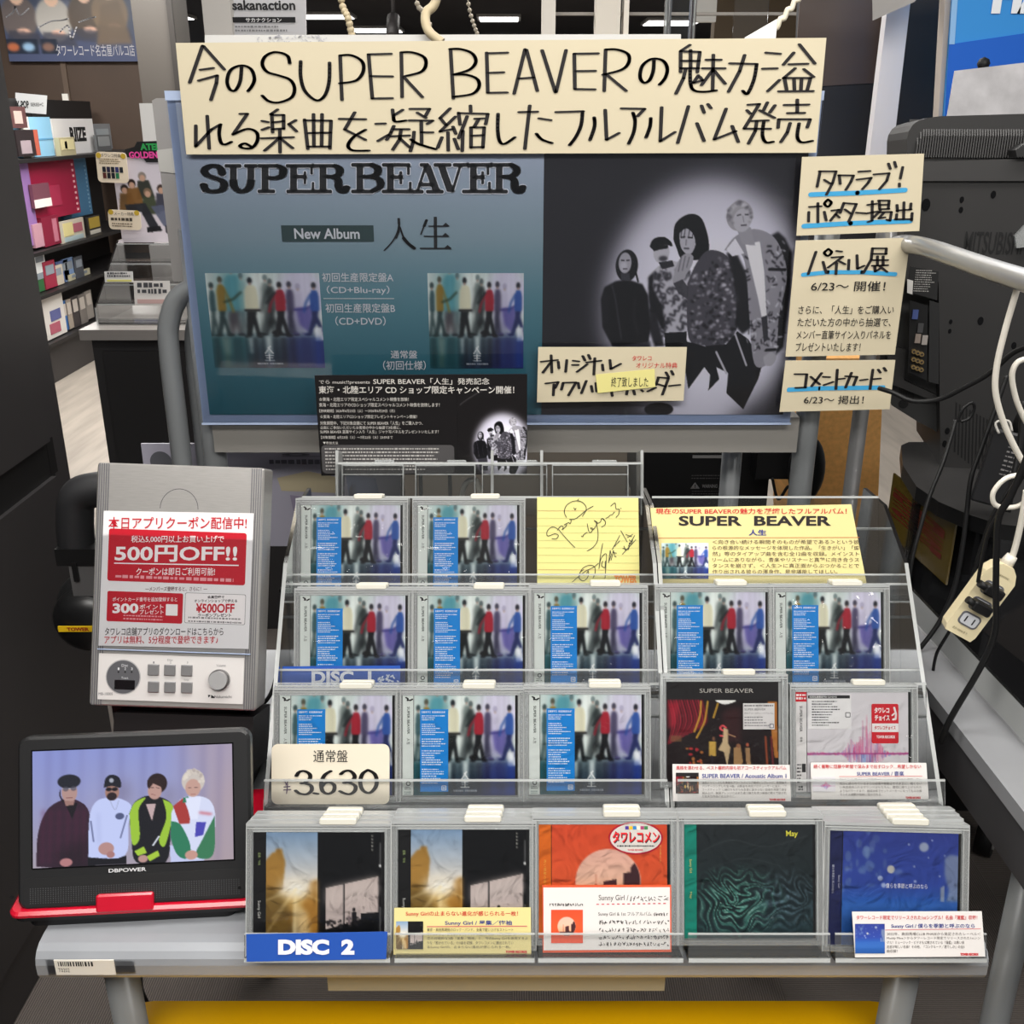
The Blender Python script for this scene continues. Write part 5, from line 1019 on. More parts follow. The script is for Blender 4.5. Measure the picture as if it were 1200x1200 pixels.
for Fr, x0, x1, yt, lab in ALB: spare(Fr, x0, x1, yt, ['spare copy behind the'], lab.replace('blue-stickered album', 'album').replace(' in the middle row, next', ','), .0215, 'spare copies stacked behind')
# front row stands
def stand(label, x0, x1):
    u0, u1 = RF.px(x0, 1090)[0], RF.px(x1, 1090)[0]; t = thing('acrylic_disc_stand', label, 'acrylic stand', ((u0+u1)/2, .89, .68), 'front row stands'); b = MB()
    b.box(u0, u1, -.0735, -.0705, -.075, .0175, CLEAR); b.box(u0, u1, -.0735, -.046, .0175, .0195, LIP); b.box(u0, u1, -.046, -.0445, .0175, .0197, EDGE); b.box(u0, u1, -.0742, -.070, .0176, .0201, EDGE); b.box(u0, u1, -.0705, .03, -.078, -.075, CLEAR); b.box(u0, u1, .03, .033, -.078, -.075, EDGE)
    flocal(b, RF); wpart(b, 'bent_sheet', t); return t
for lab, x0, x1 in (('clear bent acrylic stand under the disc with the DISC 2 divider', 292, 460), ('clear bent acrylic stand under the sunset disc with a yellow comment card', 465, 626), ('clear bent acrylic stand under the red disc', 630, 797), ('clear bent acrylic stand with bare lip under the dark green painted disc', 803, 966), ('clear bent acrylic stand under the night blue disc', 972, 1146)): stand(lab, x0, x1)
def sp_sun(b):
    b.text('Sunny Girl', -.0650, -.0300, -.0610, -.0120, .0002, ink('#c9c9c6'), 0, -90); b.text('星集／悔袖', -.0640, .0250, -.0612, .0380, .0002, ink('#8fa06a'), 0, -90)
GF = 'discs on the front stands'
u, v = dv(RF, 296, 452, 975); sun = disc('compact_disc', 'sunset street disc standing behind the DISC 2 divider', RF, u, v, 'sunset', art_sunset, GF, '#141416', sp_sun, None, .020)
u, v = dv(RF, 467, 620, 972); copy_tree(sun, Frame(RF.O+RF.U*u+RF.V*v, LEAN).mat(), 'sunset street disc standing behind a yellow comment card')
def sp_red(b): b.text('青い彗星の街から', -.0640, -.0100, -.0612, .0230, .0002, ink('#f0b04a'), 0, -90)
def ex_red(t):
    b = MB(); b.disc(.0325, .0455, .0285, .0004, .0012, ink('#c2203a'), 32, .0172); b.disc(.0325, .0455, .0268, .0012, .0014, ink('#f3ede6'), 32, .0155)
    b.build('sticker', t); b = MB(); b.text('タワレコメン', .0088, .0398, .0580, .0520, .0016, ink('#16121a'), .025); b.text('タワレコメン', .0080, .0408, .0572, .0530, .0019, ink('#d8222a'), .025)
    for i, c in enumerate(('#4a2f86', '#e0b020', '#2f7ab8', '#e8e0d0', '#a03a6c', '#3a7a44')): b.box(.0215+i*.0040, .0252+i*.0040, .0545, .0580, .0014, .0017, ink(c))
    b.fine(.0130, .0362, .0520, .0385, 1, .0016, ink('#2a2a2e'), .8, 4, 0); b.text('TOWER RECORDS', .0240, .0322, .0400, .0342, .0016, ink('#c8242c'), .03)
    b.text('青い彗星の街から', .0575, .020, .0595, .050, .0005, ink('#eeb060'), 0, -90); b.build('sticker_print', t)
u, v = dv(RF, 633, 784, 966); disc('compact_disc', 'orange red disc with a round city skyline picture', RF, u, v, 'red', art_red, GF, '#e06a1c', sp_red, ex_red, .018)
def sp_may(b): b.text('Sunny Girl', -.0645, .0090, -.0610, .0230, .0002, ink('#d8cf78'), 0, -90); b.text('May', -.0640, -.0180, -.0612, -.0110, .0002, ink('#d8cf78'), 0, -90)
def ex_may(t): b = MB(); b.text('May', .0375, .0455, .0500, .0530, .0006, ink('#d9d44a'), .02); b.build('title_print', t)
u, v = dv(RF, 802, 956, 966); disc('compact_disc', 'dark disc with swirling green paint and teal spine', RF, u, v, 'may', art_paint, GF, '#0f8572', sp_may, ex_may, .018)
def ex_blue(t): b = MB(); b.text('僕らを季節と呼ぶのなら', -.0100, .0010, .0335, .0062, .0006, ink('#eef1f8')); b.build('title_print', t)
def sp_blue(b): b.text('Sunny Girl', -.0605, .0000, -.0580, .0130, .0002, ink('#c2c4d4'), 0, -90); b.text('僕らを季節と呼ぶのなら', -.0665, -.0060, -.0640, .0240, .0002, ink('#c2c4d4'), 0, -90)
u, v = dv(RF, 975, 1122, 975); disc('compact_disc', 'night blue disc with pale petals at the right end of front row', RF, u, v, 'night', art_night, GF, '#1d2350', sp_blue, ex_blue, .014, -1.5)
def sp_w(b):
    K = ink('#5a585a'); b.box(-.0690, -.0562, .0480, .0595, -.0002, .0001, ink('#cf2030')); b.text('SUPER BEAVER', -.0645, .0120, -.0612, .0430, .0002, K, .01, -90); b.text('音楽', -.0640, .000, -.0612, .0060, .0002, K, 0, -90)
    b.fine(-.0685, .0500, -.0570, .0580, 2, .0003, ink('#f4e8e8'), .7, 1, 0); b.box(-.0620, -.0575, -.0360, -.0260, .0001, .0003, ink('#2a2a2c')); b.fine(-.0680, -.0500, -.0630, -.0250, 6, .0003, K, .5, 2, 0); b.fine(-.0665, -.0580, -.0610, -.0520, 2, .0003, ink('#333335'), .8, 2, 0)
def ex_w(t):
    b = MB(); b.box(-.0545, -.0030, .0155, .0560, .0003, .0008, ink('#e9e8e9')); b.rrect(.0215, .0535, -.0015, .0455, .0003, .0009, .002, ink('#d0222e')); b.box(.0217, .0533, .0120, .0222, .0009, .0011, ink('#f0ecec')); b.build('sticker', t)
    b = MB(); b.box(-.0545, -.0045, .0520, .0558, .0008, .0010, ink('#222224')); b.text('初回生産限定盤B CD+DVD', -.0530, .0527, -.0200, .0551, .0012, ink('#e8e8e8'), .02); b.fine(-.0500, .0185, -.0160, .0500, 10, .001, ink('#4a4a4e'), .5, 8, .5); b.rrect(-.0100, -.0040, .0295, .0355, .0008, .001, .0008, ink('#2b2c34')); b.box(-.0092, -.0048, .0303, .0347, .001, .0012, ink('#e9e8e9'))
    b.text('タワレコ', .0245, .0345, .0425, .0415, .0011, ink('#f4e8e8'), .05); b.text('チョイス', .0250, .0255, .0430, .0325, .0011, ink('#f4e8e8'), .05); b.stroke([(.0470, .0270), (.0500, .0275), (.0505, .0330), (.0485, .0410)], .0012, .0012, .0011, ink('#f4e8e8')); b.stroke([(.0460, .0320), (.0485, .0340)], .001, .001, .0011, ink('#f4e8e8'))
    b.text('タワレコチョイス', .0245, .0150, .0500, .0195, .0013, ink('#c8242c'), .03); b.text('TOWER RECORDS', .0270, .0045, .0490, .0080, .0011, ink('#f4e8e8'), .04); b.build('sticker_print', t)
u, v = dv(R3, 934, 1066, 811); disc('compact_disc', 'white disc with a pink and blue sound wave cover', R3, u, v, 'wave', art_wave, 'other albums in the third row', '#dedcdc', sp_w, ex_w, .018)
def ex_ac(t):
    b = MB(); b.text('SUPER BEAVER', -.0290, .0465, .0355, .0515, .0006, ink('#b9b6b0'), .0); b.build('title_print', t)
    b = MB(); b.box(.0230, .0605, .0030, .0340, .0004, .001, ink('#dfdcdc')); b.build('sticker', t); b = MB(); b.fine(.0245, .0300, .0590, .0325, 1, .0012, ink('#6a686c'), .7, 1, 0); b.text('SUPER BEAVER', .0245, .0255, .0500, .0280, .0012, ink('#7a787c')); b.text('初のアコースティックアルバム', .0245, .0210, .0590, .0235, .0012, ink('#7a787c')); b.fine(.0245, .0060, .0550, .0190, 4, .0012, ink('#8a888c'), .5, 2, .3); b.rrect(.0545, .0595, .0045, .0095, .001, .0012, .0006, ink('#2b3050')); b.box(.0552, .0588, .0052, .0088, .0012, .0014, ink('#dfdcdc')); b.build('sticker_print', t)
u, v = dv(R3, 783, 913, 799); disc('compact_disc', 'dark cardboard album with red stage curtains on its cover', R3, u, v, 'stage', art_stage, 'other albums in the third row', None, None, ex_ac, .018, 0, True, True)
GSP = 'spare copies stacked behind'
spare(RF, 296, 452, 975, ['second copy behind', 'third copy behind'], 'the sunset disc with the DISC 2 divider', .020, GSP)
spare(RF, 467, 620, 972, ['second copy behind', 'third copy behind'], 'the sunset disc with yellow card', .020, GSP)
spare(RF, 633, 784, 966, ['second copy behind'], 'the orange red disc', .018, GSP)
spare(RF, 802, 956, 966, ['second copy behind'], 'the green painted disc', .018, GSP)
spare(RF, 975, 1122, 975, ['second copy behind', 'third copy behind', 'fourth copy behind'], 'the night blue disc', .014, GSP)
for i, (x0, x1, n_) in enumerate(((402, 472, 'first from the left'), (488, 556, 'second from the left'), (566, 640, 'third from the left'), (648, 735, 'rightmost, above the yellow memo'))):
    a, c = R0.px(x0, 560)[0], R0.px(x1, 560)[0]; f = Frame(R0.O+R0.U*((a+c)/2)+R0.V*0, LEAN); w = (c-a)/2
    t = thing('empty_keeper_case', 'empty clear keeper case in the back tray, '+n_, 'case', f, 'empty keeper cases'); b = MB()
    top = R0.px(600, 546)[1]
    b.box(-w, w, -.066, top, -.012, -.009, CLEAR); b.box(-w, w, -.066, top, .001, .0025, CLEAR); b.box(-w, w, top, top+.002, -.012, .003, EDGE); b.box(-w-.0015, -w, -.066, top+.002, -.012, .003, EDGE); b.box(w, w+.0015, -.066, top+.002, -.012, .003, EDGE); b.box(-w, w, top-.013, top-.0118, .0025, .003, EDGE); b.build('keeper_case', t)
    b = MB(); b.rrect(w*.05, w*.72, top+.002, top+.0085, -.008, .002, .002, CASE, .001); b.build('lock_tab', t)
# ================================================================== cards on the racks
def rcard(name, label, cat, Fr, n, quad, mat, th=.0006, rnd=0, group=None): return pxcard(name, label, cat, Fr.shift(0, 0, n), quad, mat, th, group, rnd)
YEL = M('pale_yellow_card', '#dfd190', .55); WHT = M('white_card', '#dedad7', .5); REDI = ink('#c4202a'); BLUI = ink('#2b3a86'); BK = ink('#2b2628')
# autographed memo
t, f = rcard('autograph_memo', 'yellow lined memo with black pen autographs in the top row', 'memo', R1, .006, [(629.5, 582.5), (748, 583.5), (749.5, 687), (629.5, 686)], M('memo_yellow', '#d8d184', .6), .0006)
b = MB(); m_ = Map(f, 620, 570, 8)
for y in (302, 372, 437, 510, 578, 648, 718, 860): b.pen(m_, f'80,{y-4} 1030,{y}', 1, 1.6, .0005, ink('#b5b172'))
for y in (232, 785): b.pen(m_, f'80,{y-5} 1030,{y}', 1, 2, .0005, ink('#b58a5a'))
b.build('ruled_lines', t); b = MB()
b.pen(m_, '''~265,395 215,380 170,420 175,465 240,445 275,460 255,490 215,490; ~275,400 350,490 428,572; ~265,410 300,370 320,385 310,405 345,375 350,350 330,360 370,340 385,350 395,315 380,310 430,305 480,270 540,220 600,185; ~350,290 330,240 350,180 410,140 480,140 525,175 535,220 500,280; 420,200 430,220 440,205; 455,130 465,118; ~490,465 505,470 510,455 535,435 545,432; ~545,350 560,420 580,430 600,395 575,390 600,405 620,380 640,340 610,320 640,345 670,330 680,300 710,320; ~630,350 645,420 640,510 600,570 545,605; ~690,300 715,330 710,360 680,380; 720,300 745,285 760,270 780,265 800,240; ~765,185 805,155 815,210 845,215 840,260 815,290; 858,205 864,208;
~405,895 520,800 600,760 650,720; ~470,830 500,770 560,740 610,750 620,800 600,860; ~500,820 530,830 555,790 550,850 510,885 470,860 475,810 510,780; ~690,535 670,640 655,770; ~655,770 670,690 700,640 725,640 720,740 712,860; ~690,700 680,740 710,760 715,700; 745,715 760,600 770,640 750,700; 770,690 790,600 800,640; 790,620 820,625; 800,650 815,660; 780,590 850,460; 800,560 850,510; 860,415 920,520; ~880,580 930,590 940,530 960,540 970,500; 875,635 1000,500; 905,450 960,470; 920,480 970,450; 930,560 990,460; 890,560 905,600; 940,500 960,520''', 3.2, 3.2, .0008, ink('#3a3a32'))
b.tx(m_, 'TOWER', 798, 830, 1012, 908, .0006, ink('#e0862c'), .06); b.build('writing', t)
def smallprint(b, mp, lines, box, mat, z=.0006, off=0.0):
    x0, y0, x1, y1 = box; h = (y1-y0)/len(lines); full = max(len(s) for s in lines)
    for i, s in enumerate(lines):
        w = 1 if len(s) > full-4 else len(s)/full; b.tx(mp, s, x0, y0+i*h+h*.1, x0+(x1-x0)*w, y0+i*h+h*.84, z, mat, off)
# wide yellow comment card
t, f = rcard('comment_card', 'wide yellow printed comment card at the top of the right rack', 'card', R1, .012, [(762, 595.3), (997.5, 591), (1015.5, 683), (771, 684)], YEL, .0006)
b = MB(); m_ = Map(f, 755, 580, 4.3636)
b.tx(m_, '現在のSUPER BEAVERの魅力を凝縮したフルアルバム！', 58, 68, 1035, 98, .0006, REDI, .014); b.tx(m_, 'SUPER  BEAVER', 176, 107, 955, 158, .0006, ink('#231d1e'), .03); b.tx(m_, '人生', 533, 177, 624, 208, .0006, BLUI, .03); b.pen(m_, '68,220 1100,217', 1, 1.5, .0006, ink('#c07a4a'))
smallprint(b, m_, ['＜向き合い続ける瞬間そのものが希望である＞という彼', 'らの根源的なメッセージを体現した作品。「生きがい」「燦', '然」等のタイアップ曲を含む全12曲を収録。メインスト', 'リームにありながら、音楽やリスナーと真摯に向き合うス', 'タンスを崩さず、＜人生＞に真正面からぶつかることで', '作り出される彼らの渾身作、是非堪能してほしい。'], (348, 226, 1098, 408), ink('#5a4c3c'), .0006, .005)
b.build('lettering', t); c = art_crowd(70, 70); x0, y0 = m_(88, 429); x1, y1 = m_(328, 246); c.obj('cover_picture', t, x0, y0, x1, y1, .0007)
# DISC 1 / price / DISC 2
BLUE = M('blue_divider', '#2450a8', .35)
t, f = rcard('disc_divider', 'blue divider reading DISC 1 in the middle row', 'divider', R2, .0135, [(331, 781), (469, 780), (469, 805), (330, 805)], BLUE, .001)
b = MB(); m_ = Map(f, 310, 536, 3.75); b.tx(m_, 'DISC  1', 207, 938, 470, 994, .0008, ink('#dfe3ee'), .04)
R = random.Random(12)
for i in range(26): x, y = R.uniform(505, 590), R.uniform(955, 1000); b.pen(m_, f'{x},{y} {x+R.uniform(-14,14)},{y+R.uniform(-10,10)}', 3.5, 2.5, .0008, ink('#cfd8ea'))
b.build('lettering', t)
t, f = rcard('price_card', 'cream price card with handwritten 3.630 yen in the third row', 'card', R3, .0085, [(320.5, 873), (456.5, 872), (456, 941.5), (318, 942.5)], M('price_cream', '#e2d8c4', .55), .0008, .0075)
b = MB(); m_ = Map(f, 310, 860, 7.5); b.tx(m_, '通常盤', 430, 140, 732, 248, .0008, KM, .0)
b.pen(m_, '''~282,368 305,335 350,325 398,352 398,395 355,428 325,432; ~350,430 408,452 415,495 372,528 310,522 275,497; 440,520 466,525; ~582,326 530,360 500,430 512,500 560,525 608,500 614,450 575,425 530,432 508,458; ~672,352 702,328 748,322 788,355 788,390 742,422 700,428; ~742,424 798,455 793,500 750,528 700,520 665,502; ~910,315 862,350 842,420 862,490 918,518 968,480 988,420 968,350 910,315''', 19, 9, .0009, KM)
b.pen(m_, '175,402 190,438; 215,397 190,450; 205,440 195,522; 172,465 225,460; 168,492 232,489', 4.5, 4.5, .0009, ink('#4a2a52')); b.build('writing', t)
t, f = rcard('disc_divider', 'blue divider reading DISC 2 across the front left disc', 'divider', RF, .0212, [(288.5, 1095), (454, 1092), (452.5, 1124), (289, 1127)], BLUE, .001)
b = MB(); m_ = Map(f, 290, 940, 6.3167); b.tx(m_, 'DISC  2', 228, 1014, 792, 1128, .0008, ink('#e6e4ea'), .06); b.build('lettering', t)
def popcard(label, Fr, n, quad, col, ox, oy, sc, head, title, body, pic, bx_head, bx_title, bx_body, bx_pic, rule, bx_logo, roll=0):
    t, f = rcard('comment_card', label, 'card', Fr, n, quad, col, .0006, 0, 'printed comment cards'); b = MB(); m_ = Map(f, ox, oy, sc)
    b.tx(m_, head, *bx_head, .0006, REDI, .01); b.tx(m_, title, *bx_title, .0006, BLUI, .015); b.pen(m_, rule, 1, 2, .0006, ink('#c86a6a')); smallprint(b, m_, body, bx_body, ink('#4b443e'), .0006, .0)
    b.tx(m_, 'TOWER RECORDS', *bx_logo, .0006, REDI, .06); b.build('lettering', t)
    x0, y0 = m_(bx_pic[0], bx_pic[3]); x1, y1 = m_(bx_pic[2], bx_pic[1]); pic.obj('cover_picture', t, x0, y0, x1, y1, .0007)
popcard('pale yellow comment card on the second disc of the front row', RF, .006, [(462, 1064), (622, 1063.5), (622.5, 1118.5), (461, 1119)], YEL, 280, 930, 3.3333, 'Sunny Girlの止まらない進化が感じられる一枚！', 'Sunny Girl / 星集／悔袖', ['東京・高田馬場発のロック・バンド。全員で歌い上げるストレート', 'なメロディと、儚くもドラマティックな歌詞が特色。今作は恋愛／失', '恋の対極的な2曲「星集／悔袖」と、今のSunny Girlを体現するよ', 'うな「惹かれている」の3曲を収録。タワレコメンに選出されてい', 'るSunny Girlの、止まらない進化が感じられる一枚。'], art_sunset(48, 48), (652, 458, 1090, 480), (805, 494, 1066, 516), (735, 523, 1128, 608), (614, 498, 720, 607), '735,519 1125,517', (1042, 612, 1125, 622))
popcard('white comment card below the red curtain album cover', R3, .006, [(788, 895.5), (925.5, 896.5), (927, 939), (788.5, 939)], WHT, 780, 790, 7.5, '風格を漂わせる、ベスト盤的内容も初アコースティックアルバム', 'SUPER BEAVER / Acoustic Album 1', ['過去にリリースした楽曲をアコースティック編成にリアレンジ、新機軸で', 'パッケージングした全14曲。河野圭を共同プロデューサーに迎え、“ア', 'コースティック”と銘打ちながらも生音に留まらない自由な発想で音を', '組み上げ、楽器アレンジとはまた違う魅力を放つ楽曲の数々で紡がれ', 'た壮大な作品に仕上がりに。'], art_stage(48, 48), (92, 805, 1060, 840), (320, 875, 1060, 912), (320, 938, 1062, 1090), (90, 865, 290, 1048), '315,925 1070,922', (910, 1092, 1052, 1112))
popcard('white comment card under the sound wave cover', R3, .006, [(950, 893.5), (1085.5, 894), (1088.5, 936.5), (951, 937)], WHT, 920, 790, 6.3158, '続く衝動に経験や時間で深みまで出すロック…希望しかない', 'SUPER BEAVER / 音楽', ['『ひたむき/儚くない/グラデーション』など13曲を収録。常に', '自分に語られているような感情や衝動はそのままに、嘘くらい', 'い疾走感あふれるサウンドはもちろん、緻密に練り上げられた', 'ようなバラードまで、結成20年でヒットメーカーになってもなお痛', 'でられる衝動が根幹に宿かされる。'], art_wave(52, 48), (210, 668, 1005, 698), (530, 718, 880, 752), (405, 768, 1010, 905), (202, 760, 372, 868), '400,757 1015,754', (890, 905, 1002, 922))
popcard('white comment card at the night blue disc, front right corner', RF, .0215, [(998.5, 1068.5), (1150.5, 1068), (1154.5, 1121), (1002, 1122)], WHT, 940, 940, 5.4545, 'タワーレコード限定でリリースされた1stシングル！名曲『蓮藍』収録！', 'Sunny Girl / 僕らを季節と呼ぶのなら', ['2022年、高田馬場CLUB PHASEから発足されたレーベル＜', 'Muddy Mine＞からタワーレコード限定でリリースされた1stシン', 'グル！ミュージック・ビデオも公開されている『蓮藍』は青い疾', '走感が眩しい名曲！その他、『コンクルード／君でしか』の全3', '曲収録！'], art_night(48, 48), (345, 722, 1118, 750), (568, 775, 1102, 808), (540, 828, 1138, 965), (338, 776, 526, 966), '530,816 1140,808', (1010, 963, 1125, 980))
t, f = rcard('comment_card', 'white handwritten comment card with red border on the orange red disc', 'card', RF, .006, [(635.5, 1037.5), (786.5, 1037), (786.8, 1115.5), (636, 1116.5)], M('red_border_card', '#d8552f', .5), .0006)
b = MB(); m_ = Map(f, 620, 940, 6.3167); b.prism([m_(*q) for q in ((106, 632), (1042, 630), (1044, 1090), (108, 1096))][::-1], 0, .0003, WHT); b.build('white_field', t); b = MB()
INK = ink('#4a4444'); b.tx(m_, 'Sunny Girl /', 515, 685, 735, 738, .0006, INK, .0); b.tx(m_, 'Sunny Girl & 1st フルアルバム', 512, 810, 905, 846, .0006, INK, 0)
R = random.Random(31)
def scrawl(x0, x1, y, h):
    x = x0
    while x < x1:
        w = h*R.uniform(.5, 1.0)
        for _ in range(R.choice((2, 3, 4))):
            b.pen(m_, f'{x+R.uniform(0,.8)*w:.1f},{y+R.uniform(-.5,.5)*h:.1f} {x+R.uniform(.2,1)*w:.1f},{y+R.uniform(-.5,.5)*h:.1f}', 2.4, 2.4, .0006, INK)
        x += w*1.15
scrawl(745, 1025, 712, 40); scrawl(918, 1030, 828, 26)
for y in (888, 945, 998, 1050): scrawl(515, 1030, y, 30)
scrawl(150, 390, 757, 20)
for i in range(14): b.pen(m_, f'{500+i*38},{755-i*.5} {516+i*38},{755-i*.5}', 2.5, 3.5, .0006, ink('#c83a4a'))
b.build('writing', t); c = art_red(48, 48); x0, y0 = m_(163, 1042); x1, y1 = m_(398, 795); c.obj('cover_picture', t, x0, y0, x1, y1, .0007)

# ================================================================== portable player
FD = Frame(onY(150, 1058, .887), 24, 4); r = (FD.px(20, 960)[0], FD.px(150, 1062)[1], FD.px(294, 955)[0], FD.px(163, 859)[1])
t = thing('portable_player', 'black and red portable disc player with lit screen, front left', 'disc player', FD)
PB = M('player_black', '#232324', .35, bump=0); PR = M('player_red_gloss', '#c3132d', .18, coat=.4)
b = MB(); b.rrect(*[r[0], r[2], r[1], r[3]], -.016, 0, .012, PB, .003); b.build('lid', t)
sx = rect(FD, 38.6, 876, 273, 1012)
b = MB(); b.box(sx[0]-.0015, sx[2]+.0015, sx[1]-.0015, sx[3]+.0015, 0, .0004, ink('#0b0b0c', .2)); b.build('bezel', t)
p = Pic(235, 140, '#8c95cf'); c = paint_interview(p, Unit(FD, sx, p, 100, 100, 30, 860, 4.6154)); p.obj('screen', t, *sx, .0008, SCREEN)
b = MB(); gx0, gy0 = FD.px(18, 1052); gx1, gy1 = FD.px(282, 1030); n = 84
b.rrect(r[0]+.006, r[2]-.006, r[1]+.004, sx[1]-.0105, 0, .0006, .006, M('speaker_mesh_black', '#1b1b1c', .5))
for i in range(n):
    for j in range(8):
        x = r[0]+.014+(r[2]-r[0]-.028)*i/(n-1); y = r[1]+.008+.0022*j; b.box(x-.0005, x+.0005, y-.0005, y+.0005, .0006, .0009, ink('#4a4a4c'))
b.build('speaker_grille', t)
b = MB(); x0, y0 = FD.px(127.5, 1022.5); x1, y1 = FD.px(171.5, 1016); b.text('DBPOWER', x0, y0, x1, y1, .0006, ink('#d5d5d8'), .02); b.build('lettering', t)
FDb = Frame((FD.O.x, .893, .681), 0, 4); FDw = Frame(FDb.O, 0, 4); b = MB()
def flatbox(b, u0, u1, d0, d1, z0, z1, rad, m):  # a slab lying on the table in the player's own direction
    q = MB(); q.rrect(u0, u1, d0, d1, z0, z1, rad, m, .003); M4 = Matrix.Translation(FDw.O) @ Matrix.Rotation(math.radians(4), 4, 'Z'); q.v = [tuple(M4 @ Vector(v)) for v in q.v]
    k = len(b.v); b.v += q.v; b.f += [tuple(i+k for i in f) for f in q.f]; b.m += [b.mi(q.mats[i]) for i in q.m]; b.sm += q.sm
flatbox(b, -.110, .114, -.008, .17, 0, .012, .012, ink('#18181a', .4)); flatbox(b, -.124, .130, -.012, .19, .010, .017, .014, ink('#1c1c1e', .35)); wpart(b, 'base', t)
b = MB(); flatbox(b, -.127, .137, -.013, .195, .0155, .0215, .012, PR); wpart(b, 'red_rim', t)
x0, y0 = FD.px(114, 1069); x1, y1 = FD.px(181, 1044); b = MB(); b.rrect(x0, x1, y0, y1, -.012, .006, .003, PR, .002); b.build('hinge', t)
for x, y in ((14, 1051), (281, 1040)):
    u, v = FD.px(x, y); b = MB(); b.disc(u, v, .002, .0004, .001, ink('#0c0c0d'), 12); b.build('screw', t)
# ================================================================== listening station
FN = Frame(onY(203, 829, 1.10), 21, 0, -2.0); t = thing('listening_player', 'silver wall type listening player with a coupon sheet on it', 'listening player', FN)
ALU = M('brushed_aluminium', '#b3b0ad', .32, .55, noise=.06, nscale=60, stretch=(1, 14, 1)); m_ = Map(FN, 90, 530, 3.752)
x0, y0, x1, y1 = rect(FN, 109, 545, 305, 830)
b = MB(); b.rrect(x0, x1, y0, y1, -.045, 0, .004, ALU, .002); b.build('housing', t)
for s, xx in ((1, x0), (-1, x1)):
  b = MB()
  for i in range(5): b.box(xx+s*(.003+.0028*i), xx+s*(.0042+.0028*i), y0+.001, y1-.001, 0, .0008, M('aluminium_groove', '#77767a', .4, .4))
  b.build('side_grooves', t)
u, v = m_(450, 248); b = MB(); P = [(u+.0235*math.cos(a), v+.0245*math.sin(a)) for a in [math.pi*i/18 for i in range(19)]]; b.stroke(P, .0004, .0004, .0003, ink('#5b5a5c')); b.build('lid_notch', t)
x0, y0, x1, y1 = rect(FN, 116.5, 770, 285, 818); u0, v0 = m_(92, 1085); u1, v1 = m_(738, 905)
b = MB(); b.rrect(u0, u1, v0, v1, 0, .0012, .001, M('panel_silver_white', '#d3cfcd', .4)); b.build('control_panel', t)
u, v = m_(206, 987); b = MB(); b.disc(u, v, .0205, .0012, .0018, ink('#57575b'), 36); b.disc(u, v, .0218, .0012, .0015, ink('#a8a6a6'), 36); a0, a1 = m_(168, 1040), m_(258, 1002); b.box(a0[0], a1[0], a0[1], a1[1], .0018, .0022, ink('#151214', .2))
for i, s in enumerate('123'): q = m_(186+29*i, 965); b.disc(q[0], q[1], .0011, .0018, .0021, ink('#121214'), 10); b.text(s, q[0]-.001, q[1]+.0025, q[0]+.001, q[1]+.0055, .002, ink('#d5d5d8'))
b.tx(m_, 'Disc', 200, 930, 228, 942, .002, ink('#c9c9cc')); b.tx(m_, 'Track', 198, 986, 230, 996, .002, ink('#c9c9cc')); b.build('display', t)
for j, (cy) in enumerate((955, 1030)):
    for i, cx in enumerate((340, 412, 486)):
        u, v = m_(cx, cy+i*1.5); b = MB(); b.rrect(u-.0068, u+.0068, v-.0068, v+.0068, .0012, .004, .0008, M('button_grey', '#8b8a8b', .35, .4), .0008); b.build('button', t)
u, v = m_(630, 998); b = MB(); b.disc(u, v, .0128, .0012, .006, M('knob_dark_ring', '#6f6d6d', .3, .5)); b.disc(u, v, .0112, .006, .011, M('knob_silver', '#c9c8c8', .25, .5)); b.build('volume_knob', t)
b = MB(); b.tx(m_, 'Volume', 615, 931, 656, 942, .0015, ink('#77767a')); b.tx(m_, 'Nakamichi', 607, 1068, 682, 1080, .0015, ink('#4a494c')); b.prism([m_(*q) for q in ((578, 1066), (588, 1066), (588, 1071), (580, 1078))][::-1], .0013, .0015, ink('#1d1d20')); b.prism([m_(*q) for q in ((592, 1066), (606, 1074), (606, 1080), (592, 1080))][::-1], .0013, .0015, ink('#1d1d20')); b.tx(m_, 'MB-1000S', 98, 1055, 160, 1067, .0015, ink('#6a696c'))
for i in range(3): b.tx(m_, str(i+1), 337+i*74, 919, 343+i*74, 928, .0015, ink('#77767a'))
b.tx(m_, 'Disc', 400, 908, 424, 917, .0015, ink('#77767a')); b.tx(m_, 'Stop', 472, 996, 494, 1005, .0015, ink('#77767a')); b.build('panel_print', t)
b = MB(); a0, a1 = m_(105, 1140), m_(810, 1130); b.box(a0[0]+.012, a1[0]-.012, a0[1]-.075, a0[1]-.003, -.1, -.012, ink('#1d1a1b', .45)); flocal(b, FN); wpart(b, 'black_stand', t)
b = MB(); b.box(FN.O.x-.09, FN.O.x+.08, 1.13, 1.21, .681, .83, ink('#1a1618', .5)); wpart(b, 'black_stand', t)
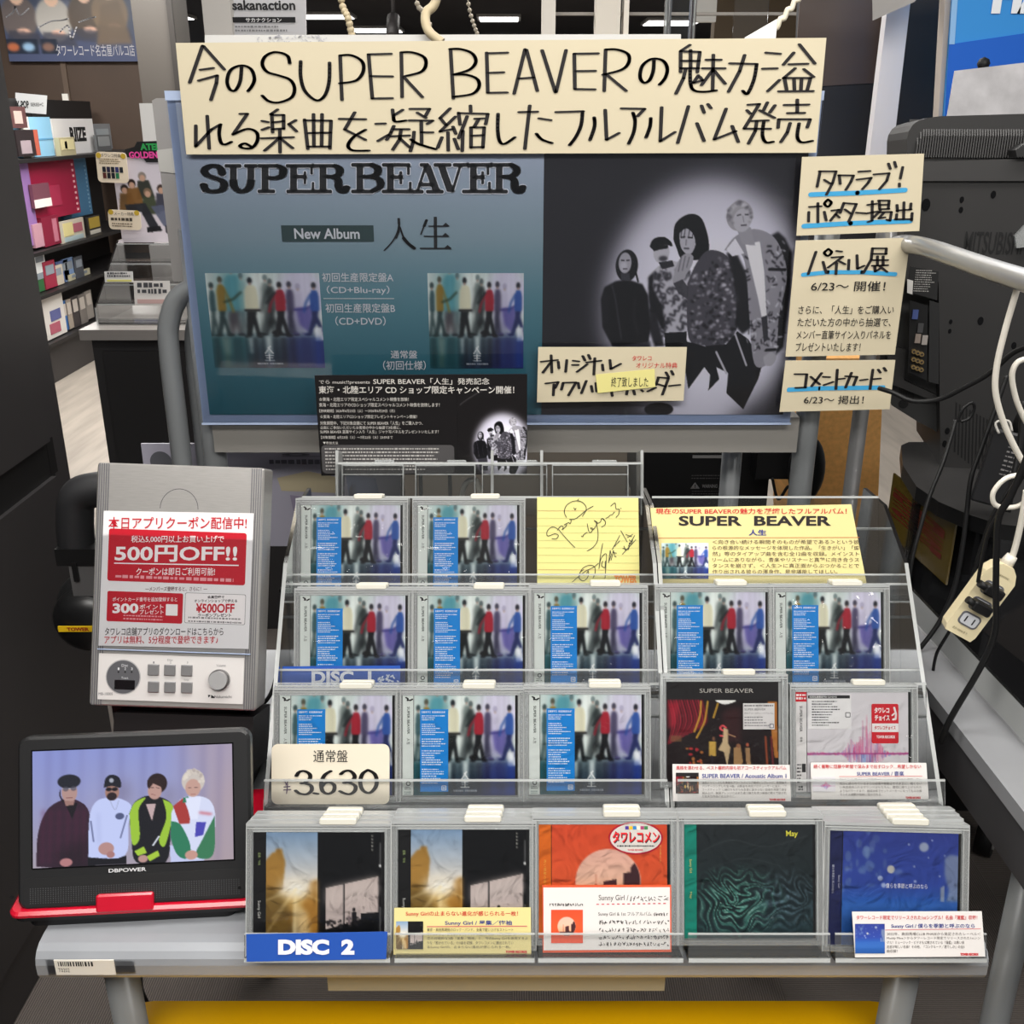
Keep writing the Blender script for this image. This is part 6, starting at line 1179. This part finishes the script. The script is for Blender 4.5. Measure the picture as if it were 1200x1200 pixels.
# coupon sheet
t, f = pxcard('coupon_sheet', 'red and white 500 yen coupon sheet taped to the silver player', 'sheet', FN.shift(0, 0, .0022), [(121.5, 598.5), (297.5, 601.5), (291.3, 760.6), (115.3, 756.5)], M('coupon_white', '#ece9ea', .3), .0004)
f2 = Frame(f.O, 21, 0, -2.0); m_ = Map(f, 90, 530, 3.752); RD = ink('#c2202f', .3); b = MB(); Wc = ink('#f4eeee', .3)
def band(b, q, rad, z0, z1, m): xm, ym = (q[0]+q[2])/2, (q[1]+q[3])/2; a0, a1 = (m_(q[0], ym)[0], m_(xm, q[3])[1]), (m_(q[2], ym)[0], m_(xm, q[1])[1]); b.rrect(a0[0], a1[0], a0[1], a1[1], z0, z1, rad, m)
band(b, (138, 345, 744, 575), .003, .0002, .0004, RD); band(b, (133, 615, 466, 748), .002, .0002, .0004, RD); band(b, (475, 621, 742, 755), .002, .0002, .0004, ink('#8a8686')); band(b, (477, 623, 740, 753), .002, .0004, .0005, Wc)
for s, q, mm, o_, z in (('本日アプリクーポン配信中!', (140, 284, 748, 338), RD, .01, .0006), ('税込5,000円以上お買い上げで', (240, 366, 648, 398), Wc, .008, .0006), ('500円OFF!!', (168, 408, 706, 482), Wc, .025, .0006), ('クーポンは即日ご利用可能!', (262, 507, 608, 542), Wc, .008, .0006), ('―メンバーズ登録すると、さらに！―', (302, 590, 574, 610), ink('#6a4a4c'), .01, .0006), ('ポイントカード番号を追加登録すると', (158, 637, 442, 656), Wc, .005, .0006), ('300', (158, 664, 272, 708), Wc, .04, .0006), ('ポイント', (277, 668, 382, 690), Wc, .01, .0006), ('プレゼント', (277, 692, 382, 712), Wc, .01, .0006), ('会員登録で', (575, 630, 650, 643), ink('#3a3234'), .03, .0007), ('オンラインショップで使える', (517, 646, 706, 660), ink('#3a3234'), .02, .0007), ('¥500OFF', (524, 664, 694, 706), RD, .03, .0007), ('クーポンプレゼント', (532, 708, 680, 724), ink('#3a3234'), .03, .0007), ('タワレコ店舗アプリのダウンロードはこちらから', (124, 770, 645, 806), ink('#4a4446'), .01, .0006), ('アプリは無料、5分程度で登録できます♪', (122, 806, 622, 842), RD, .01, .0006)): b.tx(m_, s, *q, z, mm, o_)
a0, a1 = m_(165, 489), m_(712, 484); b.prism([m_(*q) for q in ((165, 485), (712, 495), (712, 500), (165, 490))][::-1], .0005, .0006, Wc)
a0, a1 = m_(170, 560), m_(700, 548); b.fine(a0[0], a0[1], a1[0], a1[1], 1, .0006, ink('#e59aa0'), .5, 2, .02); a0, a1 = m_(205, 738), m_(385, 716); b.fine(a0[0], a0[1], a1[0], a1[1], 2, .0006, ink('#e59aa0'), .5, 3, .1); a0, a1 = m_(490, 750), m_(735, 726); b.fine(a0[0], a0[1], a1[0], a1[1], 2, .0007, ink('#8a8486'), .5, 4, .2)
band(b, (392, 668, 444, 718), .0008, .0004, .0006, Wc); b.build('lettering', t)
b = MB(); a0, a1 = m_(92, 862), m_(782, 380); b.flat([a0, (a1[0], a0[1]), a1, (a0[0], a1[1])], .0012, SLEEVE); b.box(a0[0], a1[0], a0[1]-.0012, a0[1], .0005, .0017, M('sleeve_rim', '#a9b8d4', .3)); b.build('clear_pocket', t)
# headphones behind the player
c = onY(100, 690, 1.27); t = thing('headphones', 'black headphones with a yellow label hanging beside the silver player', 'headphones', c); HB = M('headphone_black', '#141415', .3); b = MB()
P = lambda px_, py_, dy=0: onY(px_, py_, 1.27+dy)
b.tube(catmull3([P(150, 575), P(118, 573), P(92, 582), P(88, 610), P(90, 640)]), .024, M('headband_pad', '#232325', .5), 12); wpart(b, 'headband', t)
b = MB(); a0 = P(100, 645); b.box(a0.x-.03, a0.x+.035, 1.245, 1.29, a0.z-.012, a0.z+.012, HB); wpart(b, 'yoke', t)
b = MB(); a0, a1 = P(94, 690), P(115, 640); b.box(a0.x, a1.x, 1.247, 1.253, a0.z, a1.z, M('brushed_steel_strip', '#8a8a8b', .35, .7)); a0, a1 = P(96, 672), P(98, 650); b.box(a0.x, a1.x, 1.243, 1.247, a0.z, a1.z, HB); wpart(b, 'slider', t)
b = MB(); a0 = P(108, 722); sph(b, (a0.x, 1.262, a0.z), .050, HB, 24, 14, (1, .6, .95)); wpart(b, 'ear_cup', t)
b = MB(); sph(b, (a0.x-.004, 1.300, a0.z-.004), .057, M('ear_pad', '#1b1b1c', .5), 24, 14, (1, .5, 1.05)); wpart(b, 'ear_pad', t)
Fl = Frame((a0.x, 1.229, a0.z), 0); b = MB(); b.box(-.030, .035, -.003, .005, -.002, 0, ink('#e0b818')); b.text('TOWER', -.018, -.0015, .012, .0038, .0005, ink('#9a3a1c'), .05); flocal(b, Fl); b2 = wpart(b, 'label', t)
b = MB(); q = P(76, 586); b.tube([q, q+Vector((.05, 0, 0))], .006, HB); b.tube([q, q+Vector((.006, 0, 0))], .017, HB, 16); wpart(b, 'hook', t)
# power lead of the player and other cables
def cable(name, label, P, r, col, n=8): b = MB(); b.tube(catmull3(P, n), r, col, 8); return tag(b.build(name), label, 'cable')
KC = ink('#131314', .45); WC = ink('#d8d3c8', .4)
cable('power_cable', 'black lead hanging in a loop under the table at left', [onY(145, 1185, 1.25), onY(151, 1160, 1.25), onY(157, 1142, 1.22), onY(164, 1130, 1.15), onY(166, 1160, 1.24), onY(178, 1185, 1.25)], .0035, KC)
cable('power_cable', 'thin black lead between the silver player and the rack', [onY(329, 690, 1.36), onY(331, 720, 1.36), onY(322, 800, 1.25), onY(300, 833, 1.22), onY(262, 860, 1.2)], .003, KC)
cable('white_cable', 'white cable hooked over the back tray below the campaign board', [onY(540, 590, 1.47), onY(545, 568, 1.45), onY(556, 562, 1.44), onY(562, 575, 1.44), onY(562, 600, 1.44)], .0042, WC)

# ================================================================== television corner on the right
TVB = M('television_black_plastic', '#1f1e1e', .5, bump=.05, nscale=400); TVD = M('television_dark', '#161617', .5)
FT = Frame(onY(1110, 300, 1.56), 2, -12); t = thing('television', 'large black tube television seen from behind, upper right', 'television', FT); m_ = Map(FT)
def px_prism(b, quad, n0, n1, m, mp=None): b.prism([(mp or m_)(*q) for q in quad][::-1], n0, n1, m)
b = MB(); px_prism(b, ((1058, 196), (1075, 188), (1260, 196), (1290, 640), (1165, 588), (1102, 548), (1100, 330), (1060, 330)), -.24, 0, TVB); b.build('rear_cover', t)
b = MB(); px_prism(b, ((1068, 205), (1069, 162), (1071, 153), (1076, 145), (1083, 140), (1094, 136.5), (1110, 134.5), (1330, 128), (1330, 205)), -.28, -.05, TVB)
x0, y0 = m_(1078, 184); x1, y1 = m_(1196, 140); n = 54
for i in range(n):
    x = x0+(x1-x0)*1.5*i/n; ht = y1-.001-(.012 if i == 0 else .004 if i == 1 else 0); b.prism([(-.05, y0), (-.043, y0), (-.043, ht-.02), (-.055, ht-.004), (-.08, ht+.004), (-.2, ht+.008), (-.2, ht), (-.05, ht-.03)], x, x+(x1-x0)*1.5/n*.55, M('vent_rib', '#383737', .5), 'x')
def swap(b): b.v = [(v[0], v[2], v[1]) for v in b.v]
b2 = b
# ribs were written as (depth, height): put them upright
k = len(b.v)-n*16*2
b.v = b.v[:k]+[(v[0], v[2], v[1]) for v in b.v[k:]]
b.build('vent_hump', t)
b = MB(); px_prism(b, ((1072, 190), (1200, 186), (1290, 186), (1290, 212), (1075, 212)), -.05, .006, M('ledge_plastic', '#2e2d2d', .45)); b.build('ledge', t)
b = MB(); px_prism(b, ((1186, 176), (1198, 168), (1215, 170), (1215, 182), (1188, 184)), -.03, .02, TVD); b.build('strap_hook', t)
b = MB(); px_prism(b, ((1028, 330), (1102, 330), (1102, 512), (1096, 508), (1080, 500), (1048, 480), (1044, 460), (1036, 455)), -.2, -.03, M('side_block_plastic', '#262626', .5)); px_prism(b, ((1040, 405), (1063, 412), (1061, 448), (1100, 466), (1100, 474), (1045, 452)), -.03, -.015, TVB); 
for i in range(9): px_prism(b, ((1056+i*2.0, 448+i*.8), (1057+i*2.0, 448.4+i*.8), (1058+i*2.0, 466+i*.8), (1057+i*2.0, 466+i*.8)), -.03, -.029, ink('#0c0c0d'))
b.disc(*m_(1062, 478), .007, -.03, -.028, ink('#0a0a0b')); b.build('side_block', t)
b = MB(); px_prism(b, ((1066, 352), (1087, 358), (1086, 446), (1064, 436)), 0, .002, ink('#131314')); px_prism(b, ((1089, 352), (1100, 355), (1100, 450), (1088, 447)), 0, .002, ink('#1e1e1f')); b.build('port_panel', t)
for j in range(3):
    for i in range(3):
        u, v = m_(1070+i*4.6+j*-.3, 411+j*9+i*1.6); b = MB(); b.disc(u, v, .0034, .002, .010, M('jack_brass', '#b59a6a', .3, .8), 14); b.disc(u, v, .0018, .010, .0105, ink('#2a2420'), 10); b.build('jack', t)
for q, c in (((1072, 368), '#3c4a7a'), ((1075, 396), '#7a6f68'), ((1083, 398), '#8a8480'), ((1078, 384), '#3a3a3c')):
    u, v = m_(*q); b = MB(); b.box(u-.004, u+.004, v-.007, v+.007, .002, .006, ink(c)); b.build('socket', t)
b = MB(); px_prism(b, ((1066, 312), (1100, 318), (1098, 352), (1064, 342)), 0, .001, ink('#1a1a1b')); a0, a1 = m_(1070, 342), m_(1098, 316); b.fine(a0[0], a0[1], a1[0], a1[1], 10, .0014, ink('#9a9896'), .45, 6, .3); px_prism(b, ((1063, 327), (1070, 329), (1069, 345), (1063, 343)), .001, .0013, ink('#c5c3c0')); b.build('rating_label', t)
b = MB(); a0, a1 = m_(1129, 292), m_(1190, 272); b.text('MITSUBISHI', a0[0], a0[1]-.006, a1[0]+.012, a1[1], .001, ink('#121213'), .01); b.build('lettering', t)
for x, y, rx in ((1085, 240, .010), (1127, 234, .005), (1126, 246, .005), (1164, 228, .006), (1149, 376, .007), (1114, 377, .004), (1113, 388, .004), (1188, 405, .006), (1110, 505, .006), (1107, 520, .006)):
    u, v = m_(x, y); b = MB(); b.disc(u, v, rx*.6, .0, .0008, ink('#0b0b0c'), 18, rx*.9); b.build('screw_hole', t)
b = MB()
for i in range(12): px_prism(b, ((1120+i*4, 471+i*2.2), (1121.6+i*4, 472+i*2.2), (1119.5+i*4, 530+i*3.4), (1118+i*4, 529+i*3.4)), 0, .0006, ink('#0c0c0d'))
b.build('lower_vent', t)
b = MB(); px_prism(b, ((1187, 276), (1200, 262), (1240, 258), (1240, 285), (1189, 290)), .002, .012, CASE); b.build('clear_clip', t)
# stand under the television
ZT = .985; t = thing('television_stand', 'black glass television stand with rounded top and casters', 'stand', (1.05, 1.75, 0)); b = MB()
Q = [onZ(*q, ZT) for q in ((1056, 522), (1058, 545), (1074, 570), (1100, 588), (1135, 603), (1170, 614), (1240, 622))]; Pq = [(p.x, p.y) for p in Q]
Y9 = Pq[0][1]; Pq = Pq+[(1.6, Pq[-1][1]), (1.6, Y9+.02), (Pq[0][0]+.02, Y9+.02)]
b.prism(Pq, ZT-.022, ZT, M('stand_top_black', '#2b2a2a', .45, noise=.1, nscale=120), 'z', ink('#0e0e0f', .3)); wpart(b, 'top', t)
b = MB(); e = 1/1.0; Cq = [(p[0]*1.04+.01, p[1]+.06) for p in Pq[:7]]+[(1.58, 1.62), (1.58, Y9+.01), (Pq[0][0]+.05, Y9+.01)]
b.prism(Cq, .55, ZT-.023, M('smoked_glass_black', '#1a1a1c', .12)); wpart(b, 'cabinet', t)
t2 = None
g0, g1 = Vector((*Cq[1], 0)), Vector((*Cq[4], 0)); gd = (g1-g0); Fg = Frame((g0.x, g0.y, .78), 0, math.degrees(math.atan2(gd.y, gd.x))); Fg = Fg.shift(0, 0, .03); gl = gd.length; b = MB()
b.box(.01, gl*1.05, .075, .175, -.003, 0, M('amber_reflection_paint', '#4d3f16', .25)); b.text('TOWER', .02, .105, gl*.95, .155, .001, ink('#562019', .3), .03, 'm'); b.box(gl*.42, gl*.55, -.1, .17, .001, .003, CLEAR); flocal(b, Fg); wpart(b, 'painted_reflection', t)  # yellow sign's reflection in the dark glass, painted as band and mirrored letters
for x, y in ((1.02, 1.84), (1.45, 1.86)):
    b = MB(); b.tube([(x, y, .046), (x+.028, y-.02, .046)], .046, ink('#121213', .4), 20); b.tube([(x-.002, y+.001, .046), (x+.030, y-.022, .046)], .028, ink('#8f8d8a', .4), 16); b.box(x-.02, x+.04, y-.02, y+.02, .09, .102, TVD); wpart(b, 'caster', t)
b = MB(); b.box(.80, 1.55, 1.84, 2.05, .10, .56, ink('#151416', .35)); wpart(b, 'lower_box', t)
# steel hand rail of the cart and low cart
STL = M('satin_steel', '#a6a6a7', .28, .6); CG = M('cart_grey', '#86878a', .4, noise=.06, nscale=10)
t = thing('low_cart', 'grey steel cart along the right edge with tall hand rail', 'cart', (.95, 1.1, 0))
b = MB(); b.prism([(.575, .55), (.665, .55), (.64, 1.60), (.55, 1.60)], .765, .785, CG); b.prism([(.665, .55), (1.3, .55), (1.3, 1.15), (.653, 1.15)], .765, .775, ink('#1b1b1d', .3)); wpart(b, 'top_plate', t)
b = MB(); b.prism([(.578, .55), (.592, .55), (.564, 1.60), (.552, 1.60)], .70, .765, ink('#3d3c3e', .45)); wpart(b, 'apron', t)
b = MB(); b.tube([(.602, .965, .70), (.602, .965, 0)], .0165, GRYT, 14); wpart(b, 'leg', t)
b = MB(); b.tube([(1.2, .62, .70), (1.21, .6, 0)], .02, GRYT, 14); wpart(b, 'leg', t)
b = MB(); b.tube(catmull3([(.553, 1.57, .0), (.553, 1.57, 1.25), (.555, 1.54, 1.32), (.56, 1.45, 1.337), (.555, 1.2, 1.337), (.55, .72, 1.337), (.55, .66, 1.32), (.56, .63, 1.25), (.60, .62, .78)], 8), .0125, STL, 14); wpart(b, 'hand_rail', t)
b = MB(); b.prism([(.75, 1.05), (.625, 1.05), (.60, 1.60), (.66, 1.60)], .786, .79, CLEAR); b.prism([(.625, 1.05), (.63, 1.05), (.605, 1.60), (.60, 1.60)], .79, .83, CLEAR, 'z', EDGE); o = b.build('acrylic_sheet'); tag(o, 'clear acrylic sheet lying on the edge of the low cart', 'sheet')
# amplifier boxes behind the board
t = thing('stage_speaker', 'black speaker back with warning print behind the poster frame', 'speaker', (.33, 2.1, 0)); 
a0, a1 = onY(752, 600, 2.0), onY(905, 520, 2.0); b = MB(); b.box(a0.x, a1.x, 2.0, 2.3, 0, a1.z+.12, ink('#0f0f10', .5)); wpart(b, 'housing', t)
Fk = Frame((0, 1.999, 1.0)); mk = Map(Fk, 600, 280, 3.3333); b = MB(); Gk = ink('#6e6c6c'); a0, a1 = mk(705, 856), mk(842, 845); b.box(a0[0], a1[0], a0[1], a1[1], 0, .001, ink('#7a7876')); b.tx(mk, 'WARNING', 742, 958, 802, 972, .001, Gk, .03)
for x in (715, 825): b.prism([mk(x-18, 975), mk(x, 950), mk(x+18, 975)][::-1], 0, .0008, Gk); b.tx(mk, '!', x-2, 958, x+2, 972, .0012, ink('#111111'), .05)
a0, a1 = mk(700, 1020), mk(845, 980); b.fine(a0[0], a0[1], a1[0], a1[1], 4, .001, ink('#4a4848'), .4, 2, .3); a0, a1 = mk(700, 940), mk(845, 918); b.fine(a0[0], a0[1], a1[0], a1[1], 2, .001, ink('#4a4848'), .4, 3, .1); flocal(b, Fk); wpart(b, 'print', t)
b = MB(); a0 = onY(945, 550, 1.9); sph(b, (a0.x, 1.9, a0.z), .065, ink('#141415', .35), 20, 12, (.55, .5, 1.05)); b.tube([(a0.x, 1.9, a0.z-.06), (a0.x, 1.9, .7)], .008, KC); tag(b.build('round_black_speaker'), 'rounded black device between the grey posts and the wood cabinet', 'device')
t = thing('power_adapter', 'black box on the dark shelf beside the grey post', 'adapter', onY(905, 560, 1.95)); c = onY(910, 545, 1.95); b = MB(); b.box(c.x-.04, c.x+.035, 1.95, 1.999, c.z-.03, c.z+.03, ink('#19191a', .4)); wpart(b, 'box', t); b = MB(); b.tube(catmull3([onY(905, 560, 1.94), onY(912, 585, 1.94), onY(925, 570, 1.94), onY(930, 600, 1.94)]), .003, KC); wpart(b, 'lead', t)
# adapter and strip on the right
c = onY(1172, 540, 1.30); Fa = Frame(c, 8, -25, -8); t = thing('power_adapter', 'large black power adapter hanging among the cables at right', 'adapter', Fa)
b = MB(); b.rrect(-.020, .030, -.062, .040, -.03, 0, .004, ink('#19191b', .4), .003); b.build('box', t); b = MB(); b.fine(.004, -.02, .026, .03, 8, .001, ink('#6a6868'), .4, 3, .3); b.build('label', t)
b = MB(); b.tube([(.005, .04, -.015), (.012, .10, -.015)], .006, KC); b.build('lead', t); b = MB(); b.tube(catmull([(-.012, .055), (-.02, .066), (-.008, .072), (.0, .062)], 4) and [Vector((x, y, .004)) for x, y in catmull([(-.012, .035), (-.02, .048), (-.006, .054), (.002, .042)], 4)], .0016, ink('#b5b2ac')); b.build('wire_tie', t)
CRS = M('power_strip_cream', '#ddd0ab', .4); Fz = Frame(onY(1152, 705, 1.12), 4, -10, -26); t = thing('power_strip', 'cream power strip with two black plugs hanging at right', 'power strip', Fz)
mz = Map(Fz, 1040, 480, 4); b = MB(); P = [(-.017, -.052), (.017, -.052), (.0195, -.045), (.0195, .035), (.014, .046), (.007, .052), (-.007, .052), (-.014, .046), (-.0195, .035), (-.0195, -.045)]
b.prism(P, -.022, 0, CRS); b.build('body', t)
for y, pl in ((.018, 1), (-.006, 1), (-.028, 0)):
    b = MB(); b.rrect(-.0125, .0125, y-.009, y+.009, 0, .0012, .005, ink('#5f5f64')); b.rrect(-.0105, .0105, y-.007, y+.007, .0012, .0016, .004, ink('#c5c7cc'))
    for x in (-.005, .005): b.box(x-.0008, x+.0008, y-.004, y+.004, .0016, .0019, ink('#222226'))
    b.build('outlet', t)
    if pl:
        b = MB(); b.rrect(-.013, .011, y-.0065, y+.0065, .0017, .016, .003, ink('#161617', .4), .002); b.tube([(-.008, y, .010), (-.022, y+.002, .012)], .0045, KC); b.build('plug', t)
b = MB(); b.text('Panasonic', -.010, .037, .009, .0405, .0006, ink('#6a6048')); b.text('合計1500Wまで', -.012, -.0465, .008, -.043, .0006, ink('#6a6048')); b.build('lettering', t)
b = MB(); b.tube([(0, .05, -.011), (0, .064, -.011)], [.0085, .0065], WC, 12); b.build('cord_boot', t)
def cb(px, Y): return onY(px[0], px[1], Y)
def pcable(name, label, pts, Y0, Y1, r, col):
    n = len(pts); return cable(name, label, [onY(x, y, Y0+(Y1-Y0)*i/(n-1)) for i, (x, y) in enumerate(pts)], r, col)
pcable('white_cable', 'white cable looping down from the hand rail to the power strip', [(1197, 322), (1190, 345), (1177, 390), (1168, 430), (1167, 462), (1178, 500), (1195, 535), (1205, 548)], 1.15, 1.15, 0.0037, WC)
pcable('white_cable', 'white cable making a ring by the black adapter', [(1205, 555), (1180, 560), (1165, 575), (1164, 588), (1172, 594), (1190, 594), (1202, 588)], 1.14, 1.14, 0.0031, WC)
pcable('white_cable', 'white cable bending behind the longest white cable at right', [(1205, 420), (1192, 425), (1186, 440), (1190, 465), (1199, 488), (1206, 500)], 1.2, 1.2, 0.0035, WC)
pcable('white_cable', 'thick white cord entering the top of the power strip', [(1203, 575), (1199, 600), (1193, 628), (1187, 650), (1178, 668)], 1.13, 1.13, 0.0039, WC)
pcable('black_cable', 'black cable swinging from behind the lowest cream card to the right edge', [(1030, 455), (1046, 460), (1070, 470), (1100, 468), (1130, 454), (1160, 437), (1185, 415), (1206, 405)], 1.44, 1.3, 0.0035, KC)
pcable('black_cable', 'black cable knotted before the vent, falling leftmost past stand top', [(1120, 492), (1112, 520), (1104, 545), (1090, 580), (1078, 620), (1068, 660), (1063, 705), (1066, 750), (1068, 790)], 1.42, 1.32, 0.0031, KC)
pcable('black_cable', 'small knotted loop of black cable on the lower vent', [(1122, 494), (1128, 480), (1138, 472), (1142, 478), (1136, 490), (1126, 494)], 1.43, 1.43, 0.0023, KC)
pcable('black_cable', 'black cable falling straight in the middle over the stand edge', [(1180, 440), (1166, 480), (1150, 525), (1138, 560), (1133, 600), (1128, 640), (1118, 690), (1100, 730), (1078, 760)], 1.36, 1.3, 0.0035, KC)
pcable('black_cable', 'black cable curving behind the power strip to the rack corner', [(1206, 510), (1190, 560), (1165, 600), (1150, 640), (1135, 690), (1115, 735), (1098, 765), (1093, 790)], 1.22, 1.25, 0.0023, KC)
pcable('black_cable', 'thick black cable crossing in front of the power strip', [(1206, 530), (1185, 580), (1171, 605), (1168, 640), (1167, 690), (1166, 740), (1150, 780), (1115, 840), (1102, 870)], 1.06, 1.1, 0.0039, KC)
pcable('black_cable', 'short black cable ending at the upper plug', [(1206, 545), (1180, 590), (1160, 620), (1150, 660), (1146, 682)], 1.08, 1.10, 0.0023, KC)
pcable('black_cable', 'black cable at the far right edge falling behind the adapter', [(1200, 470), (1196, 520), (1188, 560), (1180, 600)], 1.25, 1.22, 0.0047, KC)
